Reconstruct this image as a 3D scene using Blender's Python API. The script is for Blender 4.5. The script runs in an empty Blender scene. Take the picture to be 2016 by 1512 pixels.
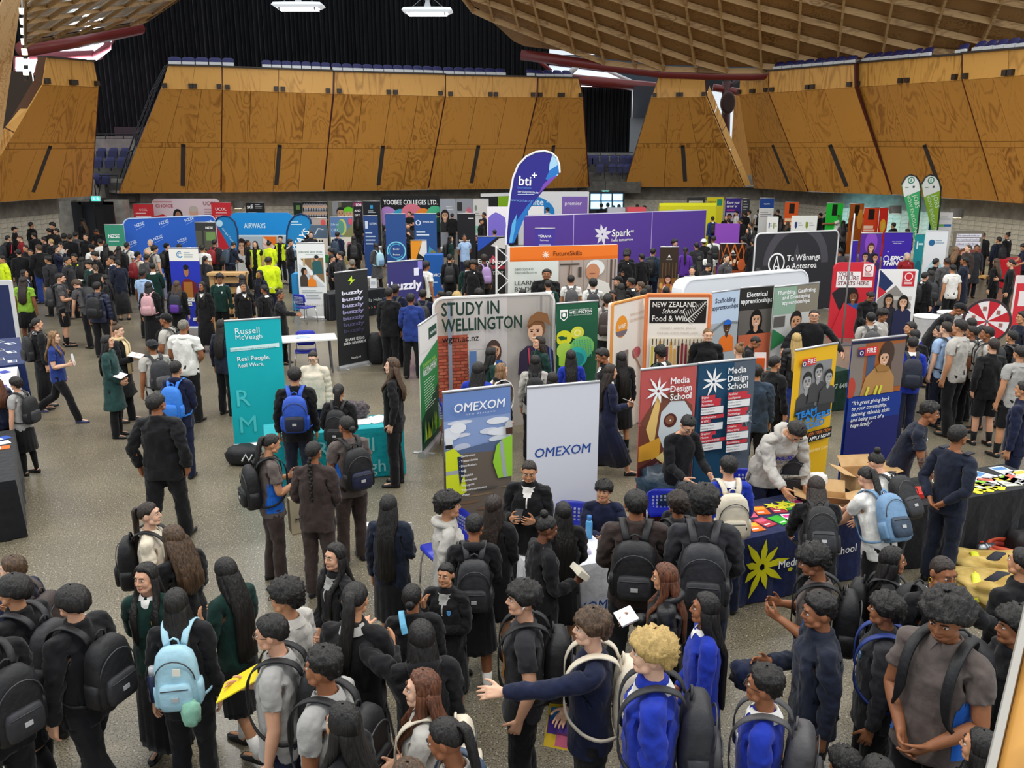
import bpy, bmesh, math, random
import numpy as np
from mathutils import Vector, Matrix, noise
# ------------------------------------------------------------------ camera, world, light, exposure
sc = bpy.context.scene
COL = sc.collection
F_PX, TILT, EYE = 1700.0, math.radians(14.75), 4.45     # focal length in pixels of the 2016 wide frame
cam_data = bpy.data.cameras.new('camera')
cam = bpy.data.objects.new('camera', cam_data)
COL.objects.link(cam)
cam_data.sensor_width = 36.0
cam_data.lens = 36.0 * F_PX / 2016.0
cam_data.clip_end = 300
cam.location = (0, 0, EYE)
cam.rotation_euler = (math.pi / 2 - TILT, 0, 0)
sc.camera = cam
world = bpy.data.worlds.new('world')
sc.world = world
world.use_nodes = True
bg = world.node_tree.nodes['Background']
bg.inputs[0].default_value = (0.86, 0.93, 1.0, 1)
bg.inputs[1].default_value = 0.7
vs = sc.view_settings
vs.view_transform = 'Standard'
vs.look = 'None'
vs.gamma = 1
vs.use_curve_mapping = False
vs.exposure = 0.45
try:
 sc.cycles.use_denoising = True
 sc.cycles.max_bounces = 5
 sc.cycles.diffuse_bounces = 3
 sc.cycles.glossy_bounces = 2
 sc.cycles.transmission_bounces = 3
 sc.cycles.caustics_reflective = False
 sc.cycles.caustics_refractive = False
except Exception:
 pass
ORD = ['leftmost', 'second from left', 'third from left', 'fourth from left', 'fifth from left', 'sixth from left', 'seventh from left', 'eighth from left', 'ninth from left', 'tenth from left', 'eleventh from left', 'twelfth from left']
LAMP_SPOTS = []
def big_lamp(x, y, z, power=330):
 """one high-bay luminaire of the hall: the light it gives (its fitting is built further down)"""
 d = bpy.data.lights.new('high_bay_light', 'AREA')
 d.shape = 'RECTANGLE'; d.size = 2.0; d.size_y = 0.8
 d.energy = power; d.color = (1.0, 0.95, 0.86)
 o = bpy.data.objects.new('high_bay_light', d)
 COL.objects.link(o)
 o.location = (x, y, z - 0.16)
 LAMP_SPOTS.append((x, y, z))
# ------------------------------------------------------------------ pixel helpers
CT, ST = math.cos(TILT), math.sin(TILT)
def ray(px, py):
 a, b = (px - 1008.0) / F_PX, (756.0 - py) / F_PX
 return np.array([a, CT + b * ST, -ST + b * CT])
def at_z(px, py, z):
 r = ray(px, py); t = (z - EYE) / r[2]
 return np.array([0, 0, EYE]) + r * t
def at_y(px, py, y):
 r = ray(px, py); t = y / r[1]
 return np.array([0, 0, EYE]) + r * t
def at_plane(px, py, p0, n):
 r = ray(px, py); o = np.array([0, 0, EYE])
 t = np.dot(np.asarray(p0) - o, n) / np.dot(r, n)
 return o + r * t
def to_px(p):
 x, y, z = p[0], p[1], p[2] - EYE
 d = y * CT - z * ST; u = y * ST + z * CT
 return 1008 + F_PX * x / d, 756 - F_PX * u / d
# ------------------------------------------------------------------ colours and materials
def lin(c):
 c = c / 255.0
 return c / 12.92 if c <= 0.04045 else ((c + 0.055) / 1.055) ** 2.4
def rgb(h):
 h = h.lstrip('#')
 return tuple(lin(int(h[i:i + 2], 16)) for i in (0, 2, 4))
MATS = {}
def new_mat(key):
 m = bpy.data.materials.new(key)
 m.use_nodes = True
 nt = m.node_tree
 b = nt.nodes['Principled BSDF']
 return m, nt, b
def mat(col, rough=0.6, kind='plain', metal=0.0, spec=0.5):
 """cached material: kind picks the fine relief and grain"""
 key = '%s_%s_%.2f_%.1f' % (kind, col, rough, metal)
 if key in MATS: return MATS[key]
 m, nt, b = new_mat(key)
 c = rgb(col)
 b.inputs['Base Color'].default_value = (*c, 1)
 b.inputs['Roughness'].default_value = rough
 b.inputs['Metallic'].default_value = metal
 b.inputs['Specular IOR Level'].default_value = spec
 N, L = nt.nodes, nt.links
 def coords(scale):
  tc = N.new('ShaderNodeTexCoord'); mp = N.new('ShaderNodeMapping')
  mp.inputs['Scale'].default_value = scale
  L.new(tc.outputs['Object'], mp.inputs['Vector'])
  return mp.outputs['Vector']
 def vary(vec, scale, lo, hi, detail=3):
  nz = N.new('ShaderNodeTexNoise'); nz.inputs['Scale'].default_value = scale; nz.inputs['Detail'].default_value = detail
  L.new(vec, nz.inputs['Vector'])
  cr = N.new('ShaderNodeValToRGB')
  if max(c) > .25: lo, hi = 1 - (1-lo)*.3, 1 + (hi-1)*.2
  cr.color_ramp.elements[0].position = 0.3; cr.color_ramp.elements[1].position = 0.7
  cr.color_ramp.elements[0].color = (*[x * lo for x in c], 1)
  cr.color_ramp.elements[1].color = (*[min(1, x * hi) for x in c], 1)
  L.new(nz.outputs['Fac'], cr.inputs['Fac']); L.new(cr.outputs['Color'], b.inputs['Base Color'])
  return nz
 def bump(nz, strength, dist):
  bp = N.new('ShaderNodeBump'); bp.inputs['Strength'].default_value = strength; bp.inputs['Distance'].default_value = dist
  L.new(nz.outputs['Fac'], bp.inputs['Height']); L.new(bp.outputs['Normal'], b.inputs['Normal'])
 if kind == 'cloth':
  v = coords((1, 1, 1)); nz = vary(v, 9, 0.78, 1.3)
  bump(nz, 0.5, 0.03)
  b.inputs['Sheen Weight'].default_value = 0.12
  b.inputs['Specular IOR Level'].default_value = 0.2
 elif kind == 'nylon':
  v = coords((1, 1, 1)); nz = vary(v, 14, 0.8, 1.3); bump(nz, 0.4, 0.02)
 elif kind == 'pattern':
  v = coords((1, 1, 1.6)); nz = vary(v, 26, 0.25, 1.9, 1)
 elif kind == 'hair':
  v = coords((60, 60, 5)); nz = vary(v, 1.2, 0.45, 2.0); bump(nz, 0.6, 0.02)
  b.inputs['Specular IOR Level'].default_value = 0.45
 elif kind == 'skin':
  v = coords((1, 1, 1)); vary(v, 30, 0.94, 1.06)
  b.inputs['Specular IOR Level'].default_value = 0.35
 elif kind == 'paper':
  b.inputs['Specular IOR Level'].default_value = 0.3
 MATS[key] = m
 return m
def emit_mat(col, strength):
 key = 'emit_%s_%.2f' % (col, strength)
 if key in MATS: return MATS[key]
 m, nt, b = new_mat(key)
 b.inputs['Base Color'].default_value = (*rgb(col), 1)
 b.inputs['Emission Color'].default_value = (*rgb(col), 1)
 b.inputs['Emission Strength'].default_value = strength
 MATS[key] = m
 return m
# ------------------------------------------------------------------ object helpers
def link(o, parent=None):
 COL.objects.link(o)
 if parent is not None: o.parent = parent
 return o
def tag(o, label=None, cat=None, group=None, kind=None):
 if label: o['label'] = label
 if cat: o['category'] = cat
 if group: o['group'] = group
 if kind: o['kind'] = kind
 return o
def empty(name, loc=(0, 0, 0), rz=0.0):
 o = bpy.data.objects.new(name, None)
 o.empty_display_size = 0.1
 o.location = loc; o.rotation_euler = (0, 0, rz)
 return link(o)
def np_mesh(name, V, Fc, mats, smooth=False, mi=None):
 """mesh from a vertex array and a list of faces (lists or an int array)"""
 me = bpy.data.meshes.new(name)
 if isinstance(Fc, np.ndarray):
  n, k = Fc.shape
  me.vertices.add(len(V)); me.vertices.foreach_set('co', np.asarray(V, dtype=np.float32).ravel())
  me.loops.add(n * k); me.loops.foreach_set('vertex_index', Fc.astype(np.int32).ravel())
  me.polygons.add(n); me.polygons.foreach_set('loop_start', np.arange(0, n * k, k, dtype=np.int32))
  if smooth: me.polygons.foreach_set('use_smooth', np.ones(n, dtype=bool))
  if mi is not None: me.polygons.foreach_set('material_index', np.asarray(mi, dtype=np.int32))
  me.update(calc_edges=True)
 else:
  me.from_pydata([tuple(v) for v in V], [], [list(f) for f in Fc])
  if smooth: me.polygons.foreach_set('use_smooth', np.ones(len(Fc), dtype=bool))
  if mi is not None: me.polygons.foreach_set('material_index', np.asarray(mi, dtype=np.int32))
 for m in (mats if isinstance(mats, (list, tuple)) else [mats]): me.materials.append(m)
 return me
def np_obj(name, V, Fc, mats, parent=None, smooth=False, mi=None):
 return link(bpy.data.objects.new(name, np_mesh(name, V, Fc, mats, smooth, mi)), parent)
class MB:
 """collects boxes, tubes, prisms and lofts into one mesh"""
 def __init__(s): s.v, s.f, s.m = [], [], []
 def add(s, V, Fc, mi=0):
  b = len(s.v); s.v.extend([tuple(map(float, x)) for x in V])
  for f in Fc: s.f.append([b + int(i) for i in f]); s.m.append(mi)
  return s
 def box(s, c, size, mi=0, M=None):
  x, y, z = size[0] / 2, size[1] / 2, size[2] / 2
  V = [np.array(p) for p in ((-x,-y,-z),(x,-y,-z),(x,y,-z),(-x,y,-z),(-x,-y,z),(x,-y,z),(x,y,z),(-x,y,z))]
  if M is not None: V = [M @ p for p in V]
  V = [p + np.array(c) for p in V]
  return s.add(V, [(0,3,2,1),(4,5,6,7),(0,1,5,4),(1,2,6,5),(2,3,7,6),(3,0,4,7)], mi)
 def bar(s, a, b, w, h=None, mi=0, up=(0, 0, 1)):
  a, b = np.array(a, float), np.array(b, float); d = b - a; L = np.linalg.norm(d); d /= L
  u = np.cross(d, up)
  if np.linalg.norm(u) < 1e-4: u = np.cross(d, (1, 0, 0))
  u /= np.linalg.norm(u); v = np.cross(u, d)
  M = np.stack([u, d, v], 1)
  return s.box((a + b) / 2, (w, L, h if h else w), mi, M)
 def tube(s, pts, r, n=8, mi=0, cap=True, flat=1.0):
  pts = [np.array(p, float) for p in pts]; rs = r if hasattr(r, '__len__') else [r] * len(pts)
  V, Fc = [], []
  ref = None
  for i, p in enumerate(pts):
   d = pts[min(i + 1, len(pts) - 1)] - pts[max(i - 1, 0)]; d /= (np.linalg.norm(d) + 1e-9)
   if ref is None:
    ref = np.cross(d, (0, 0, 1))
    if np.linalg.norm(ref) < 1e-3: ref = np.cross(d, (0, 1, 0))
   u = ref - d * np.dot(ref, d); u /= (np.linalg.norm(u) + 1e-9); v = np.cross(d, u); ref = u
   for k in range(n):
    a = 2 * math.pi * k / n
    V.append(p + rs[i] * (math.cos(a) * u + flat * math.sin(a) * v))
  for i in range(len(pts) - 1):
   for k in range(n):
    k2 = (k + 1) % n
    Fc.append((i*n+k, i*n+k2, (i+1)*n+k2, (i+1)*n+k))
  if cap:
   Fc.append(tuple(range(n - 1, -1, -1))); o = (len(pts) - 1) * n; Fc.append(tuple(range(o, o + n)))
  return s.add(V, Fc, mi)
 def rings(s, R, mi=0, cap=True):
  n = len(R[0]); V = [p for r in R for p in r]; Fc = []
  for i in range(len(R) - 1):
   for k in range(n):
    k2 = (k + 1) % n; Fc.append((i*n+k, i*n+k2, (i+1)*n+k2, (i+1)*n+k))
  if cap:
   Fc.append(tuple(range(n - 1, -1, -1))); o = (len(R) - 1) * n; Fc.append(tuple(range(o, o + n)))
  return s.add(V, Fc, mi)
 def prism(s, pts, off, mi=0):
  """closed polygon pts extruded by the vector off"""
  n = len(pts); off = np.array(off, float)
  V = [np.array(p, float) for p in pts] + [np.array(p, float) + off for p in pts]
  Fc = [tuple(range(n - 1, -1, -1)), tuple(range(n, 2 * n))] + [(i, (i+1) % n, n + (i+1) % n, n + i) for i in range(n)]
  return s.add(V, Fc, mi)
 def ball(s, c, r, n=10, mi=0):
  r = r if hasattr(r, '__len__') else (r, r, r); V = []; Fc = []; m = n // 2 + 1
  for i in range(m + 1):
   t = math.pi * i / m
   for k in range(n):
    a = 2 * math.pi * k / n
    V.append((c[0]+r[0]*math.sin(t)*math.cos(a), c[1]+r[1]*math.sin(t)*math.sin(a), c[2]+r[2]*math.cos(t)))
  for i in range(m):
   for k in range(n):
    k2 = (k + 1) % n; Fc.append((i*n+k, (i+1)*n+k, (i+1)*n+k2, i*n+k2))
  return s.add(V, Fc, mi)
 def build(s, name, mats, parent=None, smooth=False):
  return np_obj(name, s.v, s.f, mats, parent, smooth, s.m)
 def mesh(s, name, mats, smooth=False):
  return np_mesh(name, s.v, s.f, mats, smooth, s.m)
# ------------------------------------------------------------------ people: templates in one rest pose, posed by blending bones
S45 = math.sqrt(0.5)
def arm_d(s): return np.array([s * S45, 0, -S45])
SHO = {s: np.array([s * 0.175, -0.01, 1.415]) for s in (-1, 1)}
ELB = {s: SHO[s] + 0.285 * arm_d(s) for s in (-1, 1)}
WRI = {s: SHO[s] + 0.535 * arm_d(s) for s in (-1, 1)}
HIP = {s: np.array([s * 0.088, 0, 0.92]) for s in (-1, 1)}
KNE = {s: np.array([s * 0.098, 0.012, 0.50]) for s in (-1, 1)}
ANK = {s: np.array([s * 0.103, -0.02, 0.085]) for s in (-1, 1)}
def rc(mb, p1, r1, p2, r2, n=14):
 """round cone between two joints"""
 p1, p2 = np.array(p1, float), np.array(p2, float); d = p2 - p1; L = np.linalg.norm(d); d = d / L
 pts, rs = [], []
 for a in (-80, -55, -25, 0): pts.append(p1 + d * r1 * math.sin(math.radians(a))); rs.append(r1 * math.cos(math.radians(a)))
 for a in (0, 25, 55, 80): pts.append(p2 + d * r2 * math.sin(math.radians(a))); rs.append(r2 * math.cos(math.radians(a)))
 mb.tube(pts, rs, n)
def loft(mb, rows, n=24, pw=2.4):
 R = []
 for (z, cx, cy, rx, ry) in rows:
  ring = []
  for k in range(n):
   a = 2 * math.pi * k / n; c, s_ = math.cos(a), math.sin(a)
   ring.append((cx + rx * math.copysign(abs(c) ** (2 / pw), c), cy + ry * math.copysign(abs(s_) ** (2 / pw), s_), z))
  R.append(ring)
 mb.rings(R)
def remesh(mb, voxel, smooth=4, ratio=None, fac=0.5):
 o = mb.build('template', mat('808080'))
 m = o.modifiers.new('r', 'REMESH'); m.mode = 'VOXEL'; m.voxel_size = voxel
 if smooth:
  s = o.modifiers.new('s', 'SMOOTH'); s.iterations = smooth; s.factor = fac
 if ratio:
  d = o.modifiers.new('d', 'DECIMATE'); d.ratio = ratio
 return grab(o)
def grab(o, remove=True):
 t = o.modifiers.new('t', 'TRIANGULATE')
 dg = bpy.context.evaluated_depsgraph_get()
 e = o.evaluated_get(dg); me = e.to_mesh()
 V = np.empty(len(me.vertices) * 3, dtype=np.float32); me.vertices.foreach_get('co', V)
 T = np.empty(len(me.polygons) * 3, dtype=np.int32); me.polygons.foreach_get('vertices', T)
 e.to_mesh_clear()
 if remove:
  d = o.data; bpy.data.objects.remove(o); bpy.data.meshes.remove(d)
 return V.reshape(-1, 3).astype(float), T.reshape(-1, 3)
def decim(V, T, ratio):
 o = np_obj('template', V, T, mat('808080'))
 d = o.modifiers.new('d', 'DECIMATE'); d.ratio = ratio
 return grab(o)
def sstep(a, b, x): t = np.clip((x - a) / (b - a), 0, 1); return t * t * (3 - 2 * t)
def weights(V):
 W = np.zeros((len(V), 17)); z = V[:, 2]
 tor = np.ones(len(V))
 for i, s in enumerate((-1, 1)):
  r = V - SHO[s]; t = r @ arm_d(s); pr = np.linalg.norm(r - t[:, None] * arm_d(s)[None], axis=1)
  m = sstep(-0.03, 0.07, t) * (1 - sstep(0.09, 0.13, pr)) * (s * V[:, 0] > 0.05)
  m = np.where(t > 0.16, (s * V[:, 0] > 0.2) * 1.0, m)
  m = np.where((t > 0.13) & (t <= 0.16) & (s * V[:, 0] > 0.24), 1, m)
  f = sstep(0.25, 0.32, t); h = sstep(0.515, 0.555, t)
  W[:, 5 + 3*i] = m * (1 - f); W[:, 6 + 3*i] = m * f * (1 - h); W[:, 7 + 3*i] = m * f * h
  tor -= m
 tor = np.clip(tor, 0, 1)
 leg = 1 - sstep(0.82, 0.96, z)
 side = sstep(-0.025, 0.025, V[:, 0])
 for i, sd in enumerate((1 - side, side)):
  k = 1 - sstep(0.44, 0.56, z); f = 1 - sstep(0.06, 0.12, z)
  W[:, 11 + 3*i] = tor * leg * sd * (1 - k); W[:, 12 + 3*i] = tor * leg * sd * k * (1 - f); W[:, 13 + 3*i] = tor * leg * sd * k * f
 up = tor * (1 - leg)
 a = sstep(0.98, 1.12, z); b = sstep(1.15, 1.30, z); c = sstep(1.45, 1.53, z); d = sstep(1.53, 1.60, z)
 W[:, 0] = up * (1 - a); W[:, 1] = up * a * (1 - b); W[:, 2] = up * b * (1 - c); W[:, 3] = up * c * (1 - d); W[:, 4] = up * d
 return W / W.sum(1, keepdims=True)
def skirt_weights(V):
 W = np.zeros((len(V), 17)); z = V[:, 2]
 leg = (1 - sstep(0.55, 0.98, z)) * 0.8; sd = sstep(-0.16, 0.16, V[:, 0])
 W[:, 11] = leg * (1 - sd); W[:, 14] = leg * sd; W[:, 0] = 1 - leg
 return W
def top_weights(V):
 W = weights(V)
 hd = W[:, 3] + W[:, 4]; W[:, 2] += hd; W[:, 3:5] = 0
 low = V[:, 2] > 0.7
 W[low, 0] += W[low, 11:17].sum(1) * 0.6; W[low, 11:17] *= 0.4
 return W / W.sum(1, keepdims=True)
def coat_weights(V):
 W = top_weights(V); S_ = skirt_weights(V); k = ((V[:, 2] < .98) & (np.abs(V[:, 0]) < .27))[:, None]
 return np.where(k, S_, W)
def hair_weights(V):
 W = np.zeros((len(V), 17)); h = sstep(1.36, 1.56, V[:, 2]); W[:, 4] = h; W[:, 2] = 1 - h
 return W
def head_only(V):
 W = np.zeros((len(V), 17)); W[:, 4] = 1
 return W
def chest_only(V):
 W = np.zeros((len(V), 17)); W[:, 2] = 1
 return W
def hand_prims(mb, s):
 d = arm_d(s); Y = np.array([0, 1.0, 0]); n = np.array([-s * S45, 0, -S45]); w = WRI[s]
 for yo in (-0.022, 0.0, 0.022): rc(mb, w + 0.012*d + 0.6*yo*Y, 0.021, w + 0.078*d + yo*Y, 0.0175, 10)
 for yo, L in ((0.034, 0.072), (0.0115, 0.082), (-0.0115, 0.076), (-0.034, 0.058)):
  p = w + 0.082*d + yo*0.95*Y; ang = 10
  for k, fr in enumerate((0.44, 0.31, 0.25)):
   ang += (8, 20, 22)[k]; c, s_ = math.cos(math.radians(ang)), math.sin(math.radians(ang))
   q = p + L*fr*(c*d + s_*n) + yo*0.12*Y*fr; rc(mb, p, 0.0092 - 0.0007*k, q, 0.0086 - 0.0007*k, 8); p = q
 p = w + 0.018*d + 0.026*Y
 for k, L in enumerate((0.042, 0.032, 0.026)):
  v = 0.72*d + (0.72 - 0.25*k)*Y + (0.1 + 0.2*k)*n; v /= np.linalg.norm(v); q = p + L*v; rc(mb, p, 0.0135 - 0.0018*k, q, 0.012 - 0.0018*k, 8); p = q
def make_body():
 mb = MB()
 loft(mb, [(0.82,0,0,.06,.06),(.86,0,-.005,.14,.105),(.92,0,-.01,.163,.116),(1.0,0,-.004,.152,.106),(1.1,0,0,.136,.094),(1.2,0,.002,.148,.104),
    (1.3,0,0,.165,.114),(1.38,0,-.008,.158,.1),(1.44,0,-.014,.105,.075),(1.48,0,-.016,.06,.06)])
 rc(mb, (0,-.022,1.42), .058, (0,-.002,1.575), .05)
 for s in (-1, 1):
  rc(mb, (s*.03,-.03,1.47), .045, SHO[s] + np.array([-s*.01,0,.005]), .056)
  rc(mb, SHO[s], .054, ELB[s], .040); rc(mb, ELB[s], .041, SHO[s] + .36*arm_d(s), .042); rc(mb, SHO[s] + .36*arm_d(s), .042, WRI[s], .0265)
  hand_prims(mb, s)
  rc(mb, HIP[s] + np.array([0,-.01,-.02]), .092, KNE[s], .056); rc(mb, KNE[s], .054, (s*.102,-.018,.34), .054)
  rc(mb, (s*.102,-.018,.34), .054, ANK[s], .036); rc(mb, ANK[s] + np.array([0,-.02,-.03]), .036, (s*.112,.13,.03), .027)
 mb.ball((0,-.004,1.658), (.074,.093,.091), 20); mb.ball((0,.025,1.614), (.056,.068,.066), 18); mb.ball((0,.068,1.566), (.03,.027,.022), 12)
 rc(mb, (0,.089,1.664), .0085, (0,.107,1.629), .0105, 10); rc(mb, (-.011,.096,1.624), .0085, (.011,.096,1.624), .0085, 8)
 rc(mb, (-.033,.0765,1.681), .0105, (.033,.0765,1.681), .0105, 10)
 for s in (-1, 1):
  mb.ball((s*.031,.056,1.62), (.031,.031,.038), 14)
  mb.ball((s*.077,-.008,1.645), (.011,.021,.032), 12)
  rc(mb, (s*.05,.03,1.588), .024, (s*.02,.066,1.566), .02, 10)
 mb.ball((0,.0895,1.595), (.021,.0085,.006), 12); mb.ball((0,.0885,1.586), (.018,.0085,.006), 12)
 return remesh(mb, 0.005, 7, 0.15)
def fold_noise(V, T, amp, sc_=(9, 9, 16), seed=0.0):
 nrm = vnormals(V, T)
 d = np.array([noise.noise(Vector((v[0]*sc_[0]+seed, v[1]*sc_[1], v[2]*sc_[2]))) + .45*noise.noise(Vector((v[0]*sc_[0]*2.3, v[1]*sc_[1]*2.3+seed, v[2]*sc_[2]*2.3))) for v in V])
 return V + nrm * (d * amp)[:, None], T
def vnormals(V, T):
 fn = np.cross(V[T[:,1]] - V[T[:,0]], V[T[:,2]] - V[T[:,0]]); N = np.zeros_like(V)
 for k in range(3): np.add.at(N, T[:,k], fn)
 return N / (np.linalg.norm(N, axis=1, keepdims=True) + 1e-9)
def make_top(kind):
 mb = MB()
 lo = {'jacket': .80, 'knit': .84, 'tee': .84, 'coat': .52, 'puffer': .84}[kind]
 k = {'jacket': 1.06, 'knit': 1.0, 'tee': 1.0, 'coat': 1.05, 'puffer': 1.16}[kind]
 rows = []
 if kind == 'coat': rows += [(.50,0,0,.235,.185),(.52,0,0,.24,.19),(.7,0,0,.21,.16)]
 else: rows += [(lo-.012,0,-.004,.165*k,.118*k),(lo,0,-.004,.186*k,.136*k)]
 rows += [(.92,0,-.006,.186*k,.136*k),(1.0,0,-.004,.178*k,.13*k),(1.1,0,0,.17*k,.122*k),(1.2,0,.002,.176*k,.127*k),(1.3,0,0,.184*k,.131*k),(1.37,0,-.006,.176*k,.12*k),
    (1.43,0,-.012,.132,.098),(1.475,0,-.014,.086,.084)] + ([(1.515,0,-.008,.071,.073),(1.522,0,-.008,.066,.068)] if kind in ('jacket', 'puffer', 'coat') else [(1.495,0,-.012,.07,.072)])
 loft(mb, rows)
 t_end = .165 if kind == 'tee' else .532
 for s in (-1, 1):
  rc(mb, (s*.045,-.022,1.462), .052, SHO[s] + np.array([-s*.005,0,.004]), .064*k, 14)
  d = arm_d(s)
  if kind == 'tee':
   mb.tube([SHO[s]-.02*d, SHO[s]+.1*d, SHO[s]+t_end*d], [.062,.066,.067], 16)
  else:
   mb.tube([SHO[s]-.02*d, SHO[s]+.1*d, ELB[s], SHO[s]+.42*d, SHO[s]+t_end*d], [.062*k,.065*k,.055*k,.052*k,.041*k], 16)
 V, T = remesh(mb, 0.011, 4, 0.42)
 if kind == 'puffer':
  nrm = vnormals(V, T); tt = np.maximum((V - SHO[1]) @ arm_d(1), (V - SHO[-1]) @ arm_d(-1)); arm = np.abs(V[:,0]) > .24
  ph = np.where(arm, tt * 2*math.pi/.085, V[:,2] * 2*math.pi/.1); V = V + nrm * (.012*np.abs(np.sin(ph/2)) - .004)[:,None]
 return fold_noise(V, T, {'jacket': .022, 'knit': .014, 'tee': .016, 'coat': .016, 'puffer': .008}[kind], seed=len(kind))
def make_bottom(kind):
 mb = MB()
 if kind in ('skirt', 'longskirt'):
  zb = .46 if kind == 'skirt' else .2
  wb = .215 if kind == 'skirt' else .225
  V, T = [], []; n = 48; rows = 10;
  R = []
  for i in range(rows + 1):
   t = i / rows; z = 1.0 + (zb - 1.0) * t
   rx = .158 + (.19 - .158) * min(1, t * 3) + (wb - .19) * t; ry = .112 + (.15 - .112) * min(1, t * 3) + (.17 - .15) * t
   R.append([((rx + .011*t*math.cos(16*a))*math.cos(a), (ry + .011*t*math.cos(16*a))*math.sin(a) - .004, z) for a in [2*math.pi*q/n for q in range(n)]])
  R = [[(p[0]*.9, p[1]*.9, p[2]) for p in R[-1]]] + R[::-1]
  mb.rings(R)
  o = mb.build('template', mat('808080')); return grab(o)
 lo = .045 if kind == 'trousers' else .50
 loft(mb, [(.86,0,-.006,.1,.09),(.9,0,-.012,.172,.128),(.96,0,-.01,.17,.124),(1.0,0,-.004,.16,.114),(1.02,0,-.004,.158,.112)])
 for s in (-1, 1):
  if kind == 'trousers':
   mb.tube([(s*.086,-.01,.93),(s*.092,-.006,.8),(s*.098,.008,.52),(s*.104,-.012,.3),(s*.106,-.012,lo)], [.1,.1,.075,.073,.07], 18)
  else:
   mb.tube([(s*.086,-.01,.93),(s*.094,-.006,.8),(s*.1,.0,lo)], [.102,.107,.1], 18)
 V, T = remesh(mb, 0.011, 4, 0.42)
 return fold_noise(V, T, .012, (12, 12, 14), 3)
def make_shoe(s):
 mb = MB()
 R = []
 for (py, w, h) in ((-.082,.022,.05),(-.07,.036,.075),(-.02,.041,.088),(.03,.043,.075),(.09,.048,.06),(.14,.044,.048),(.17,.028,.036),(.18,.012,.026)):
  x0 = s * (.103 + .03 * (py + .08))
  R.append([(x0 + w*math.cos(a)*(1 if math.sin(a) > 0 else 1.05), py, max(0.004, .03 + (h - .03 if math.sin(a) > 0 else .028) * math.sin(a))) for a in [2*math.pi*q/12 for q in range(12)]])
 mb.rings(R)
 o = mb.build('template', mat('808080')); return grab(o)
def make_sock(s, top):
 mb = MB(); mb.tube([(s*.103,-.02,.06),(s*.103,-.02,.12),(s*.102,-.016,.24),(s*.101,-.014,.36),(s*.1,.0,.46)][:{'low':3,'high':5}[top]], [.04,.043,.052,.061,.059][:{'low':3,'high':5}[top]], 12)
 o = mb.build('template', mat('808080')); return grab(o)
HC, HR = np.array([0, -.004, 1.658]), np.array([.074, .093, .091])
def hair_shell(T_top, T_side, front=.46, side=-.12, nape=-.62, nz=0.0, nf=14, fringe=0.0, seed=0.0, nu=44, nv=26, out=0.0):
 V, Fc = [], []
 for i in range(nv + 1):
  th = math.pi * i / nv
  for k in range(nu):
   a = 2 * math.pi * k / nu
   d = np.array([math.sin(th)*math.sin(a), math.sin(th)*math.cos(a), math.cos(th)])
   az = abs(math.degrees(math.atan2(d[0], d[1])))
   zl = np.interp(az, [0, 35, 52, 75, 98, 112, 125, 180], [front - fringe, front - fringe*.8, front*.75 - fringe*.5, side, side+.02, -.15, nape+.12, nape])
   zl += .05 * noise.noise(Vector((d[0]*9+seed, d[1]*9, 2)))
   m = float(sstep(zl - .07, zl + (.07 if fringe or az > 95 else .24), np.array(d[2])))
   t = T_side + (T_top - T_side) * float(sstep(-.1, .75, np.array(d[2])))
   if nz: t += nz * noise.noise(Vector((d[0]*nf+seed, d[1]*nf, d[2]*nf)))
   t = max(t, .002)
   V.append(HC + d * HR * 1.0 + d * (m * (t + .014) - .014 + out))
 for i in range(nv):
  for k in range(nu):
   k2 = (k+1) % nu; Fc.append((i*nu+k, (i+1)*nu+k, (i+1)*nu+k2, i*nu+k2))
 return V, Fc
def tail(mb, rows, n=14, nz=.006, seed=0.0):
 R = []
 for (x, y, z, rx, ry) in rows:
  ring = []
  for k in range(n):
   a = 2*math.pi*k/n; q = 1 + nz/.03 * noise.noise(Vector((math.cos(a)*2.5+seed, math.sin(a)*2.5, z*4)))
   ring.append((x + rx*q*math.cos(a), y + ry*q*math.sin(a), z))
  R.append(ring)
 mb.rings(R)
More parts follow.
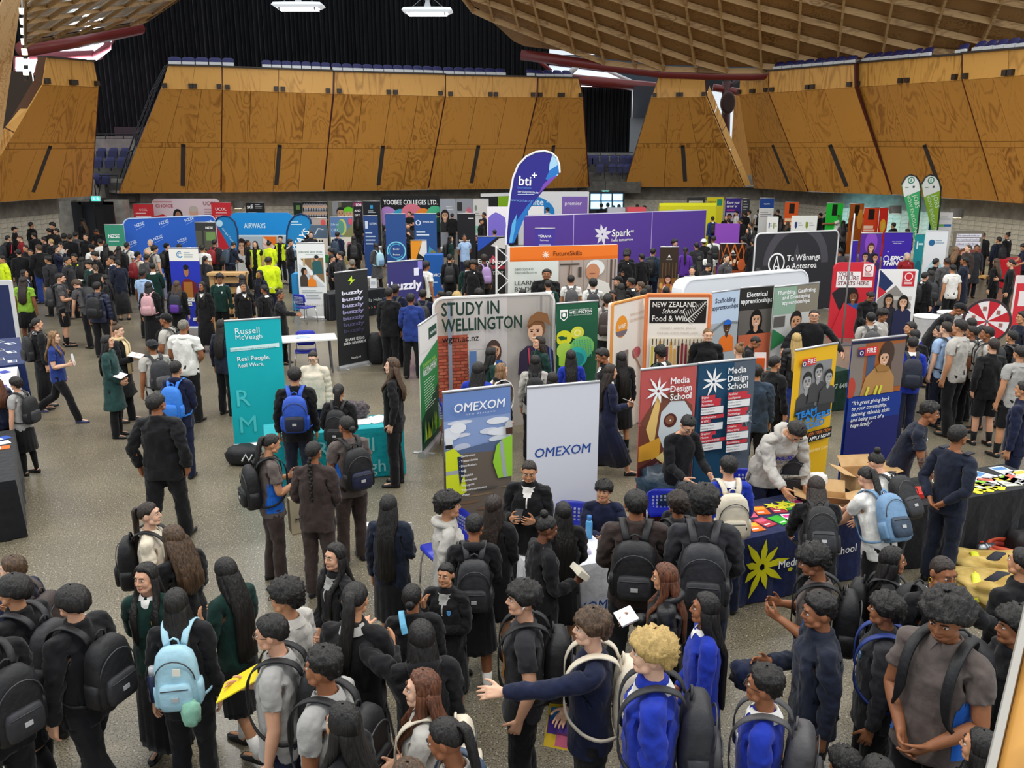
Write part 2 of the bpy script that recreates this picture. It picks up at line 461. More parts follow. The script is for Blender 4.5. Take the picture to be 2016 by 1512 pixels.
def make_hair(kind):
 mb = MB(); sh = lambda *a, **k: mb.add(*hair_shell(*a, **k))
 if kind == 'short': sh(.021, .011, front=.48, nz=.008, nf=9)
 elif kind == 'bowl': sh(.03, .03, front=.45, fringe=.28, side=-.15, nape=-.45, nz=.006, nf=7)
 elif kind == 'mop': sh(.038, .026, front=.45, fringe=.22, side=-.2, nape=-.68, nz=.02, nf=6)
 elif kind == 'quiff': sh(.036, .006, front=.52, nz=.016, nf=7)
 elif kind == 'curly': sh(.05, .026, front=.42, fringe=.12, nz=.024, nf=8)
 elif kind == 'afro': sh(.066, .05, front=.44, fringe=.06, side=-.05, nz=.028, nf=8)
 elif kind == 'buzz': sh(.007, .004, front=.5)
 elif kind in ('pony', 'bun', 'lowbun', 'braid'):
  sh(.013, .011, front=.5, side=-.02, nape=-.5, nz=.003)
  if kind == 'pony':
   tail(mb, [(0,-.085,1.715,.014,.014),(0,-.112,1.712,.026,.022),(0,-.128,1.68,.034,.028),(0,-.128,1.58,.04,.028),(0,-.132,1.45,.042,.026),(0,-.15,1.3,.03,.02),(0,-.15,1.2,.01,.008)])
  elif kind == 'bun': mb.ball((0,-.07,1.765), (.04,.04,.036), 12)
  elif kind == 'lowbun': mb.ball((0,-.115,1.63), (.042,.034,.04), 12)
  elif kind == 'braid':
   for i in range(13): mb.ball((.006*(-1)**i, -.105-.004*min(i,10), 1.60-.036*i), (.027-.0011*i, .022-.0008*i, .027), 8)
 elif kind in ('long', 'longfront', 'wavy', 'midlong', 'slicklong'):
  nzv = .012 if kind == 'wavy' else .004
  sh(.018, .016, front=.56, side=-.4, nape=-.75, nz=nzv*.8, nf=7)
  e = {'slicklong': .92, 'long': 1.08, 'longfront': 1.12, 'wavy': 1.2, 'midlong': 1.34}[kind]; w = {'wavy': 1.2}.get(kind, 1)
  rows = [(0,-.03,1.69,.06,.05),(0,-.045,1.62,.086*w,.062),(0,-.065,1.54,.09*w,.052),(0,-.1,1.44,.1*w,.042)]
  z = 1.44
  while z - .1 > e: z -= .1; rows.append((0,-.148,z,.102*w,.034))
  rows += [(0,-.15,e+.03,.085*w,.026),(0,-.15,e-.02,.03,.012)]
  tail(mb, rows, 18, nzv)
  for s in (-1, 1):
   y1 = .128 if kind in ('longfront', 'wavy') else -.03
   ez = 1.2 if kind == 'longfront' else 1.36
   if kind in ('longfront', 'wavy'):
    tail(mb, [(s*.058,.0,1.71,.015,.03),(s*.081,-.002,1.62,.015,.038),(s*.088,.008,1.54,.02,.04),(s*.092,.055,1.46,.028,.036),(s*.088,y1,1.38,.032,.022),(s*.085,y1+.008,ez-.02,.022,.014),(s*.084,y1,ez-.07,.006,.005)], 10, nzv)
   else:
    tail(mb, [(s*.06,.01,1.7,.015,.03),(s*.078,.0,1.62,.018,.042),(s*.086,-.01,1.54,.022,.045),(s*.09,-.05,1.46,.026,.04),(s*.085,-.12,1.38,.02,.02)], 10, nzv)
 o = mb.build('template', mat('808080')); return grab(o)
def make_hat(kind):
 mb = MB()
 if kind == 'beanie': mb.add(*hair_shell(.03, .026, front=.3, side=.0, nape=-.35, nu=28, nv=16))
 elif kind == 'bucket':
  mb.add(*hair_shell(.03, .028, front=.25, side=.1, nape=.1, nu=28, nv=16))
  n = 24; R = []
  for (r, z) in ((1.02, 1.70), (1.5, 1.655), (1.5, 1.648), (1.02, 1.69)): R.append([(.085*r*math.cos(2*math.pi*k/n), -.004+.105*r*math.sin(2*math.pi*k/n), z) for k in range(n)])
  mb.rings(R, cap=False)
 else:
  mb.add(*hair_shell(.024, .02, front=.32, side=.05, nape=-.2, nu=28, nv=16))
  s = -1 if kind == 'capback' else 1
  up = [(x, s*(.088 + .075*math.sqrt(max(0, 1-(x/.075)**2))), 1.695 - .06*abs(x)*abs(x)/.0056*.3) for x in np.linspace(-.074, .074, 11)]
  lo = [(x, s*.055, 1.70) for x in np.linspace(.07, -.07, 5)]
  mb.prism(up + lo, (0, 0, .006))
 o = mb.build('template', mat('808080')); return grab(o)
def make_collar():
 V, Fc = [], []; n = 26
 for r, (rx, ry, z, g) in enumerate(((.063,.064,1.487,8), (.063,.067,1.518,8), (.074,.078,1.51,10), (.1,.104,1.462,24))):
  for k in range(n):
   a = math.radians(90 + g + (360 - 2*g) * k / (n - 1)); c = math.sin(a)
   V.append((rx*math.cos(a), -.012 + ry*math.sin(a), z - (.03 if c > 0 and r == 3 else 0) * c - (.014 * max(c, 0) if r < 3 else 0)))
 for r in range(3):
  for k in range(n - 1): Fc.append((r*n+k, r*n+k+1, (r+1)*n+k+1, (r+1)*n+k))
 o = np_obj('template', V, Fc, mat('808080')); return grab(o)
def make_hood():
 mb = MB(); R = []
 n = 12
 for k in range(15):
  a = math.radians(55 + 290*k/14 + 0) ; x, y = .085*math.sin(a), .085*math.cos(a) - .02
  z = 1.475 + .035*(1 - math.cos(a))/2; r = .024 + .022*(1 - math.cos(a))/2
  c = np.array([x, y, z]); u = np.array([math.sin(a), math.cos(a), 0]); v = np.array([0, 0, 1.0])
  R.append([c + r*math.cos(2*math.pi*q/n)*u + r*.9*math.sin(2*math.pi*q/n)*v for q in range(n)])
 mb.rings(R); o = mb.build('template', mat('808080')); V, T = grab(o)
 return fold_noise(V, T, .012, (20, 20, 20))
def make_scarf():
 mb = MB(); R = []
 mb.tube([(.09*math.sin(a), .09*math.cos(a)-.01, 1.5+.012*math.sin(3*a)) for a in [2*math.pi*k/18 for k in range(19)]], .034, 10)
 for s in (-1, 1): mb.tube([(s*.06,.09,1.49),(s*.075,.15,1.4),(s*.08,.16,1.2),(s*.085,.165,.9)], [.035,.05,.055,.055], 10, flat=.3)
 o = mb.build('template', mat('808080')); V, T = grab(o); return fold_noise(V, T, .01, (20, 20, 20))
def make_eyes():
 mb = MB()
 for s in (-1, 1):
  mb.ball((s*.0305,.0765,1.6535), (.013,.0122,.0058), 12, 0)
  mb.ball((s*.0305,.0848,1.6535), (.006,.0055,.006), 8, 1)
 return mb
def make_brows():
 mb = MB()
 for s in (-1, 1): mb.tube([(s*.012,.0945,1.6735),(s*.03,.0925,1.679),(s*.048,.083,1.674)], [.0042,.005,.003], 6, flat=.7)
 return mb
def make_glasses():
 mb = MB()
 for s in (-1, 1):
  mb.tube([(s*.032+.02*math.cos(a), .104-abs(s*.032+.02*math.cos(a))*.06, 1.652+.015*math.sin(a)) for a in [2*math.pi*k/12 for k in range(13)]], .0022, 5)
  mb.tube([(s*.052,.1,1.655),(s*.078,.04,1.655),(s*.08,-.01,1.65)], .002, 5)
 mb.tube([(-.012,.106,1.655),(.012,.106,1.655)], .002, 5)
 return mb
LODS = (1.0, 0.34, 0.13)
TPL = {}
def reg(key, VT, wf, mi=None):
 V, T = VT
 for l, r in enumerate(LODS):
  if l == 0: v, t = V, T
  else:
   v, t = decim(V, T, r if len(T) > 400 else min(1, r * 2.5))
  TPL[key, l] = (v, t, wf(v))
def tuck_in(V, T):
 """pull the trunk and upper arms a little under the clothes"""
 N = vnormals(V, T); z = V[:, 2]
 tt = np.maximum((V - SHO[1]) @ arm_d(1), (V - SHO[-1]) @ arm_d(-1))
 far = np.abs(V[:, 0]) > .2
 k = np.where(far, 1 - sstep(.08, .15, tt), sstep(.8, .88, z) * (1 - sstep(1.475, 1.505, z)))
 return V - N * (.02 * k)[:, None], T
reg('body', tuck_in(*make_body()), weights)
for _k in ('jacket', 'knit', 'tee', 'coat', 'puffer'): reg(_k, make_top(_k), coat_weights if _k == 'coat' else top_weights)
for _k in ('trousers', 'shorts'): reg(_k, make_bottom(_k), weights)
for _k in ('skirt', 'longskirt'): reg(_k, make_bottom(_k), skirt_weights)
for _s, _n in ((-1, 'L'), (1, 'R')):
 reg('shoe' + _n, make_shoe(_s), weights)
 for _t in ('low', 'high'): reg('sock' + _t + _n, make_sock(_s, _t), weights)
HAIRS = ('short', 'bowl', 'mop', 'quiff', 'curly', 'afro', 'buzz', 'pony', 'bun', 'lowbun', 'braid', 'slicklong', 'long', 'longfront', 'wavy', 'midlong')
for _k in HAIRS: reg('hair_' + _k, make_hair(_k), hair_weights)
for _k in ('cap', 'capback', 'beanie', 'bucket'): reg(_k, make_hat(_k), head_only)
reg('collar', make_collar(), chest_only); reg('hood', make_hood(), chest_only); reg('scarf', make_scarf(), chest_only)
def patch(key, lod, mask, off=.005):
 """the part of a garment template where mask holds, lifted off the cloth (crest, shirt front, stripe, print)"""
 V, T, W = TPL[key, lod]; N = vnormals(V, T)
 keep = mask(V, N)[T].all(1); t = T[keep]
 if not len(t): return None
 idx = np.unique(t); re = np.full(len(V), -1); re[idx] = np.arange(len(idx))
 return V[idx] + N[idx] * off, re[t], W[idx]
# ---- posing
def rot_between(a, b):
 a, b = np.array(a, float), np.array(b, float); a /= np.linalg.norm(a); b /= np.linalg.norm(b)
 v = np.cross(a, b); c = np.dot(a, b)
 if c < -.9999: return np.diag([1., -1, -1])
 K = np.array([[0, -v[2], v[1]], [v[2], 0, -v[0]], [-v[1], v[0], 0]])
 return np.eye(3) + K + K @ K / (1 + c)
def rx(d): a = math.radians(d); c, s = math.cos(a), math.sin(a); return np.array([[1,0,0],[0,c,-s],[0,s,c]])
def rz(d): a = math.radians(d); c, s = math.cos(a), math.sin(a); return np.array([[c,-s,0],[s,c,0],[0,0,1]])
def ry(d): a = math.radians(d); c, s = math.cos(a), math.sin(a); return np.array([[c,0,s],[0,1,0],[-s,0,c]])
POSES = {   # arm entries: (upper arm dir, forearm dir) for the right arm (x out to the side); L mirrors it unless given
 'stand':  dict(R=((.16,-.04,-1), (.06,.16,-1))),
 'slack':  dict(R=((.2,.02,-1), (.0,.3,-1)), L=((.16,-.1,-1), (.08,.1,-1))),
 'phone':  dict(R=((.18,.12,-1), (-.42,.85,.25)), hp=18),
 'hold':   dict(R=((.16,.1,-1), (-.3,.95,.12)), L=((.16,-.04,-1), (.06,.16,-1)), hp=8),
 'fold':   dict(R=((.16,.32,-1), (-.95,.32,.08))),
 'clasp':  dict(R=((.2,.1,-1), (-.55,.55,-.55))),
 'pocket': dict(R=((.3,-.2,-1), (-.12,.3,-1))),
 'behind': dict(R=((.25,-.35,-1), (-.62,-.3,-.6))),
 'strap':  dict(R=((.25,.25,-1), (-.25,.45,.8)), L=((.16,-.04,-1), (.06,.16,-1))),
 'chin':   dict(R=((.2,.3,-1), (-.2,.35,.95)), L=((.16,.15,-1), (-.8,.5,.1))),
 'point':  dict(L=((.12,1,-.22), (.02,1,-.02)), R=((.16,-.04,-1), (-.1,.55,-.8))),
 'reach':  dict(R=((.3,.75,-.55), (.1,.9,-.1)), L=((.16,-.04,-1), (.06,.16,-1))),
 'raise':  dict(R=((.35,.6,-.3), (.05,.35,.95)), L=((.16,-.04,-1), (.06,.16,-1))),
 'armout': dict(R=((1,.35,-.25), (.8,.6,-.1)), L=((1,.25,-.35), (.9,.4,-.2))),
 'brace':  dict(R=((.62,.3,-.8), (.35,.45,-.75))),
 'sideout': dict(L=((.75,.1,-.55), (.9,.35,-.45)), R=((.16,-.04,-1), (-.2,.5,-.8))),
 'lean':   dict(R=((.2,.25,-1), (.0,.35,-1)), bend=42, hp=-12),
 'leanlow':dict(R=((.16,.55,-.85), (-.1,.8,-.6)), bend=52, hp=0),
 'leanone':dict(R=((.16,.4,-.9), (-.12,.75,-.6)), L=((.22,.1,-1), (-.1,.4,-.9)), bend=34, hp=6),
 'work':   dict(R=((.18,.3,-1), (-.2,.9,-.35)), bend=16, hp=22),
 'sit':    dict(R=((.2,.5,-.85), (-.75,.6,.05)), sit=1, bend=14, hp=-14),
 'walk':   dict(R=((.14,-.3,-1), (.04,.1,-1)), L=((.14,.25,-1), (.04,.5,-1)), walk=20),
 'walk2':  dict(R=((.14,.25,-1), (.04,.5,-1)), L=((.14,-.3,-1), (.04,.1,-1)), walk=-26),
 'clap':   dict(R=((.2,.35,-1), (-.42,.55,.7))),
 'shoulder': dict(L=((.55,.7,.1), (.0,.9,.25)), R=((.16,-.04,-1), (.06,.16,-1)), hp=5),
}
def bones(pose, rnd, bend=None, tw=0, hy=0, hp=None, walk=None, side=0):
 P = POSES[pose]; B = [None] * 17
 bend = P.get('bend', 0) if bend is None else bend; hp = P.get('hp', 0) if hp is None else hp
 walk = P.get('walk', rnd.uniform(-5, 5)) if walk is None else walk
 def about(p, R, par=None):
  M = np.eye(4); M[:3,:3] = R; M[:3,3] = np.array(p) - R @ np.array(p)
  return M if par is None else par @ M
 B[0] = about((0,0,.95), rx(-bend*.45) @ ry(side*.4))
 B[1] = about((0,0,1.06), rx(-bend*.3) @ rz(tw*.5) @ ry(side*.4), B[0])
 B[2] = about((0,0,1.22), rx(-bend*.25) @ rz(tw*.5) @ ry(side*.2), B[1])
 B[3] = about((0,-.02,1.47), rx(-hp*.4) @ rz(hy*.4), B[2])
 B[4] = about((0,-.005,1.57), rx(-hp*.6) @ rz(hy*.6), B[3])
 for i, s in enumerate((-1, 1)):
  u, f = P.get('R' if s > 0 else 'L', P.get('R', P.get('L')))
  j = lambda: rnd.uniform(-.05, .05)
  u = np.array([s*(u[0]+j()), u[1]+j(), u[2]]); f = np.array([s*(f[0]+j()), f[1]+j(), f[2]])
  Ru = rot_between(arm_d(s), u)
  if bend > 5:      # keep arm directions in the person's upright frame when the torso bends
   Rt = B[2][:3,:3]; Ru = Rt.T @ Ru
  A = about(SHO[s], Ru, B[2]); B[5+3*i] = A
  d2 = A[:3,:3] @ arm_d(s)
  Rf = rot_between(d2, f); loc = A[:3,:3].T @ Rf @ A[:3,:3]
  A2 = about(ELB[s], loc, A); B[6+3*i] = A2
  B[7+3*i] = about(WRI[s], np.eye(3), A2)
  lean_back = bend * .12
  if P.get('sit'):
   th, kn = 82 + s*3, -80
  else:
   th = s*walk - lean_back; kn = -max(0, -s*walk)*1.1 - abs(walk)*.15
  sp = rnd.uniform(1, 4)
  L1 = about(HIP[s], rx(th) @ ry(-s*sp + s*2)); B[11+3*i] = L1
  L2 = about(KNE[s], rx(kn), L1); B[12+3*i] = L2
  B[13+3*i] = about(ANK[s], rx(-(th + kn)), L2)
 return B
def skin(V, W, B):
 M = np.stack(B)[:, :3, :]                       # 17x3x4
 H = np.concatenate([V, np.ones((len(V), 1))], 1)
 return np.einsum('vb,bij,vj->vi', W, M, H)
SKIN = {'p': 'e3b598', 'f': 'd6a283', 't': 'c08a66', 'b': '9a6444', 'd': '6e4530'}
HAIRC = {'k': '14110f', 'd': '241a14', 'n': '43301f', 'g': '77583a', 'y': 'b89a5e', 'r': '55301c', 'w': 'b9b2a6', 'x': '6b655c'}
PEOPLE = []
HT = {'curly': .05, 'afro': .064, 'mop': .036, 'bowl': .03, 'quiff': .032, 'short': .02, 'bun': .045, 'buzz': .006}
def crest_mask(x0, x1, z0, z1): return lambda V, N: (V[:,0] > x0) & (V[:,0] < x1) & (V[:,2] > z0) & (V[:,2] < z1) & (N[:,1] > .25)
def v_mask(zl, k): return lambda V, N: (N[:,1] > .1) & (V[:,2] > zl) & (np.abs(V[:,0]) < (V[:,2]-zl)*k) & (V[:,2] < 1.49)
eyes_mb, brows_mb, glass_mb = make_eyes(), make_brows(), make_glasses()
TOPS = {'jkt': 'jacket', 'bla': 'jacket', 'hoo': 'jacket', 'knt': 'knit', 'jmp': 'knit', 'sht': 'knit', 'tee': 'tee', 'pol': 'tee', 'wht': 'tee', 'coa': 'coat', 'drs': 'coat', 'puf': 'puffer', 'hiv': 'jacket', 'ves': 'knit'}
BOTS = {'tr': 'trousers', 'so': 'shorts', 'sk': 'skirt', 'ls': 'longskirt'}
def badge(parent, tkey, lod, B, pt, at, col, w=.02, name='crest'):
 """small embroidered shield lying on the cloth"""
 V, T, W = TPL[tkey, lod]; i = int(np.argmin(np.linalg.norm(V - np.array(at), axis=1)))
 P0 = np.array([[x*w, 0, z*w] for x, z in ((-1,1.2),(1,1.2),(1,-.2),(.6,-.9),(0,-1.4),(-.6,-.9),(-1,-.2))])
 N = vnormals(V, T)[i]; Rm = rot_between((0, 1, 0), (N[0], N[1], 0))
 P1 = P0 @ Rm.T + V[i] + N*.003; P2 = P1 + N*.006
 n = len(P0); Fc = [tuple(range(n)), tuple(range(2*n-1, n-1, -1))] + [(k, n+k, n+(k+1) % n, (k+1) % n) for k in range(n)]
 np_obj(name, pt(skin(np.concatenate([P2, P1]), np.repeat(W[i:i+1], 2*n, 0), B)), Fc, mat(col, .6), parent)
def person(px, py, h, yaw, pose, hair, top, bot, skn='t', sex='m', label='', pack=None, extra='', group=None, **kw):
 """px,py: pixel of the top of the head (fixes the standing place for the height h); yaw 0 looks away, 90 looks to the left, 180 looks here"""
 rnd = random.Random(int(px * 7 + py * 131))
 P = POSES[pose]
 B = bones(pose, rnd, bend=kw.get('bend'), tw=kw.get('tw', rnd.uniform(-6, 6)), hy=kw.get('hy', rnd.uniform(-10, 10)), hp=kw.get('hp'), walk=kw.get('walk'), side=kw.get('side', rnd.uniform(-2, 2)))
 wid = (0.93 if sex == 'f' else 1.0) * kw.get('wid', rnd.uniform(.97, 1.04))
 S = np.array([wid, wid, 1.0]) * h / 1.75
 ht = skin(np.array([[0, -.01, 1.75 + HT.get(hair.split(':')[0], .016)]]), head_only(np.zeros((1, 3))), B)[0]
 shs = skin(*[TPL['shoeR', 2][i] for i in (0, 2)], B); shl = skin(*[TPL['shoeL', 2][i] for i in (0, 2)], B)
 z0 = min(shs[:,2].min(), shl[:,2].min())
 if P.get('sit'): z0 = (B[0] @ np.array([0, 0, .95, 1]))[2] - .95 + (.88 - .46)
 Rz = rz(yaw)
 hl = Rz @ ((ht - [0, 0, z0]) * S)
 zbase = kw.get('zb', 0)
 base = at_z(px, py, hl[2] + zbase); loc = base - hl
 D = base[1]
 lod = 0 if D < 11.5 else (1 if D < 21 else 2)
 lod = kw.get('lod', lod)
 def pt(v): return ((v - [0, 0, z0]) * S) @ Rz.T
 def part(name, key, m, parent, tpl=None):
  V, T, W = tpl if tpl is not None else TPL[key, lod]
  return np_obj(name, pt(skin(V, W, B)), T, m, parent, True)
 hk, hc = (hair.split(':') + ['k'])[:2]
 skm = mat(SKIN[skn], .5, 'skin')
 body = part('person', 'body', skm, None)
 body.location = loc
 V, T, W = TPL['body', lod]
 if lod < 2:                                    # lips
  c = V[T].mean(1); lip = (np.abs(c[:,0]) < .02) & (c[:,1] > .085) & (np.abs(c[:,2] - 1.5905) < .0075)
  body.data.materials.append(mat({'p': 'b86a60', 'f': 'ac6257', 't': '9a5348', 'b': '7c443c', 'd': '5a322c'}[skn], .4))
  body.data.polygons.foreach_set('material_index', lip.astype(np.int32))
 tag(body, label, 'person', group)
 part('hair', 'hair_' + hk, mat(HAIRC[hc], .5, 'hair'), body)
 if lod < 2:
  for nm, mbx, ms in (('eyes', eyes_mb, [mat('cfc8c0', .3), mat('20130c', .2)]), ('eyebrows', brows_mb, [mat(HAIRC[hc if hc not in 'yw' else 'n'], .6, 'hair')])):
   Vv = np.array(mbx.v); np_obj(nm, pt(skin(Vv, head_only(Vv), B)), mbx.f, ms, body, True, mbx.m)
 tk, tc = top.split(':')[:2]; tkey = TOPS[tk]
 fab = mat(tc, .8, 'cloth') if 'patt' not in extra else mat(tc, .8, 'pattern')
 if tk == 'puf': fab = mat(tc, .45, 'nylon')
 gname = {'jkt': 'jacket', 'bla': 'blazer', 'hoo': 'hoodie', 'knt': 'sweater', 'jmp': 'jumper', 'sht': 'shirt', 'tee': 'tee_shirt', 'pol': 'polo_shirt', 'wht': 'shirt', 'coa': 'coat', 'drs': 'dress', 'puf': 'puffer_jacket', 'hiv': 'safety_jacket', 'ves': 'jumper'}[tk]
 tob = part(gname, tkey, fab, body)
 if tk in ('jmp', 'bla', 'wht', 'pol', 'sht') or 'col' in extra:
  cc = {'wht': tc, 'pol': tc, 'sht': tc}.get(tk, 'ece9e4')
  if 'gcol' in extra: cc = 'a8a6a2'
  part('collar', 'collar', mat(cc, .7, 'cloth'), tob)
 if tk in ('jmp', 'bla') or 'vfr' in extra:
  q = patch(tkey, min(lod, 1), v_mask(1.37 if tk == 'jmp' else 1.22, .42 if tk == 'jmp' else .26), .004)
  if q and lod < 2: part('shirt_front', None, mat('a8a6a2' if 'gcol' in extra else 'ece9e4', .7, 'cloth'), tob, q)
 if 'crest' in extra and lod < 2:
  badge(tob, tkey, lod, B, pt, (-.078, .13, 1.33), kw.get('crc', 'c9a24a'))
 if 'blupan' in extra and lod < 2:                                # blue underarm panels of the school polo
  for s in (-1, 1):
   q = patch(tkey, lod, lambda V, N, s=s: (s*V[:,0] > .13) & (V[:,2] < 1.27) & (V[:,2] > .9) & (s*N[:,0] > .55) & (s*V[:,0] < .24), .004)
   if q: part('side_panel', None, mat('1d63c4', .7, 'cloth'), tob, q)
 if tk == 'hiv' or 'hivest' in extra:
  key2 = tkey
  for (za, zb_) in ((.93, .985), (1.12, 1.175)):
   q = patch(key2, lod if lod < 2 else 1, lambda V, N, za=za, zb_=zb_: (V[:,2] > za-.01) & (V[:,2] < zb_+.01) & (np.abs(V[:,0]) < .22), .008)
   if q: part('reflective_band', None, mat('c9ccc4', .35), tob, q)
 if 'hivest' in extra:
  q = patch(tkey, 1, lambda V, N: (np.abs(V[:,0]) < .215) & (V[:,2] < 1.46) & (V[:,2] > .84) & ((np.abs(V[:,0]) > .07) | (N[:,1] < 0)), .006)
  if q: part('safety_vest', None, mat('d8f020', .6, 'cloth'), body, q)
 if tk == 'hoo' or 'hood' in extra: part('hood', 'hood', fab, tob)
 if 'scarf' in extra: part('scarf', 'scarf', mat('d8bf92', .9, 'cloth'), body)
 if 'print' in extra and lod < 2:
  q = patch(tkey, lod, lambda V, N: (np.abs(V[:,0]) < .11) & (V[:,2] > 1.08) & (V[:,2] < 1.33) & (N[:,1] > .4), .004)
  if q: part('shirt_print', None, mat('a06a28', .7, 'pattern'), tob, q)
 if bot:
  bk, bc = bot.split(':')
  bn = {'tr': 'trousers', 'so': 'shorts', 'sk': 'skirt', 'ls': 'long_skirt'}[bk]
  part(bn, BOTS[bk], mat(bc, .85, 'cloth'), body)
  sc_ = 'e9e6e0' if 'wsock' in extra else '121214'
  if bk in ('sk', 'so') and lod < 2:
   hgt = 'high' if 'hsock' in extra else 'low'
   for q in 'LR': part('sock', 'sock' + hgt + q, mat(sc_, .9, 'cloth'), body)
  if lod < 2 or D < 30:
   shc = '0f0f10' if 'lshoe' not in extra else '3a3f6a'
   for q in 'LR': part('shoe', 'shoe' + q, mat(shc, .4), body)
 for hkind in ('capback', 'cap', 'beanie', 'bucket'):
  if hkind in extra.split():
   part({'capback': 'cap', 'bucket': 'bucket_hat'}.get(hkind, hkind), hkind, mat(kw.get('hatc', '131316'), .8, 'cloth'), body); break
 def headbits(nm, mbx, m): Vv = np.array(mbx.v); np_obj(nm, pt(skin(Vv, head_only(Vv), B)), mbx.f, m, body, True)
 if 'beard' in extra: headbits('beard', MB().ball((0,.032,1.585), (.059,.064,.043), 14), mat(HAIRC[hc], .7, 'hair'))
 if 'earbud' in extra: headbits('earbud', MB().ball((-.088,.006,1.642), .009, 8).tube([(-.09,.008,1.64),(-.088,.016,1.618)], .004, 6), mat('f4f4f4', .3))
 if 'hoops' in extra:
  for s in (-1, 1): headbits('earring', MB().tube([(s*.086, .002 + .018*math.sin(a), 1.598 + .018*math.cos(a)) for a in [2*math.pi*k/12 for k in range(13)]], .003, 5), mat('d8a838', .25, metal=.9))
 if 'tattoo' in extra:
  q = patch('body', lod, lambda V, N: (np.abs(V[:,0]) > .27) & (V[:,2] > .99) & (V[:,2] < 1.27), .0015)
  if q: part('tattoo', None, mat('5e4a40', .6, 'pattern'), body, q)
 if 'glasses' in extra and lod < 2:
  Vv = np.array(glass_mb.v); np_obj('glasses', pt(skin(Vv, head_only(Vv), B)), glass_mb.f, mat('111111', .3), body, False)
 info = dict(px=px, py=py, o=body, B=B, S=S, R=Rz, z0=z0, loc=loc, lod=lod, D=D, yaw=yaw, top=tkey, pt=pt)
 PEOPLE.append(info)
 if pack: backpack(info, pack, kw.get('packlabel'))
 return info
def hand_point(info, s, t=.1):
 """world point in a person's hand (s: 1 right, -1 left)"""
 W = np.zeros((1, 17)); W[0, 7 if s < 0 else 10] = 1
 return info['pt'](skin((WRI[s] + t*arm_d(s) - .03*np.array([s*S45,0,S45]))[None], W, info['B']))[0] + info['loc']
# ---- backpacks: things of their own, carried on the back
def sup(cx, cy, z, a, b, n=20, p=4.0):
 return [(cx + a*math.copysign(abs(math.cos(t))**(2/p), math.cos(t)), cy + b*math.copysign(abs(math.sin(t))**(2/p), math.sin(t)), z) for t in [2*math.pi*k/n for k in range(n)]]
def bag_shape(cy, zs, ws, ds, n=20):
 mb = MB(); mb.rings([sup(0, cy, z, w, d, n) for z, w, d in zip(zs, ws, ds)]); return mb
PACK_PARTS = {}
def pack_parts(l):
 if l in PACK_PARTS: return PACK_PARTS[l]
 n = (20, 14, 10)[l]
 main = bag_shape(-.225, [.965,.975,1.02,1.15,1.3,1.38,1.425,1.445], [.1,.135,.15,.155,.148,.13,.09,.04], [.05,.075,.088,.092,.082,.066,.045,.02], n)
 pocket = bag_shape(-.318, [1.0,1.01,1.06,1.14,1.19,1.2], [.08,.105,.118,.118,.105,.07], [.015,.028,.034,.034,.026,.012], n)
 straps, sides = [], []
 for s in (-1, 1):
  mb = MB()
  pts = [(s*.06,-.165,1.41),(s*.075,-.135,1.475),(s*.09,-.06,1.512),(s*.1,.02,1.508),(s*.108,.105,1.455),(s*.11,.148,1.36),(s*.113,.152,1.24),(s*.135,.135,1.12),(s*.185,.05,1.04),(s*.195,-.06,1.0),(s*.14,-.16,.99)]
  A = [np.array(p) for p in pts]; A = [2*A[0]-A[1]] + A + [2*A[-1]-A[-2]]; C_ = []; ns = (3, 1, 1)[l]
  for i in range(1, len(A) - 2):
   for k in range(ns):
    t = k/ns; C_.append((i - 1 + t, .5*((2*A[i]) + (A[i+1]-A[i-1])*t + (2*A[i-1]-5*A[i]+4*A[i+1]-A[i+2])*t*t + (3*A[i]-A[i-1]-3*A[i+1]+A[i+2])*t**3)))
  C_.append((len(pts) - 1, A[-2])); R = []
  for j, (q, p) in enumerate(C_):
   d = C_[min(j+1, len(C_)-1)][1] - C_[max(j-1, 0)][1]; d /= np.linalg.norm(d); f = min(1, max(0, q - 6)); w = .027*(1-f) + .012*f
   out = np.array([p[0]*f, p[1], (p[2]-1.3)*(1-f)]); out /= np.linalg.norm(out)+1e-9
   u = np.cross(d, out); u /= np.linalg.norm(u); o2 = np.cross(u, d)
   R.append([p + w*u, p + w*.8*u + .009*o2, p - w*.8*u + .009*o2, p - w*u])
  mb.rings(R); straps.append(mb)
  m2 = MB(); m2.rings([sup(s*.15, -.225, z, w, .055, 10) for z, w in ((1.0,.012),(1.02,.026),(1.12,.03),(1.17,.022))]); sides.append(m2)
 hd = MB(); hd.tube([(-.035,-.185,1.43),(-.03,-.19,1.47),(0,-.19,1.485),(.03,-.19,1.47),(.035,-.185,1.43)], .008, 6)
 zp = MB(); zp.tube([(.145*math.cos(a), -.3 - .015*math.sin(a), 1.21 + .16*math.sin(a)) for a in [math.pi*k/10 for k in range(11)]], .005, 5)
 zp.tube([(-.1,-.347,1.165),(0,-.355,1.17),(.1,-.347,1.165)], .004, 5)
 fl = MB(); fl.box((0, -.356, 1.1), (.05, .006, .03))
 PACK_PARTS[l] = (main, pocket, straps, sides, hd, zp, fl)
 return PACK_PARTS[l]
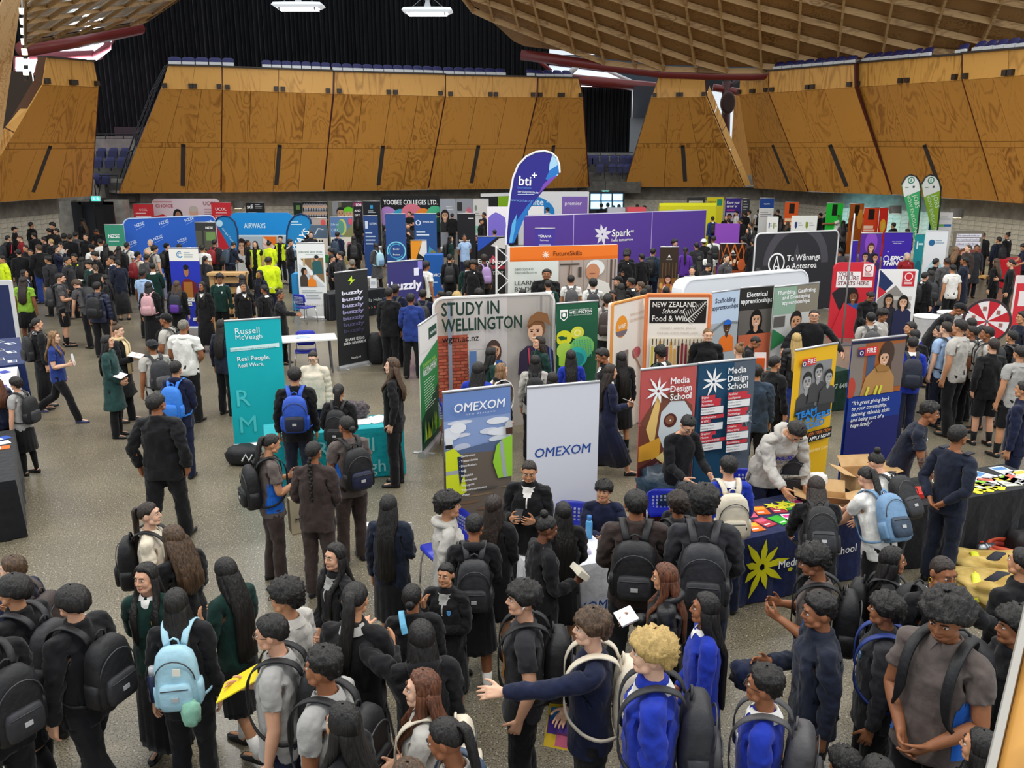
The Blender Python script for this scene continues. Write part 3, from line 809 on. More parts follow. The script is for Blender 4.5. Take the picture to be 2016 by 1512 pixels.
def backpack(info, spec, label=None):
 """spec: 'colour[:accent]' ; opts after a slash: one (single strap), big"""
 spec, *opt = spec.split('/')
 cols = spec.split(':'); c1 = cols[0]; c2 = cols[1] if len(cols) > 1 else c1
 l = info['lod']; main, pocket, straps, sides, hd, zp, fl = pack_parts(l)
 M = info['B'][2]
 yo = {'jacket': -.008, 'puffer': -.02, 'coat': -.005}.get(info['top'], 0)
 def tr(V, strap=False):
  V = np.array(V, float).copy()
  V[:,1] += yo if not strap else 0
  V = V @ M[:3,:3].T + M[:3,3]; return info['pt'](V)
 m1, m2 = mat(c1, .6, 'nylon'), mat(c2, .6, 'nylon')
 o = np_obj('backpack', tr(main.v), main.f, m1, None, True); o.location = info['loc']
 tag(o, label or 'backpack', 'backpack')
 info['pack'] = o
 np_obj('front_pocket', tr(pocket.v), pocket.f, m2, o, True)
 for q in straps[:1] if 'one' in opt else straps: np_obj('shoulder_strap', tr(q.v, True), q.f, m1, o, l == 0)
 if l < 2:
  for q in sides: np_obj('side_pocket', tr(q.v), q.f, m1, o, True)
  np_obj('handle', tr(hd.v), hd.f, m1, o, True)
 if l == 0:
  np_obj('zip', tr(zp.v), zp.f, mat('3c3c40', .4), o, True); np_obj('logo_patch', tr(fl.v), fl.f, mat('b9b9b9', .5), o)
 return o
# ------------------------------------------------------------------ materials of the hall
def wood_mat(name, c_lo, c_hi, scale=(1.2, 1.2, .25), rough=.42, wave=3.4):
 m, nt, b = new_mat(name); N, L = nt.nodes, nt.links
 tc = N.new('ShaderNodeTexCoord'); mp = N.new('ShaderNodeMapping'); mp.inputs['Scale'].default_value = scale
 oi = N.new('ShaderNodeObjectInfo'); ad = N.new('ShaderNodeVectorMath'); ad.operation = 'ADD'
 cb = N.new('ShaderNodeCombineXYZ'); mu = N.new('ShaderNodeMath'); mu.operation = 'MULTIPLY'; mu.inputs[1].default_value = 37.0
 L.new(oi.outputs['Random'], mu.inputs[0]); L.new(mu.outputs[0], cb.inputs['X']); L.new(mu.outputs[0], cb.inputs['Z'])
 L.new(tc.outputs['Object'], ad.inputs[0]); L.new(cb.outputs[0], ad.inputs[1]); L.new(ad.outputs[0], mp.inputs['Vector'])
 nz = N.new('ShaderNodeTexNoise'); nz.inputs['Scale'].default_value = .85; nz.inputs['Detail'].default_value = 2; nz.inputs['Distortion'].default_value = .5
 L.new(mp.outputs[0], nz.inputs['Vector'])
 m1 = N.new('ShaderNodeMath'); m1.operation = 'MULTIPLY'; m1.inputs[1].default_value = wave * 6
 fr = N.new('ShaderNodeMath'); fr.operation = 'PINGPONG'; fr.inputs[1].default_value = 1.0
 L.new(nz.outputs['Fac'], m1.inputs[0]); L.new(m1.outputs[0], fr.inputs[0])
 n2 = N.new('ShaderNodeTexNoise'); n2.inputs['Scale'].default_value = .5; L.new(mp.outputs[0], n2.inputs['Vector'])
 n3 = N.new('ShaderNodeTexNoise'); n3.inputs['Scale'].default_value = 14; L.new(mp.outputs[0], n3.inputs['Vector'])
 a1 = N.new('ShaderNodeMath'); a1.operation = 'MULTIPLY_ADD'; a1.inputs[1].default_value = .55; L.new(fr.outputs[0], a1.inputs[0]); L.new(n2.outputs['Fac'], a1.inputs[2])
 a2 = N.new('ShaderNodeMath'); a2.operation = 'MULTIPLY_ADD'; a2.inputs[1].default_value = .35; L.new(n3.outputs['Fac'], a2.inputs[0]); L.new(a1.outputs[0], a2.inputs[2])
 a3 = N.new('ShaderNodeMath'); a3.operation = 'MULTIPLY_ADD'; a3.inputs[1].default_value = .22; L.new(oi.outputs['Random'], a3.inputs[0]); L.new(a2.outputs[0], a3.inputs[2])
 cr = N.new('ShaderNodeValToRGB'); cr.color_ramp.elements[0].position = .45; cr.color_ramp.elements[1].position = 1.35 - .2
 cr.color_ramp.elements[0].color = (*rgb(c_lo), 1); cr.color_ramp.elements[1].color = (*rgb(c_hi), 1)
 L.new(a3.outputs[0], cr.inputs['Fac']); L.new(cr.outputs[0], b.inputs['Base Color'])
 b.inputs['Roughness'].default_value = rough; b.inputs['Specular IOR Level'].default_value = .4
 return m
PLY = wood_mat('plywood', '7a4614', 'c88b3e')
PLY_LIT = wood_mat('plywood_lit', 'a06a26', 'e0a552')  # same plywood, with the stronger light on bands and returns put into the colour
PLY_ROOF = wood_mat('plywood_roof', '6e4a24', 'b08550', (2, 2, 2), .5, 3)
RIB_WOOD = wood_mat('laminated_rib', '7a5428', 'c8a06a', (.6, 3, 3), .45, 2)
PLANK = wood_mat('pale_plank', 'a9743a', 'dcb079', (.4, 3, 3), .3, 2)
def noise_mat(name, c1, c2, scale, rough, bump=.0, detail=6, scale2=None, metal=0):
 m, nt, b = new_mat(name); N, L = nt.nodes, nt.links
 tc = N.new('ShaderNodeTexCoord'); nz = N.new('ShaderNodeTexNoise'); nz.inputs['Scale'].default_value = scale; nz.inputs['Detail'].default_value = detail
 L.new(tc.outputs['Object'], nz.inputs['Vector'])
 cr = N.new('ShaderNodeValToRGB'); cr.color_ramp.elements[0].position = .35; cr.color_ramp.elements[1].position = .65
 cr.color_ramp.elements[0].color = (*rgb(c1), 1); cr.color_ramp.elements[1].color = (*rgb(c2), 1)
 L.new(nz.outputs['Fac'], cr.inputs['Fac']); L.new(cr.outputs[0], b.inputs['Base Color'])
 b.inputs['Roughness'].default_value = rough; b.inputs['Metallic'].default_value = metal
 if bump:
  bp = N.new('ShaderNodeBump'); bp.inputs['Strength'].default_value = bump; bp.inputs['Distance'].default_value = .02
  L.new(nz.outputs['Fac'], bp.inputs['Height']); L.new(bp.outputs[0], b.inputs['Normal'])
 return m
CONC = noise_mat('raw_concrete', '87817a', 'a39d92', 3, .85, .2)
BLOCK = noise_mat('painted_block', 'c6c0b0', 'dfd9c9', 8, .8, .25)
MORTAR = noise_mat('mortar', '8d887c', 'a09a8d', 12, .9)
def floor_material():
 m, nt, b = new_mat('ground_concrete'); N, L = nt.nodes, nt.links
 tc = N.new('ShaderNodeTexCoord')
 def nz(s, d=4):
  n = N.new('ShaderNodeTexNoise'); n.inputs['Scale'].default_value = s; n.inputs['Detail'].default_value = d; L.new(tc.outputs['Object'], n.inputs['Vector']); return n
 def ramp(f, p0, c0, p1, c1):
  r = N.new('ShaderNodeValToRGB'); r.color_ramp.elements[0].position = p0; r.color_ramp.elements[1].position = p1
  r.color_ramp.elements[0].color = (*rgb(c0), 1); r.color_ramp.elements[1].color = (*rgb(c1), 1); L.new(f, r.inputs['Fac']); return r
 big = ramp(nz(.55).outputs['Fac'], .3, '6d6556', .7, '877e69')
 v = N.new('ShaderNodeTexVoronoi'); v.inputs['Scale'].default_value = 75; L.new(tc.outputs['Object'], v.inputs['Vector'])
 spk = ramp(nz(70, 2).outputs['Fac'], .38, '4e4a42', .5, 'ffffff')
 mx = N.new('ShaderNodeMix'); mx.data_type = 'RGBA'; mx.blend_type = 'MULTIPLY'; mx.inputs['Factor'].default_value = .8
 L.new(big.outputs[0], mx.inputs['A']); L.new(spk.outputs[0], mx.inputs['B'])
 sp2 = ramp(nz(46, 1).outputs['Fac'], .6, '000000', .72, 'c9c2b2')
 ad = N.new('ShaderNodeMix'); ad.data_type = 'RGBA'; ad.blend_type = 'LIGHTEN'; ad.inputs['Factor'].default_value = .7
 L.new(mx.outputs['Result'], ad.inputs['A']); L.new(sp2.outputs[0], ad.inputs['B'])
 L.new(ad.outputs['Result'], b.inputs['Base Color'])
 rr = N.new('ShaderNodeMapRange'); rr.inputs['To Min'].default_value = .2; rr.inputs['To Max'].default_value = .42
 L.new(nz(.9).outputs['Fac'], rr.inputs['Value']); L.new(rr.outputs[0], b.inputs['Roughness'])
 b.inputs['Specular IOR Level'].default_value = .5
 return m
BLACK_STEEL = mat('1b1c1f', .45, metal=.3)
RED_STEEL = mat('7a2a26', .35)
WHITE_PL = mat('e8e8e6', .45)
# ------------------------------------------------------------------ lamps (light given; the fittings seen are built below)
for lx in (-15, -7.5, 0, 7.5, 15):
 for ly in (3, 11, 19, 27, 34.5):
  if abs(lx) > 10 and ly > 20: continue
  big_lamp(lx, ly, 10.4 if ly < 30 else 9.2, 200)
# ------------------------------------------------------------------ floor
fl = MB().box((0, 22, -.1), (60, 68, .2)).build('floor', floor_material()); tag(fl, kind='structure')
# ------------------------------------------------------------------ plywood wall panels that overhang the hall
ZB = 2.75
LEAN = math.tan(math.radians(23))
def quad_piece(mb, A, B, C, D, t, n):
 """slab with front corners A B C D, thickness t away from n"""
 off = -np.array(n) * t; P = [A, B, C, D]
 mb.prism([p + off for p in P][::-1], -off)
def bil(A, B, C, D, u, v):
 return (A*(1-u) + B*u)*(1-v) + (D*(1-u) + C*u)*v
ROWSEATS = []
def wall_panel(label, BL, BR, TR, TL, bandTR, bandTL, ncol, slot=None, brk=True, seat=None, bay=''):
 b0, b1 = at_z(*BL, ZB), at_z(*BR, ZB)
 e = b1 - b0; e /= np.linalg.norm(e); inn = np.array([e[1], -e[0], 0.])          # towards the hall
 if inn[1] > 0 and abs(inn[1]) > .3: inn = -inn
 up = np.array([inn[0]*LEAN, inn[1]*LEAN, 1.]); up /= np.linalg.norm(up)
 n = np.cross(e, up); n /= np.linalg.norm(n)
 if np.dot(n, inn) < 0: n = -n
 t0, t1 = at_plane(*TL, b0, n), at_plane(*TR, b0, n)
 e2 = t1 - t0; n2 = np.array([e2[1], -e2[0], 0]); n2 /= np.linalg.norm(n2)
 if np.dot(n2, inn) < 0: n2 = -n2
 c0, c1 = at_plane(*bandTL, t0, n2), at_plane(*bandTR, t0, n2)
 ctr = (b0 + b1) / 2; ctr = np.array([ctr[0], ctr[1], 0])
 root = empty('wall_back', ctr); tag(root, kind='structure')
 sh = lambda p: p - ctr
 fr = MB(); quad_piece(fr, *[sh(p) - n*.05 for p in (b0, b1, t1, t0)], .35, n); quad_piece(fr, *[sh(p) - n2*.05 for p in (t0, t1, c1, c0)], .35, n2)
 tag(fr.build('framing', mat('5b3512', .7), root))
 vs_ = (0, .455, .505, 1)
 for j in range(3):
  if j == 1: cols = 1
  else: cols = ncol
  for i in range(cols):
   g = .004
   u0, u1 = i/cols + g/2, (i+1)/cols - g/2
   A, B, C, D = [sh(bil(b0, b1, t1, t0, u, v)) for u, v in ((u0, vs_[j]+.002), (u1, vs_[j]+.002), (u1, vs_[j+1]-.002), (u0, vs_[j+1]-.002))]
   m = MB(); quad_piece(m, A, B, C, D, .04, n); o = m.build('plywood_sheet', PLY, root)
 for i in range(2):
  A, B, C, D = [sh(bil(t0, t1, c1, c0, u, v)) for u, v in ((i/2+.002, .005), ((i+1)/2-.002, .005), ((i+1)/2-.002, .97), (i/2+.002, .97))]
  m = MB(); quad_piece(m, A, B, C, D, .04, n2); m.build('plywood_sheet', PLY_LIT, root)
 m = MB(); m.bar(sh(c0) - n2*.15, sh(c1) - n2*.15, .5, .07); m.build('top_capping', mat('3b332c', .6), root)
 m = MB(); m.bar(sh(b1) - n*.06, sh(t1) - n*.06, .16, .06, up=n); m.bar(sh(t1) - n2*.06, sh(c1) - n2*.06, .16, .06, up=n2); m.build('seam_strip', mat('4a150f', .6), root)
 if brk:
  for u in (.045, .48, .54, .955):
   p = sh(bil(t0, t1, c1, c0, u, .14)); M = np.stack([e2/np.linalg.norm(e2), n2, [0,0,1]], 1)
   MB().box(p + n2*.06, (.2, .16, .2), 0, M).build('bracket', mat('33261c', .5), root)
 if slot:
  (sx0, sy0), (sx1, sy1), w = slot
  P, Q = at_plane(sx0, sy0, b0, n) - ctr, at_plane(sx1, sy1, b0, n) - ctr
  m = MB(); m.bar(P + n*.004, Q + n*.004, w, .03, up=n); m.build('air_slot', mat('3a3330', .6), root)
  m = MB(); m.bar(P + n*.01, P + (Q-P)*.06 + n*.01, w*.9, .04, up=n); m.build('slot_mouth', mat('15110f', .8), root)
 if seat: ROWSEATS.append((c0, c1, n2, seat, bay))
 return b0, b1, t0, t1, c0, c1, n, n2, root, ctr
PANELS = []
PANELS.append(wall_panel('', (-55,402),(180,386),(194,172),(84,167),(184,120),(92,112),3,((99,287),(65,378),.2)))
PANELS.append(wall_panel('', (233,381),(434,379),(437,177),(317,175),(436,130),(331,128),3,((361,284),(360,366),.2),seat=[(330,437,4),(437,462,1)],bay='wall panel beside the left gap'))
PANELS.append(wall_panel('', (436,379),(636,377),(655,185),(438,178),(656,139),(438,131),4,((551,285),(544,364),.2),seat=[(514,652,7)],bay='second wall panel from the left gap'))
PANELS.append(wall_panel('', (638,377),(842,374),(876,190),(657,185),(877,146),(657,140),4,((754,287),(745,364),.2),seat=[(656,875,11)],bay='middle plywood wall panel'))
PANELS.append(wall_panel('', (844,374),(1015,372),(1056,192),(878,191),(1058,151),(878,147),3,((942,286),(928,360),.2),seat=[(876,998,6),(1040,1056,1)],bay='panel left of the blue sail flag'))
PANELS.append(wall_panel('', (1017,372),(1159,369),(1147,193),(1058,192),(1138,153),(1060,152),2,((1090,286),(1083,340),.2),seat=[(1060,1132,4)],bay='wall panel behind the blue sail flag'))
PANELS.append(wall_panel('', (1230,368),(1464,369),(1390,191),(1282,193),(1387,149),(1297,151),3,((1344,286),(1349,357),.22)))
PANELS.append(wall_panel('', (1484,371),(1589,378),(1512,183),(1455,187),(1512,140),(1458,145),1,((1521,285),(1553,362),.22),seat=[(1472,1512,2)],bay='narrow panel right of the lone panel'))
PANELS.append(wall_panel('', (1591,378),(1755,384),(1682,172),(1514,183),(1681,125),(1514,139),3,((1634,285),(1667,367),.22),seat=[(1514,1678,8)],bay='wall panel above the glowing purple poster'))
PANELS.append(wall_panel('', (1757,384),(1965,397),(1893,158),(1683,172),(1892,106),(1683,124),3,((1820,285),(1852,372),.22),seat=[(1686,1828,7),(1872,1890,1)],bay='wall panel behind the green sail flags'))
PANELS.append(wall_panel('', (1967,398),(2180,412),(2090,142),(1895,158),(2088,88),(1895,104),3,None,seat=[(1902,2016,5)],bay='wall panel at the right edge'))
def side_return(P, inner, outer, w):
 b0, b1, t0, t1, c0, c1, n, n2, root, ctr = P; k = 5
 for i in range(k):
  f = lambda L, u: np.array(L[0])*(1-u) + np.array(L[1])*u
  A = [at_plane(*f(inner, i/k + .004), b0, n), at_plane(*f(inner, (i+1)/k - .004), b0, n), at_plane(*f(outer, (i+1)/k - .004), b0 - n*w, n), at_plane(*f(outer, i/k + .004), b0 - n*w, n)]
  MB().prism([p - ctr for p in A], -n*.04).build('return_sheet', PLY_LIT, root)
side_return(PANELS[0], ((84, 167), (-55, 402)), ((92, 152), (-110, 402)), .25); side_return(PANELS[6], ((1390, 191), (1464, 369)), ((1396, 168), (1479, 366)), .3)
SEAT_MESH = {}
def seat_meshes():
 a = MB(); a.rings([[(x, y, z) for x, y in ((-.21,-.06),(.21,-.06),(.21,.06),(-.21,.06))] for z in (.0,.15)]); fr = a.mesh('seat_front', WHITE_PL)
 b = MB(); R = []
 for z, w, y in ((.1,.2,.12),(.22,.23,.1),(.32,.2,.16),(.36,.12,.18)): R.append([(w*math.copysign(abs(math.cos(t))**.5, math.cos(t)), y + .04*math.sin(t), z) for t in [2*math.pi*k/12 for k in range(12)]])
 b.rings(R); bk = b.mesh('seat_back', mat('23235c', .5), True)
 return fr, bk
fr_me, bk_me = seat_meshes()
for c0, c1, n2, spans, bay in ROWSEATS:
 tot, cnt = sum(k for _, _, k in spans), 0
 L = c1 - c0; x0, x1 = to_px(c0)[0], to_px(c1)[0]
 for (a, b, k) in spans:
  for i in range(k):
   px = a + (b - a) * (i + .5) / k; u = (px - x0) / (x1 - x0); p = c0 + L * u - n2 * .28
   o = empty('stadium_seat', p + np.array([0, 0, .035]), math.atan2(L[1], L[0]))
   tag(o, 'dark blue folded seat atop the %s, %s' % (bay, ORD[cnt] if cnt < tot - 1 else 'rightmost'), 'seat', 'seats on top of the ' + bay)
   cnt += 1
   s = abs((b - a) / k / (x1 - x0) * np.linalg.norm(L)) / .46
   for nm, me in (('seat_front', fr_me), ('seat_back', bk_me)):
    q = link(bpy.data.objects.new(nm, me), o); q.scale = (s, 1, 1)
# ------------------------------------------------------------------ lower wall: concrete band above painted blocks, behind the overhang
ring = [(-55,402),(180,386),(233,381),(435,379),(637,377),(843,374),(1016,372),(1159,369),(1230,368),(1476,369),(1590,378),(1756,384),(1965,397),(2180,412)]
RP = [at_z(*p, ZB) for p in ring]
def outward(i):
 a, b = RP[max(0, i-1)], RP[min(len(RP)-1, i+1)]; e = b - a; n = np.array([-e[1], e[0], 0]); return n / np.linalg.norm(n)
WL = [np.array([p[0], p[1], 0]) + outward(i) * 1.7 for i, p in enumerate(RP)]
BLK = MB().box((0, 0, 0), (.39, .06, .19)).mesh('block', BLOCK)
ZC = 1.98
for i in range(len(WL) - 1):
 a, b = WL[i], WL[i+1]; e = b - a; Ln = np.linalg.norm(e); e /= Ln; n = np.array([e[1], -e[0], 0])
 if np.dot(n, -a) < 0: n = -n
 root = empty('wall_back', (a + b) / 2, math.atan2(e[1], e[0])); tag(root, kind='structure')
 m = MB()
 if i == 1:      # the doorway bay keeps only the band above the opening
  m.box((0, .1, 2.95), (Ln, .3, .9)).build('concrete_band', CONC, root); continue
 m.box((0, .1, (ZC + 3.4)/2), (Ln + .12, .3, 3.4 - ZC)).build('concrete_band', CONC, root)
 MB().box((0, .14, ZC/2), (Ln + .1, .2, ZC)).build('wall_core', MORTAR if i in (0, 3, 9, 10, 11, 12) else BLOCK, root)
 if i in (0, 3, 9, 10, 11, 12):
  sgn = -1
  for r in range(7):
   z = ZC - .1 - .2*r; k = int(Ln/.4)
   for c in range(k):
    x = -Ln/2 + .2 + c*.4 + (.0 if r % 2 else 0)
    if c > 24: continue
    o = link(bpy.data.objects.new('block', BLK), root); o.location = (x, .02, z)
for i in range(len(RP) - 1):
 if i in (1, 7): continue
 a, b, c, d = RP[i], RP[i+1], WL[i+1] + [0,0,ZB], WL[i] + [0,0,ZB]
 o = MB().prism([a, b, c, d], (0, 0, .1)).build('trim_soffit', CONC); tag(o, kind='structure')
def wall_lamp(px, py, D, label, en=14, col=(1, .93, .7)):
 p = at_y(px, py, D)
 o = MB().rings([[(.28*math.cos(t), -.25*math.sin(t)*s, z) for t in [math.pi*k/8 for k in range(9)]] for z, s in ((0, 1), (.36, .35))]).build('wall_lamp', mat('6c6a66', .6))
 o.location = p; tag(o, label, 'wall lamp')
 MB().box((0, -.08, -.005), (.3, .12, .01)).build('lamp_glass', emit_mat('fff3c8', 6), o)
 d = bpy.data.lights.new('wall_lamp_light', 'SPOT'); d.energy = en * 22; d.color = col; d.spot_size = math.radians(100); d.spot_blend = .6; d.shadow_soft_size = .1
 q = bpy.data.objects.new('wall_lamp_light', d); link(q, o); q.location = (0, -.2, -.06); q.rotation_euler = (math.radians(-14), 0, 0)
wall_lamp(64, 428, 38.6, 'grey half-round wall lamp glowing on the pale blocks at far left')
wall_lamp(470, 410, 44.4, 'grey wall lamp beside the black sign above the light blue airways wall')
wall_lamp(1762, 420, 40.9, 'grey wall lamp between the orange poster and the green sail flag')
wall_lamp(1882, 428, 36.3, 'grey wall lamp above the long quotation poster')
for px_, D_ in ((1640, 41.5), (1745, 39.8)):
 d = bpy.data.lights.new('cyan_uplight', 'SPOT'); d.energy = 420; d.color = (.25, .85, 1.0); d.spot_size = math.radians(75); d.spot_blend = .8; d.shadow_soft_size = .2
 q = bpy.data.objects.new('cyan_uplight', d); COL.objects.link(q); p = at_y(px_, 450, D_); q.location = (p[0] - .9, p[1] - .5, .4); q.rotation_euler = (math.radians(96), 0, math.radians(-60))
# ------------------------------------------------------------------ doorway in the left gap, exit signs
def px_box(name, x0, y0, x1, y1, D, m, depth=.1, parent=None):
 a, b = at_y(x0, y1, D), at_y(x1, y0, D); c = (a + b) / 2
 return MB().box((c[0], c[1] + depth/2, c[2]), (abs(b[0]-a[0]), depth, abs(b[2]-a[2]))).build(name, m, parent)
dr = empty('door_1', at_y(188, 480, 41.2) * [1, 1, 0]); tag(dr, kind='structure')
def rel(o, r): o.parent = r; o.location = -Vector(r.location); return o
rel(px_box('door_frame', 155, 397, 221, 403, 40.6, BLACK_STEEL), dr)
for x in (155, 217): rel(px_box('door_frame', x, 397, x + 4, 520, 40.6, BLACK_STEEL), dr)
rel(px_box('door_leaf', 159, 403, 184, 520, 40.9, mat('2e3138', .35)), dr); rel(px_box('door_leaf', 200, 403, 217, 520, 40.7, mat('191a1e', .4)), dr)
rel(px_box('passage_dark_sheet', 150, 396, 226, 530, 42.6, mat('0b0c0f', .9)), dr)  # near-black sheet; the unlit passage's darkness is put into its colour
rel(px_box('door_jamb', 104, 394, 157, 520, 41.0, CONC, .9), dr); rel(px_box('door_jamb', 220, 394, 243, 520, 41.6, CONC, .6), dr)
rel(px_box('passage_curtain', 186, 403, 199, 520, 41.4, mat('33415a', .9, 'cloth')), dr)
def exit_sign(px, py, D, label):
 r = empty('exit_sign', at_y(px, py, D)); tag(r, label, 'exit sign')
 MB().box((0, 0, 0), (.42, .06, .24)).build('sign_case', mat('c9d6d2', .5), r)
 MB().box((0, -.033, 0), (.38, .01, .2)).build('sign_face', emit_mat('2fc6b0', 1.6), r)
 MB().bar((0, .03, .1), (0, .03, .62), .05, .03).build('sign_bracket', BLACK_STEEL, r); m = MB()
 for s in (-.09, .09):
  m.ball((s, -.042, .055), (.02, .006, .02), 8); m.bar((s, -.042, .03), (s + .02, -.042, -.02), .03, .006); m.bar((s+.02, -.042, -.02), (s + .05, -.042, -.08), .018, .006); m.bar((s+.02, -.042, -.02), (s - .03, -.042, -.07), .018, .006)
  m.bar((s-.04, -.042, .01), (s+.05, -.042, .02), .014, .006)
 tag(m.build('running_figure', emit_mat('f4fffb', 2.2), r), kind='stuff')
exit_sign(189, 391, 40.2, 'green running-man exit sign over the dark doorway at left')
exit_sign(1192, 379, 49.5, 'green running-man exit sign over the bright far window')
# ------------------------------------------------------------------ seating tiers in the two gaps
def gap(cx0, cx1, D, rows, wall_top_px, label, nm):
 for j, (py, xs, dd) in enumerate(rows):
  for k, px in enumerate(xs):
   p = at_y(px, py, D + dd)
   o = empty('stadium_seat', p, 0); tag(o, 'dark blue seat in the %s row of the %s, %s' % (['upper', 'middle', 'lower'][j], nm[9:], ORD[k]), 'seat', nm)
   b = MB(); R = []
   for z, w, y in ((-.42,.2,-.05),(-.1,.235,0),(.0,.2,.03),(.03,.12,.04)): R.append([(w*math.copysign(abs(math.cos(t))**.45, math.cos(t)), y + .035*math.sin(t), z) for t in [2*math.pi*q/12 for q in range(12)]])
   b.rings(R); b.build('seat_back', mat('20215a', .5), o, True)
   MB().box((0, -.16, -.3), (.42, .1, .34)).build('folded_seat', mat('1b1c4e', .5), o)
   MB().box((0, -.06, -.52), (.06, .06, .22)).build('seat_post', BLACK_STEEL, o)
gap(0, 0, 43.5, [(292, (200, 223, 246), 1.2), (311, (193, 217, 240), .4), (343, (192, 208), -.8)], 0, 'dark blue stadium seat inside the left gap of the plywood wall', 'seats in the left gap')
gap(0, 0, 51.5, [(307, (1160, 1172, 1191, 1209, 1226, 1240), 1.0), (324, (1182, 1205, 1222, 1236), .2)], 0, 'dark blue stadium seat in the tier inside the gap right of the blue sail flag', 'seats in the right gap')
STEP = noise_mat('tier_concrete', '57544f', '6e6a63', 4, .9)
def tier(x0, x1, steps, D, wl):
 r = empty('floor', at_y((x0+x1)/2, 380, D) * [1, 1, 0]); tag(r, kind='structure')
 for (y0, y1, dd) in steps: rel(px_box('tier_step', x0, y0, x1, y1, D + dd, STEP, 1.0), r)
 rel(px_box('tier_wall', x0, wl[0], x1, wl[1], D + 3.4, noise_mat('tier_wall', '7e7c78', '94928c', 2, .9), .2), r)
tier(160, 262, [(304, 340, 1.9), (330, 372, .9), (360, 398, -.3)], 43.5, (269, 330))
o = px_box('wall_lining', 240, 250, 320, 390, 48.5, mat('26272b', .8)); tag(o, kind='structure'); o = px_box('wall_lining', -60, 140, 62, 330, 46, mat('3a2a1c', .8)); tag(o, kind='structure')  # added dark backings, keep the bright sky from showing through the gaps
tier(1140, 1262, [(318, 350, 1.6), (340, 378, .6), (358, 380, -.4)], 51.5, (300, 345))
def rail(name, label, segs, r=.03, m=BLACK_STEEL):
 pts = [at_y(*s[0]) for s in segs] ; root = empty(name, pts[0]); tag(root, label, 'railing')
 for s in segs:
  P = [at_y(*q) - pts[0] for q in s]
  MB().tube(P, r, 6).build('rail_tube', m, root)
rail('guard_rail', 'black guard rail across the tier in the left gap', [((186, 264, 45.5), (275, 264, 45.5)), ((186, 272, 45.5), (272, 272, 45.5)), ((208, 262, 45.5), (208, 274, 45.5)), ((243, 262, 45.5), (243, 274, 45.5))])
rail('guard_rail', 'black guard rail on the tier in the gap right of the blue sail flag', [((1158, 300, 53.6), (1246, 300, 53.6)), ((1158, 306, 53.6), (1246, 306, 53.6)), ((1182, 299, 53.6), (1182, 325, 53.2)), ((1211, 299, 53.6), (1211, 325, 53.2)), ((1190, 330, 51), (1226, 330, 51)), ((1190, 330, 51), (1190, 352, 51)), ((1226, 330, 51), (1226, 352, 51))], .025)
rail('stair_rail', 'black stair rail climbing the slanted edge of the first plywood panel', [((330, 126, 43.3), (308, 172, 43.3), (275, 260, 43.6), (236, 372, 43.6)), ((326, 128, 43.4), (300, 176, 43.4), (266, 262, 43.7), (228, 372, 43.7)), ((308, 172, 43.3), (300, 176, 43.4)), ((290, 212, 43.4), (284, 214, 43.5)), ((275, 260, 43.5), (266, 262, 43.6)), ((262, 296, 43.5), (252, 300, 43.6))], .035)
rail('stair_rail', 'black stair rail low in the left gap of the plywood wall', [((200, 345, 41.5), (192, 400, 41.5)), ((195, 345, 41.5), (232, 345, 41.5)), ((232, 345, 41.5), (228, 385, 41.5)), ((213, 345, 41.5), (213, 380, 41.5))], .025)
# ------------------------------------------------------------------ curtains: pleated cloth in real folds
def curtain(name, x0, x1, y_top, y_bot, D, pitch_px, m, amp=.16, seed=0):
 a, b = at_y(x0, y_bot, D), at_y(x1, y_top, D); rnd = random.Random(seed)
 W = b[0] - a[0]; n = int((x1 - x0) / pitch_px) * 6; V, Fc = [], []
 ph = 0; xs = []
 for i in range(n + 1): xs.append(ph); ph += 2*math.pi/6 * rnd.uniform(.6, 1.5)
 rows = 4
 for j in range(rows + 1):
  z = a[2] + (b[2] - a[2]) * j / rows
  for i in range(n + 1):
   V.append((a[0] + W*i/n, D + amp * math.sin(xs[i]) * (1 - .3*j/rows) + .05*math.sin(i*.7 + j), z))
 for j in range(rows):
  for i in range(n): Fc.append((j*(n+1)+i, j*(n+1)+i+1, (j+1)*(n+1)+i+1, (j+1)*(n+1)+i))
 o = np_obj(name, V, Fc, m, None, True); tag(o, kind='structure'); return o
CURT = mat('0d0e12', .85, 'cloth')
curtain('wall_curtain', 20, 1085, -260, 270, 56.0, 9, CURT)
curtain('wall_curtain', 1136, 1246, 172, 306, 55.5, 8, CURT, seed=3)
# ------------------------------------------------------------------ roof: timber lattice shells with plywood coffers
def grid_roof(root, corner, nu, nv, keep, rib_w, rib_h, panel_m, rib_m, skip=0.0, inset=.0):
 """corner(u,v) gives the shell point; ribs run along the grid lines, one coffer panel fills each cell"""
 for i in range(nu):
  for j in range(nv):
   P = [np.array(corner(i + a, j + b)) for a, b in ((0,0),(1,0),(1,1),(0,1))]
   if not keep(P): continue
   c = sum(P) / 4; n = np.cross(P[1]-P[0], P[3]-P[0]); n /= np.linalg.norm(n)
   if n[2] < 0: n = -n
   Q = [c + (p - c) * .985 + n * rib_h * .9 for p in P]
   MB().prism(Q, n*.03).build('coffer_panel', panel_m, root)
 def ribs(nA, nB, f):
  for i in range(nA + 1):
   pts = []
   for j in range(nB):
    p, q = np.array(f(i, j)), np.array(f(i, j + 1))
    if keep([p, q]): pts.append((p, q))
   for p, q in pts:
    e = q - p; MB().bar(p, q, rib_w, rib_h, up=(0, 0, 1)).build('rib', rib_m, root)
 ribs(nu, nv, corner); ribs(nv, nu, lambda j, i: corner(i, j))
roof = empty('ceiling', (0, 0, 0)); tag(roof, kind='structure')
pl0 = at_y(1350, 140, 45.5);
def shell_pt(px, py):
 nrm = np.array([-.22, -.56, -1.0]); nrm /= np.linalg.norm(nrm)
 p = at_plane(px, py, pl0 + np.array([0, 0, .25]), nrm); return p
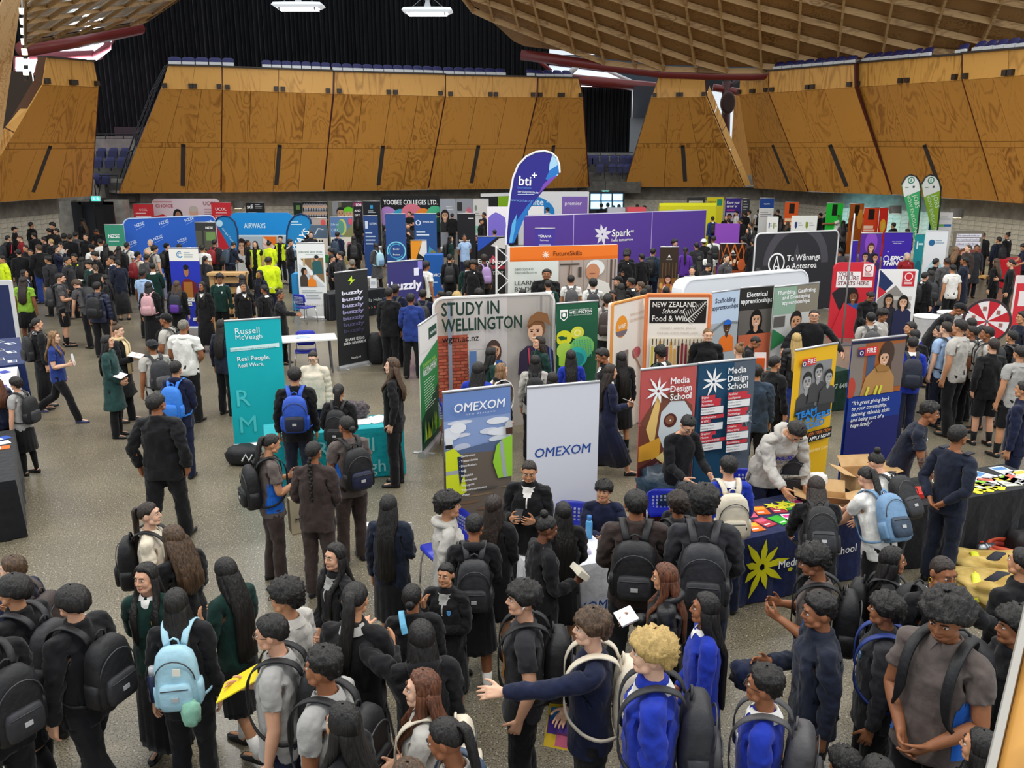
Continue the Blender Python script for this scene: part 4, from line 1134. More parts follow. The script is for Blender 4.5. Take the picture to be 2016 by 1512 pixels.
XA = (862, 912, 962, 1008, 1050, 1108, 1163, 1223, 1283, 1350, 1417, 1494, 1577, 1662, 1758, 1861, 1972, 2090, 2215)
def bx(y): return np.interp(y, [-120, 0, 40, 75, 95, 105], [820, 916, 946, 986, 1008, 1030])
def ylim(x): return np.interp(x, [900, 1030, 1300, 1480, 1760, 2060, 2300], [104, 105, 136, 141, 122, 92, 70])
def lat_px(i, j):
 xa = XA[i]; sl = np.interp(xa, [1008, 1283, 1417, 1494, 1577, 1662, 1758, 1972, 2215], [.26, .18, .1, .04, -.06, -.11, -.2, -.47, -.8])
 y = 0.0
 for _ in range(12):
  x = xa + sl * y
  y = .5*y + .5*(np.interp(x, [700, 900, 1063, 1223, 1358, 1498, 1592, 1740, 1900, 2060, 2300], [-175, -105, -50, 2, 47, 92, 118, 160, 204, 248, 312]) - (j - 4) * np.interp(x, [1000, 1163, 1300, 1500, 1700, 1900, 2060], [30, 33, 35, 38, 40, 43, 46]))
 x = xa + sl * y
 y = min(y, ylim(x)); y = max(y, -150); x = max(x, bx(y)); x = min(x, 2200)
 return x, y
def lat(i, j): return shell_pt(*lat_px(i, j))
def big(P):
 q = [to_px(p) for p in P]
 if len(q) == 2: return math.hypot(q[0][0]-q[1][0], q[0][1]-q[1][1]) > 3
 A = sum(q[k][0]*q[(k+1) % 4][1] - q[(k+1) % 4][0]*q[k][1] for k in range(4)); return abs(A) > 60
grid_roof(roof, lat, len(XA) - 1, 15, big, .1, .26, PLY_ROOF, RIB_WOOD)
up_ = np.array([.19, .47, .86]) * .42
MB().prism([shell_pt(x, y) + up_ for x, y in ((820,-120),(916,0),(946,40),(986,75),(1008,95),(1030,105),(1300,136),(1480,141),(1760,122),(2060,92),(2200,78),(2200,-150),(820,-150))], up_*.2).build('roof_deck', PLY_ROOF, roof)
bm_ = MB(); bm_.tube([shell_pt(1026, 108), shell_pt(1200, 131), shell_pt(1300, 143), shell_pt(1400, 147), shell_pt(1480, 148), shell_pt(1600, 138), shell_pt(1800, 120), shell_pt(2040, 96)], .26, 12)
o = bm_.build('beam', RED_STEEL, None, True); tag(o, kind='structure')
GLARE_PLY = noise_mat('glare_ply', 'd4d8d8', 'f0f4f6', 1.2, .2)  # timber like the other shell; daylight glare painted in as near-white
rl = empty('ceiling', (0, 0, 0)); tag(rl, kind='structure')
pl1 = at_y(200, 85, 40.0)
def shell_l(px, py):
 nrm = np.array([.35, .2, -1.0]); nrm /= np.linalg.norm(nrm); return at_plane(px, py, pl1, nrm)
def lat_l(i, j):
 x, y = 55 + (i - 4)*46.0 + (j - 5)*50.0, 90 - (i - 4)*31.0 - (j - 5)*8.0
 y = max(y, -60); y = min(y, 84 - (x - 55) * .17); x = max(x, 50); x = min(x, 348 - y * 1.45)
 return shell_l(x, y)
grid_roof(rl, lat_l, 10, 13, big, .06, .1, GLARE_PLY, RIB_WOOD)
o = MB().tube([shell_l(45, 97), shell_l(160, 79), shell_l(275, 56)], .25, 10).build('beam', RED_STEEL, None, True); tag(o, kind='structure')
o = MB().tube([at_y(60, 112, 46), at_y(185, 108, 46)], .22, 8).build('beam', mat('8a3a44', .4), None, True); tag(o, kind='structure')
o = MB().tube([at_y(185, 112, 46), at_y(212, 92, 46), at_y(210, 82, 46)], .2, 8).build('beam', mat('8a3a44', .4), None, True); tag(o, kind='structure')
dl = bpy.data.lights.new('shell_fill_light', 'AREA'); dl.energy = 5000; dl.color = (.85, .95, 1); dl.size = 6; dl.size_y = 2; dl.shape = 'RECTANGLE'  # added area lamp standing in for window daylight, aimed up at the left shell
q_ = bpy.data.objects.new('shell_fill_light', dl); COL.objects.link(q_); q_.location = at_y(140, 150, 47); q_.rotation_euler = (math.radians(-142), 0, 0); dl.spread = math.radians(110)
def window(n, corners, D, strength=3.0):
 P = [at_y(x, y, D) for x, y in corners]; c = sum(P) / 4
 r = empty('window_%d' % n, c); tag(r, kind='structure')
 MB().prism([p - c for p in P], (0, .05, 0)).build('window_pane', emit_mat('eaf6ff', strength), r)
 for k in range(4): MB().bar(P[k] - c - np.array([0, .05, 0]), P[(k+1) % 4] - c - np.array([0, .05, 0]), .1, .1).build('window_frame', mat('5a2a2c', .5), r)
window(1, ((30, 150), (70, 146), (78, 112), (30, 112)), 47.5, 4)
window(2, ((55, 112), (200, 116), (232, 70), (55, 84)), 52, 1.6)
window(3, ((1136, 172), (1252, 174), (1258, 168), (1136, 160)), 56.5, 5)
window(4, ((1246, 232), (1253, 232), (1260, 170), (1248, 170)), 56.5, 5)
window(5, ((1060, 150), (1250, 168), (1200, 142), (1060, 124)), 60, .55)
def bar_px(nm, a, b, D, r, m):
 o = MB().tube([at_y(*a, D), at_y(*b, D)], r, 8).build(nm, m, None, True); tag(o, kind='structure'); return o
bar_px('beam', (1062, 150), (1290, 172), 54.5, .3, RED_STEEL); bar_px('beam', (1120, 146), (1145, 122), 54, .16, WHITE_PL)
bar_px('beam', (1155, 122), (1262, 168), 55, .1, WHITE_PL); bar_px('beam', (1052, 112), (1085, 140), 55, .12, RED_STEEL)
bar_px('beam', (1404, 172), (1460, 182), 52, .2, RED_STEEL); bar_px('beam', (1425, 178), (1460, 152), 52, .1, mat('3a2426', .5)); bar_px('beam', (1430, 160), (1428, 300), 52, .25, mat('4a2320', .5))
o = px_box('wall_lining', 1246, 170, 1300, 232, 54, mat('3a4048', .3)); tag(o, kind='structure')
o = px_box('wall_lining', 1238, 232, 1300, 320, 54.5, mat('8d9296', .8)); tag(o, kind='structure')
o = px_box('wall_lining', 1370, 140, 1500, 180, 56, mat('20262c', .8)); tag(o, kind='structure')
o = px_box('wall_lining', 1432, 178, 1500, 420, 53.5, PLY); tag(o, kind='structure')
o = px_box('wall_lining', 1040, 108, 1500, 170, 62, mat('39424c', .8)); tag(o, kind='structure')
sp = MB().rings([[(.42*math.cos(t)*q, y, .62*math.sin(t)*q) for t in [2*math.pi*k/20 for k in range(20)]] for y, q in ((0, .9), (.05, 1), (.2, 1), (.26, .8))]).build('wall_speaker', mat('4c2c22', .6), None, True)
sp.location = at_y(1434, 202, 51.0); tag(sp, 'round dark speaker on the post right of the lone plywood panel', 'speaker')
MB().rings([[(.36*math.cos(t), -.02, .55*math.sin(t)) for t in [2*math.pi*k/20 for k in range(20)]], [(.3*math.cos(t), -.06, .46*math.sin(t)) for t in [2*math.pi*k/20 for k in range(20)]]]).build('speaker_grille', mat('35201a', .8), sp)
pk = empty('wall_left', (0, 0, 0)); tag(pk, kind='structure')
for k in range(9):
 a0, a1 = -150 + k*24, -150 + (k+1)*24
 A = [(a0 + (300-310)*.52, 310), (a1 + (300-310)*.52 - .6, 310), (a1 + 330*.52 - .6, -30), (a0 + 330*.52, -30)]
 pts = []
 for x, y in A:
  lim = np.interp(y, [-30, 150, 310], [46, 48, -2]); pts.append((min(x, lim), y))
 if abs(pts[0][0]-pts[1][0]) + abs(pts[2][0]-pts[3][0]) < 2: continue
 P = [at_plane(x, y, (-19.5, 30, 0), np.array([1, -.12, -.08])) for x, y in pts]
 MB().prism(P, (-.06, 0, 0)).build('plank', PLANK, pk)
mast = empty('blinder_mast', at_y(46, 80, 30)); tag(mast, 'black mast with a ladder of small white lamps by the plank wall', 'light mast')
MB().bar(at_y(45, -20, 30) - at_y(46, 80, 30), at_y(52, 156, 30) - at_y(46, 80, 30), .1).build('mast_pole', BLACK_STEEL, mast)
for k in range(7):
 p = at_y(43.5 + k*1.2, 22 + k*20, 29.9) - at_y(46, 80, 30)
 MB().box(p, (.14, .1, .19)).build('lamp_face', emit_mat('fff2d8', 1.1), mast)
bal = empty('trim_balustrade', (0, 0, 0)); tag(bal, kind='structure')
E = [at_plane(x, y, at_y(1985, 1400, 2.4), np.array([-.78, -.35, .5])) for x, y in ((1932, 1560), (1950, 1560), (2030, 1212), (2022, 1180))]
MB().prism(E, (.02, .04, -.03)).build('rail_capping', mat('b8b4ac', .35), bal)
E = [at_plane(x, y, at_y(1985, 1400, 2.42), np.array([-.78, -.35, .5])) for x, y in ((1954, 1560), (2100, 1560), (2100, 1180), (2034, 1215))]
MB().prism(E, (.02, .04, -.03)).build('plywood_sheet', PLY_LIT, bal)
def luminaire(px, py, D, label):
 r = empty('high_bay_luminaire', at_y(px, py, D)); tag(r, label, 'ceiling lamp')
 MB().rings([[(a*x, b*y, z) for x, y in ((-1,-1),(1,-1),(1,1),(-1,1))] for z, a, b in ((0,.85,.34),(.1,1.02,.42),(.2,.95,.36),(.24,.5,.2))]).build('lamp_housing', emit_mat('e9eef2', .35), r)
 for k in range(4): MB().tube([(-.78, -.24 + .16*k, -.03), (.78, -.24 + .16*k, -.03)], .035, 8).build('lamp_tube', emit_mat('f6fbff', 14), r)
 MB().rings([[(.16*s*math.cos(t), .16*s*math.sin(t), z) for t in [2*math.pi*q/12 for q in range(12)]] for z, s in ((.2, 1), (.5, .45), (.54, .9), (.75, .9))]).build('lamp_driver', mat('cfcfcf', .5), r)
 for s in (-1, 1): MB().tube([(s*.7, 0, .2), (0, 0, .75)], .01, 5).build('wire', mat('88898c', .5), r)
 MB().tube([(0, 0, .75), (0, 0, 6)], .02, 5).build('wire', mat('88898c', .5), r)
 for s in (-.72, .72): MB().box((s, -.3, -.02), (.06, .1, .16)).build('lamp_clip', mat('6d6f73', .5), r)
luminaire(588, 17, 38, 'lit high bay lamp hanging before the black curtain, left of two')
luminaire(842, 27, 38, 'lit high bay lamp hanging before the black curtain, right of two')
# ------------------------------------------------------------------ printed stands: boards with flat print and lettering on them
TEXT_CACHE = {}
def text_geo(s, bold=0.0, shear=0.0, sp=1.0):
 key = (s, bold, shear, sp)
 if key in TEXT_CACHE: return TEXT_CACHE[key]
 c = bpy.data.curves.new('lettering', 'FONT'); c.body = s; c.offset = bold; c.shear = shear; c.resolution_u = 2; c.space_character = sp; c.space_line = .95
 o = link(bpy.data.objects.new('lettering', c)); dg = bpy.context.evaluated_depsgraph_get(); me = o.evaluated_get(dg).to_mesh()
 V = np.array([v.co[:] for v in me.vertices]); Fc = [list(p.vertices) for p in me.polygons]
 bpy.data.objects.remove(o); bpy.data.curves.remove(c)
 TEXT_CACHE[key] = (V, Fc); return V, Fc
class Art:
 """flat print on a board of size w x h; u from the left, v from the top, both 0..1"""
 def __init__(s, w, h, vs=1.0): s.w, s.H, s.h, s.vs, s.P, s.T, s.k = w, h, h*vs, vs, {}, {}, 0
 def xy(s, u, v, k): return ((u - .5) * s.w, -.0012 * k - .001, s.H - v * s.h)
 def cl(s, v): return 1/s.vs if v >= 1 else max(0, v)
 def _add(s, D, col, V, Fc):
  mb = D.setdefault(col, MB()); mb.add(V, Fc)
 def poly(s, pts, col):
  pts = [(min(1, max(0, u)), s.cl(v)) for u, v in pts]; s.k += 1; n = len(pts); s._add(s.P, col, [s.xy(u, v, s.k) for u, v in pts], [tuple(range(n))]); return s
 def rect(s, u0, v0, u1, v1, col): return s.poly([(u0, v1), (u1, v1), (u1, v0), (u0, v0)], col)
 def ell(s, u, v, ru, rv, col, n=18, a0=0, a1=360):
  full = a1 - a0 >= 360; m = n if full else n + 1
  pts = [(u + ru*math.cos(math.radians(a0 + (a1-a0)*k/n)), v - rv*math.sin(math.radians(a0 + (a1-a0)*k/n))) for k in range(m)]
  return s.poly(pts, col)
 def disc(s, u, v, r, col, **kw): return s.ell(u, v, r / s.w, r / s.h, col, **kw)   # r in metres
 def ring(s, u, v, r, t, col, n=24, a0=0, a1=360):
  s.k += 1; V, Fc = [], []
  for k in range(n + 1):
   a = math.radians(a0 + (a1-a0)*k/n)
   for q in (r, r - t): V.append(s.xy(min(1, max(0, u + q*math.cos(a)/s.w)), s.cl(v - q*math.sin(a)/s.h), s.k))
  for k in range(n): Fc.append((2*k, 2*k+1, 2*k+3, 2*k+2))
  s._add(s.P, col, V, Fc); return s
 def line(s, pts, t, col):
  for (u0, v0), (u1, v1) in zip(pts[:-1], pts[1:]):
   dx, dy = (u1-u0)*s.w, (v1-v0)*s.h; L = math.hypot(dx, dy); nx, ny = -dy/L*t/2/s.w, dx/L*t/2/s.h
   s.poly([(u0+nx, v0+ny), (u1+nx, v1+ny), (u1-nx, v1-ny), (u0-nx, v0-ny)], col)
  return s
 def burst(s, u, v, r, n, col, inner=.18, rot=0, w=.16, lens=None):
  for k in range(n):
   a = math.radians(rot + 360*k/n); q = r * (lens[k % len(lens)] if lens else 1); c, d = math.cos(a), math.sin(a)
   f = lambda x, y: (u + (x*c - y*d)/s.w, v - (x*d + y*c)/s.h)
   s.poly([f(r*inner*.3, -r*w*.35), f(q*.55, -r*w*.55), f(q, 0), f(q*.55, r*w*.55), f(r*inner*.3, r*w*.35)], col)
  return s
 def text(s, t, u, v, w=None, h=None, col='ffffff', bold=0.0, shear=0.0, align='l', rot=0, sp=1.0):
  """w, h: width / letter height as fractions of the board; v is the base line"""
  V, Fc = text_geo(t, 0, shear, sp)
  if not len(V): return s
  if bold:
   n = len(V); Fc = [[i + n*j for i in f] for j in range(5) for f in Fc]; V = np.concatenate([V + np.array(d)*bold*.8 for d in ((0,0,0),(1,0,0),(-1,0,0),(0,1,0),(0,-1,0))])
  x0, x1 = V[:,0].min(), V[:,0].max(); y1 = .72
  if w is not None:
   kx = w * s.w / (x1 - x0); ky = kx if h is None else h * s.h / y1
  else: ky = h * s.h / y1; kx = ky
  X = (V[:,0] - x0) * kx; Y = V[:,1] * ky
  if align == 'c': X = X - (x1 - x0) * kx / 2
  if align == 'r': X = X - (x1 - x0) * kx
  a = math.radians(rot); s.k += 1
  P = np.stack([(u-.5)*s.w + X*math.cos(a) - Y*math.sin(a), -.0012*s.k - .001 - (.0002*(np.arange(len(V))//(len(V)//5)) if bold else np.zeros(len(V))), s.H - v*s.h + X*math.sin(a) + Y*math.cos(a)], 1)
  s._add(s.T, col, P, Fc); return s
 def lines(s, n, u0, u1, v0, v1, col, frac=.35, rnd=1):
  R = random.Random(rnd)
  for k in range(n):
   v = v0 + (v1-v0)*k/n; s.rect(u0, v, u0 + (u1-u0)*R.uniform(.6, 1), v + (v1-v0)/n*frac, col)
  return s
 def face(s, u, v, r, skin='c08a66', hair='17120f', shirt='333333', long=False, hat=None, body=True, look=0):
  """simple printed portrait: r is half the head width in metres"""
  a, b = r/s.w, r/s.h
  if long: s.ell(u, v + .35*b, 1.35*a, 2.1*b, hair)
  if body: s.poly([(u-2.3*a, v+5.2*b), (u-2.1*a, v+2.5*b), (u-1.2*a, v+1.75*b), (u+1.2*a, v+1.75*b), (u+2.1*a, v+2.5*b), (u+2.3*a, v+5.2*b)], shirt)
  s.poly([(u-.45*a, v+1.9*b), (u-.42*a, v+.9*b), (u+.42*a, v+.9*b), (u+.45*a, v+1.9*b), (u, v+2.3*b)], skin)
  if not long: s.ell(u, v - .25*b, 1.1*a, 1.25*b, hair)
  s.ell(u + look*a*.15, v + .1*b, .92*a, 1.25*b, skin)
  s.poly([(u-1.0*a, v-.3*b), (u-.8*a, v-1.05*b), (u, v-1.4*b), (u+.8*a, v-1.05*b), (u+1.0*a, v-.3*b), (u+.5*a, v-.7*b), (u-.4*a, v-.75*b)], hair)
  for q in (-1, 1):
   s.ell(u + (q*.38 + look*.25)*a, v + .02*b, .16*a, .09*b, '1c1310', 8); s.rect(u + (q*.38+look*.25)*a - .22*a, v - .25*b, u + (q*.38+look*.25)*a + .22*a, v - .17*b, hair)
  s.ell(u + look*.25*a, v + .72*b, .38*a, .13*b, 'f2ece6', 10, 180, 360); s.ell(u + look*.3*a, v + .4*b, .13*a, .14*b, 'a86e52', 8)
  if hat: s.ell(u, v - .55*b, 1.15*a, .95*b, hat, 16, 0, 180); s.rect(u-1.3*a, v-.6*b, u+1.3*a, v-.48*b, hat)
  return s
 def build(s, parent, y=0.0):
  for D, nm in ((s.P, 'print'), (s.T, 'lettering')):
   if not D: continue
   V, Fc, mi, ms = [], [], [], []
   for i, (col, mb) in enumerate(D.items()):
    b = len(V); V += mb.v; Fc += [[b + q for q in f] for f in mb.f]; mi += [i]*len(mb.f); ms.append(mat(col, .5, 'paper', spec=.3))
   V = [(p[0], p[1] + y, p[2]) for p in V]
   np_obj(nm, V, Fc, ms, parent, False, mi)
OBST = []
def frame_of(TL, TR, z=None, D=None, D2=None):
 """board standing on the floor with its top corners at these pixels: origin at the foot of its middle, width, height, turn"""
 if z is not None: P, Q = at_z(*TL, z), at_z(*TR, z)
 else: P, Q = at_y(*TL, D), at_y(*TR, D if D2 is None else D2)
 e = (Q - P)[:2]; w = np.linalg.norm(e); h = (P[2] + Q[2]) / 2; c = (P + Q) / 2
 return np.array([c[0], c[1], 0]), w, h, math.atan2(e[1], e[0])
def rollup(label, TL, TR, z=None, D=None, D2=None, base='c9c9cb', back='d9d9d9', bg='ffffff', art=None, lift=.07, group=None, vs=1.0):
 c, w, h, r = frame_of(TL, TR, z, D, D2)
 OBST.append((c, w/2, .06, r)); root = empty('rollup_banner', c, r); tag(root, label, 'banner', group)
 MB().box((0, .006, lift + (h-lift)/2), (w, .008, h - lift)).build('graphic', mat(bg, .5, 'paper'), root)
 a = Art(w*.985, h - lift - .02, vs)
 if art: art(a)
 if a.P or a.T:
  a.build(root);
  for o in root.children:
   if o.name.startswith(('print', 'lettering')): o.location.z = lift
 m = MB(); m.tube([(-w/2, .004, h), (w/2, .004, h)], .016, 8); m.build('top_bar', mat(base, .35, metal=.6), root, True)
 m = MB(); m.rings([[(x, y, z_) for y, z_ in ((-.06,.0),(.07,.0),(.06,.07),(.02,.09),(-.03,.09),(-.055,.05))] for x in (-w/2-.01, w/2+.01)]); m.build('base_cassette', mat(base, .35, metal=.6), root)
 for q in (-.32, .32): MB().box((q*w, .02, .008), (.05, .34, .014)).build('foot', mat(base, .4, metal=.4), root)
 MB().tube([(0, .03, .05), (0, .03, h)], .01, 6).build('support_pole', mat('8d8d90', .4, metal=.6), root)
 return root
def wall_board(name, label, TL, TR, z=None, D=None, D2=None, bg='ffffff', art=None, rad=.12, thick=.08, cat='display wall', edge=None, legs=False, z0=.0, group=None, vs=1.0):
 c, w, h, r = frame_of(TL, TR, z, D, D2)
 OBST.append((c + thick/2*np.array([-math.sin(r), math.cos(r), 0]), w/2, thick/2 + .02, r)); root = empty(name, c, r); tag(root, label, cat, group)
 pts = [(-w/2, 0, z0), (w/2, 0, z0)]
 for k in range(7): a = math.pi/2*k/6; pts.append((w/2 - rad + rad*math.cos(a), 0, h - rad + rad*math.sin(a)))
 for k in range(7): a = math.pi/2 + math.pi/2*k/6; pts.append((-w/2 + rad + rad*math.cos(a), 0, h - rad + rad*math.sin(a)))
 MB().prism(pts, (0, thick, 0)).build('panel', mat(bg, .55, 'paper'), root)
 if edge: MB().tube(pts[1:-0 or None] + [pts[0]], .025, 6).build('edge_frame', mat(edge, .4), root)
 a = Art(w, h - z0, vs)
 if art: art(a)
 a.build(root)
 for o in root.children:
  if o.name.startswith(('print', 'lettering')): o.location.z = z0
 for q in (-.4, .4): MB().box((q*w, thick/2, .012), (.08, .5, .02)).build('foot', mat('9a9a9c', .4), root)
 return root
def sail_flag(label, D, foot, pole_px, edge_px, bg, art=None, polecol='1c2a55', rim=None):
 """pole_px: pixels up the curved pole side, edge_px: pixels back down the free edge"""
 P0 = at_y(*foot, D); root = empty('sail_flag', [P0[0], P0[1], 0]); tag(root, label, 'flag')
 O = np.array([P0[0], P0[1], 0]); A = [at_y(*p, D) - O for p in pole_px]; B = [at_y(*p, D) - O for p in edge_px]
 V = [p + [0, .004, 0] for p in A + B]; MB().prism(V[::-1], (0, .008, 0)).build('sail', mat(bg, .6, 'paper'), root)
 if rim: MB().tube(A, .03, 6).build('pole_sleeve', mat(rim, .6), root)
 MB().tube([[A[0][0], .0, 0.02], A[0]] , .022, 6).build('pole', mat('b5b7bb', .3, metal=.7), root)
 MB().box((A[0][0], 0, .02), (.6, .06, .04)).build('base_cross', mat('2a2a2c', .5), root); MB().box((A[0][0], 0, .025), (.06, .6, .04)).build('base_cross', mat('2a2a2c', .5), root)
 xs = [p[0] for p in A + B]; zs = [p[2] for p in A + B]
 a = Art(max(xs) - min(xs), max(zs) - min(zs)); cx, z0 = (max(xs) + min(xs))/2, min(zs)
 def uv(px, py): p = at_y(px, py, D) - O; return (p[0] - cx)/a.w + .5, 1 - (p[2] - z0)/a.h
 if art: art(a, uv)
 a.build(root)
 for o in root.children:
  if o.name.startswith(('print', 'lettering')): o.location.x = cx; o.location.z = z0
 return root
# ---- the nearest row of banners
def omx(a):
 a.rect(0, 0, 1, .5, '8fa5d2'); a.rect(0, 0, 1, .2, '6f8cc4')
 R = random.Random(4)
 for k in range(9): a.ell(R.uniform(.0, 1), R.uniform(.2, .42), R.uniform(.12, .3), R.uniform(.012, .035), R.choice(['dfe3ec', 'c6cde0', 'eef0f4']), 14)
 a.ell(.08, .3, .16, .05, 'e8eaf0'); a.ell(.2, .26, .12, .04, 'f1f2f5')
 a.poly([(0,.5),(0,.44),(.3,.42),(.6,.4),(1,.385),(1,.6),(0,.6)], '5b6c8e'); a.poly([(0,1),(0,.47),(.35,.455),(.7,.47),(1,.44),(1,1)], '6d6256')
 for k in range(16): a.ell(R.uniform(0, 1), R.uniform(.5, .95), R.uniform(.1, .25), R.uniform(.006, .016), R.choice(['57524c', '8a7358', '7c5f48', '60666a']), 12)
 a.poly([(0,.42),(.12,.4),(.24,.47),(.3,.75),(0,.8)], 'd9e427'); a.rect(.0,.57,.3,.6,'a9aeb0'); a.poly([(.17,.47),(.24,.47),(.27,.6),(.2,.7)], '2c3350')
 a.ell(.03, .36, .08, .045, 'e8e8e6'); a.rect(0,.37,.1,.4,'1c1c1e')
 a.poly([(.76,.42),(.86,.38),(1,.36),(1,.68),(.78,.68),(.7,.55)], '9bd33a'); a.poly([(.8,.4),(.85,.39),(.92,.68),(.86,.68)], 'aab2b6'); a.ell(.96, .285, .07, .04, 'c9c9c6'); a.rect(.9,.3,1,.35,'4a2f24')
 a.text('OMEXOM', .13, .135, .76, col='ffffff', bold=.015, shear=.12); a.text('NEW ZEALAND', .3, .165, .44, h=.012, col='dfe6f4', sp=1.5)
 for k, t in enumerate(('Generation', 'Transmission', 'Distribution', 'Gas', 'Industrial', 'Commercial', 'Transport', 'Telecommunication', 'Water')): a.text('· ' + t, .19, .475 + .037*k, h=.018, col='ffffff', bold=.012)
rollup('tall landscape banner with white company name above clouds and yellow safety jackets', (871,773), (1006,757), 2.1, art=omx, vs=0.73, bg='6d6256')
rollup('plain white roll-up banner with blue company name at mid height', (1038,763), (1181,751), 2.1, bg='dfe0e8', art=lambda a: a.text('OMEXOM', .1, .385, .8, col='2b4fa0', bold=.012, shear=.12))
def russ(a):
 a.text('Russell', .17, .1, .44, col='eafcfc', bold=.004); a.text('McVeagh', .17, .145, .48, col='eafcfc', bold=.004)
 a.poly([(.06,.205),(.95,.19),(.95,.225),(.06,.235)], 'd8f2f2'); a.text('russellmcveagh.com/students', .08, .226, .8, h=.014, col='3b9aa4')
 a.text('Real People,', .17, .315, .6, col='ffffff', bold=.008); a.text('Real Work.', .17, .365, .48, col='ffffff', bold=.008)
 a.text('R', .1, .68, h=.14, col='4fd0d6', bold=.005); a.text('M', .12, .9, h=.14, col='4fd0d6', bold=.005)
rollup('turquoise roll-up banner reading Real People, Real Work', (441,632), (552,625), 2.05, bg='17b4be', art=russ)
def buz(a):
 a.poly([(.52,.04),(.38,.095),(.48,.095),(.44,.135),(.62,.08),(.52,.08)], 'c8e83a')
 g = ['f2f0ff', 'dcd8f4', 'bdb8e0', '9c98c4', '7c7aa2', '5f5e80', '4a4a62']
 for k in range(7): a.text('buzzzly'.replace('zzz', 'zz'), .18, .235 + .068*k, .66, h=.04, col=g[k], bold=.045)
 a.text('SHARE IDEAS', .22, .735, .6, col='ffffff', bold=.02); a.text('EARN REWARDS', .16, .775, .7, col='ffffff', bold=.02)
 a.text('buzzly.nz', .38, .935, .3, col='ffffff')
rollup('charcoal roll-up banner repeating a fading lilac company name under a lime lightning bolt', (658,537), (723,530), 2.1, bg='2d2e30', art=buz)
def buz2(a):
 a.rect(.86,.0,.99,.1,'8f86d8'); a.rect(.74,.08,.88,.17,'f1efff'); a.text('buzzly', .06, .32, .9, h=.1, col='f6f4ff', bold=.05); a.poly([(.55,.6),(1,.36),(1,.5),(.65,.7)], '8f86d8'); a.poly([(.3,.55),(.55,.55),(.7,1),(.35,1)], 'e07ac4')
rollup('purple roll-up banner with one white pixel-style company name', (763,516), (832,511), 2.1, bg='3d3a78', art=buz2)
def jobs(a):
 a.text('Jobs and Skills Hubs', .06, .125, .86, col='3d6a5c'); a.rect(.3,.14,.94,.147,'b9cfc4')
 a.poly([(.06,.27),(.06,.58),(.95,.58)], 'cfd6da'); a.poly([(.1,.2),(.94,.19),(.94,.53)], '8b6f4e'); a.rect(.2,.2,.27,.3,'c9a878'); a.rect(.5,.2,.58,.33,'a98a5c')
 a.poly([(.52,.26),(.66,.22),(.86,.24),(.92,.4),(.55,.42)], '2f5f62'); a.ell(.7,.2,.07,.03,'d6a283'); a.ell(.7,.18,.08,.025,'2a2a2c')
 a.poly([(.06,.46),(.2,.38),(.34,.46),(.34,.58),(.06,.58)], '4a4038'); a.ell(.22,.37,.11,.05,'2a1c14'); a.ell(.27,.385,.06,.035,'b98a68')
 a.poly([(.34,.5),(.48,.45),(.64,.5),(.66,.58),(.34,.58)], 'f08a2a'); a.ell(.48,.43,.07,.035,'c99a78'); a.ell(.48,.405,.08,.022,'f4f4f2')
 a.lines(2, .1, .9, .63, .68, '9fb0a8', .3); a.lines(2, .25, .9, .7, .77, '8a9a92', .3, 3)
 for k in range(12): a.poly([(.12+.065*k,.82),(.15+.065*k,.835),(.12+.065*k,.85),(.135+.065*k,.835)], ['2f6a5a','d06a6a'][k % 3 == 0])
rollup('white banner about jobs and skills with diagonal photo panels of workers', (583,480), (638,476), D=24.1, bg='eef0f0', art=jobs)
# ---- Wellington stand
def study(a):
 a.rect(0,0,.16,1,'c9b8ac'); a.rect(.16,0,.42,.5,'d8d0cc'); a.rect(.6,0,1,1,'b9b2ac'); a.rect(.42,0,.6,1,'cfc8c6'); a.rect(.0,.35,.27,1,'b4604a')
 R = random.Random(2)
 for r in range(22):
  for q in range(4):
   u0 = .0 + q*.07 + (r % 2)*.03
   if u0 < .25: a.rect(u0, .36 + r*.03, min(.27, u0 + .062), .383 + r*.03, R.choice(['b9543e','a84a38','c4694f','b0604a']))
 a.rect(.1,.02,.13,1,'8d94a4'); a.rect(.27,.5,.33,1,'5c7cae'); a.rect(.86,0,.88,1,'8f8a86'); a.rect(.94,0,.95,1,'9a948e')
 a.text('STUDY IN', .05, .155, .47, h=.125, col='1f3a30', bold=.03); a.text('WELLINGTON', .05, .3, .66, h=.12, col='1f3a30', bold=.03); a.text('wgtn.ac.nz', .05, .4, .3, col='151515', bold=.015)
 a.face(.47,.5,.1,'d8a684','4a3a34','3a5f9e',long=True,look=1); a.face(.83,.34,.14,'dcae90','7c5232','3a3048',look=-1)
 a.poly([(.74,.3),(.77,.2),(.84,.15),(.92,.18),(.95,.3),(.9,.26),(.82,.24)], '8a5f3c')
 for k in range(4): a.line([(.76+.06*k,.5),(.78+.06*k,.75)], .03, ['c2475a','5a70b0'][k % 2])
wall_board('display_wall', 'curved fabric wall reading Study in Wellington over brick and smiling student', (853,588), (1091,577), 2.25, bg='d8d2ce', art=study, vs=0.78, rad=.16, edge='e4e0dc')
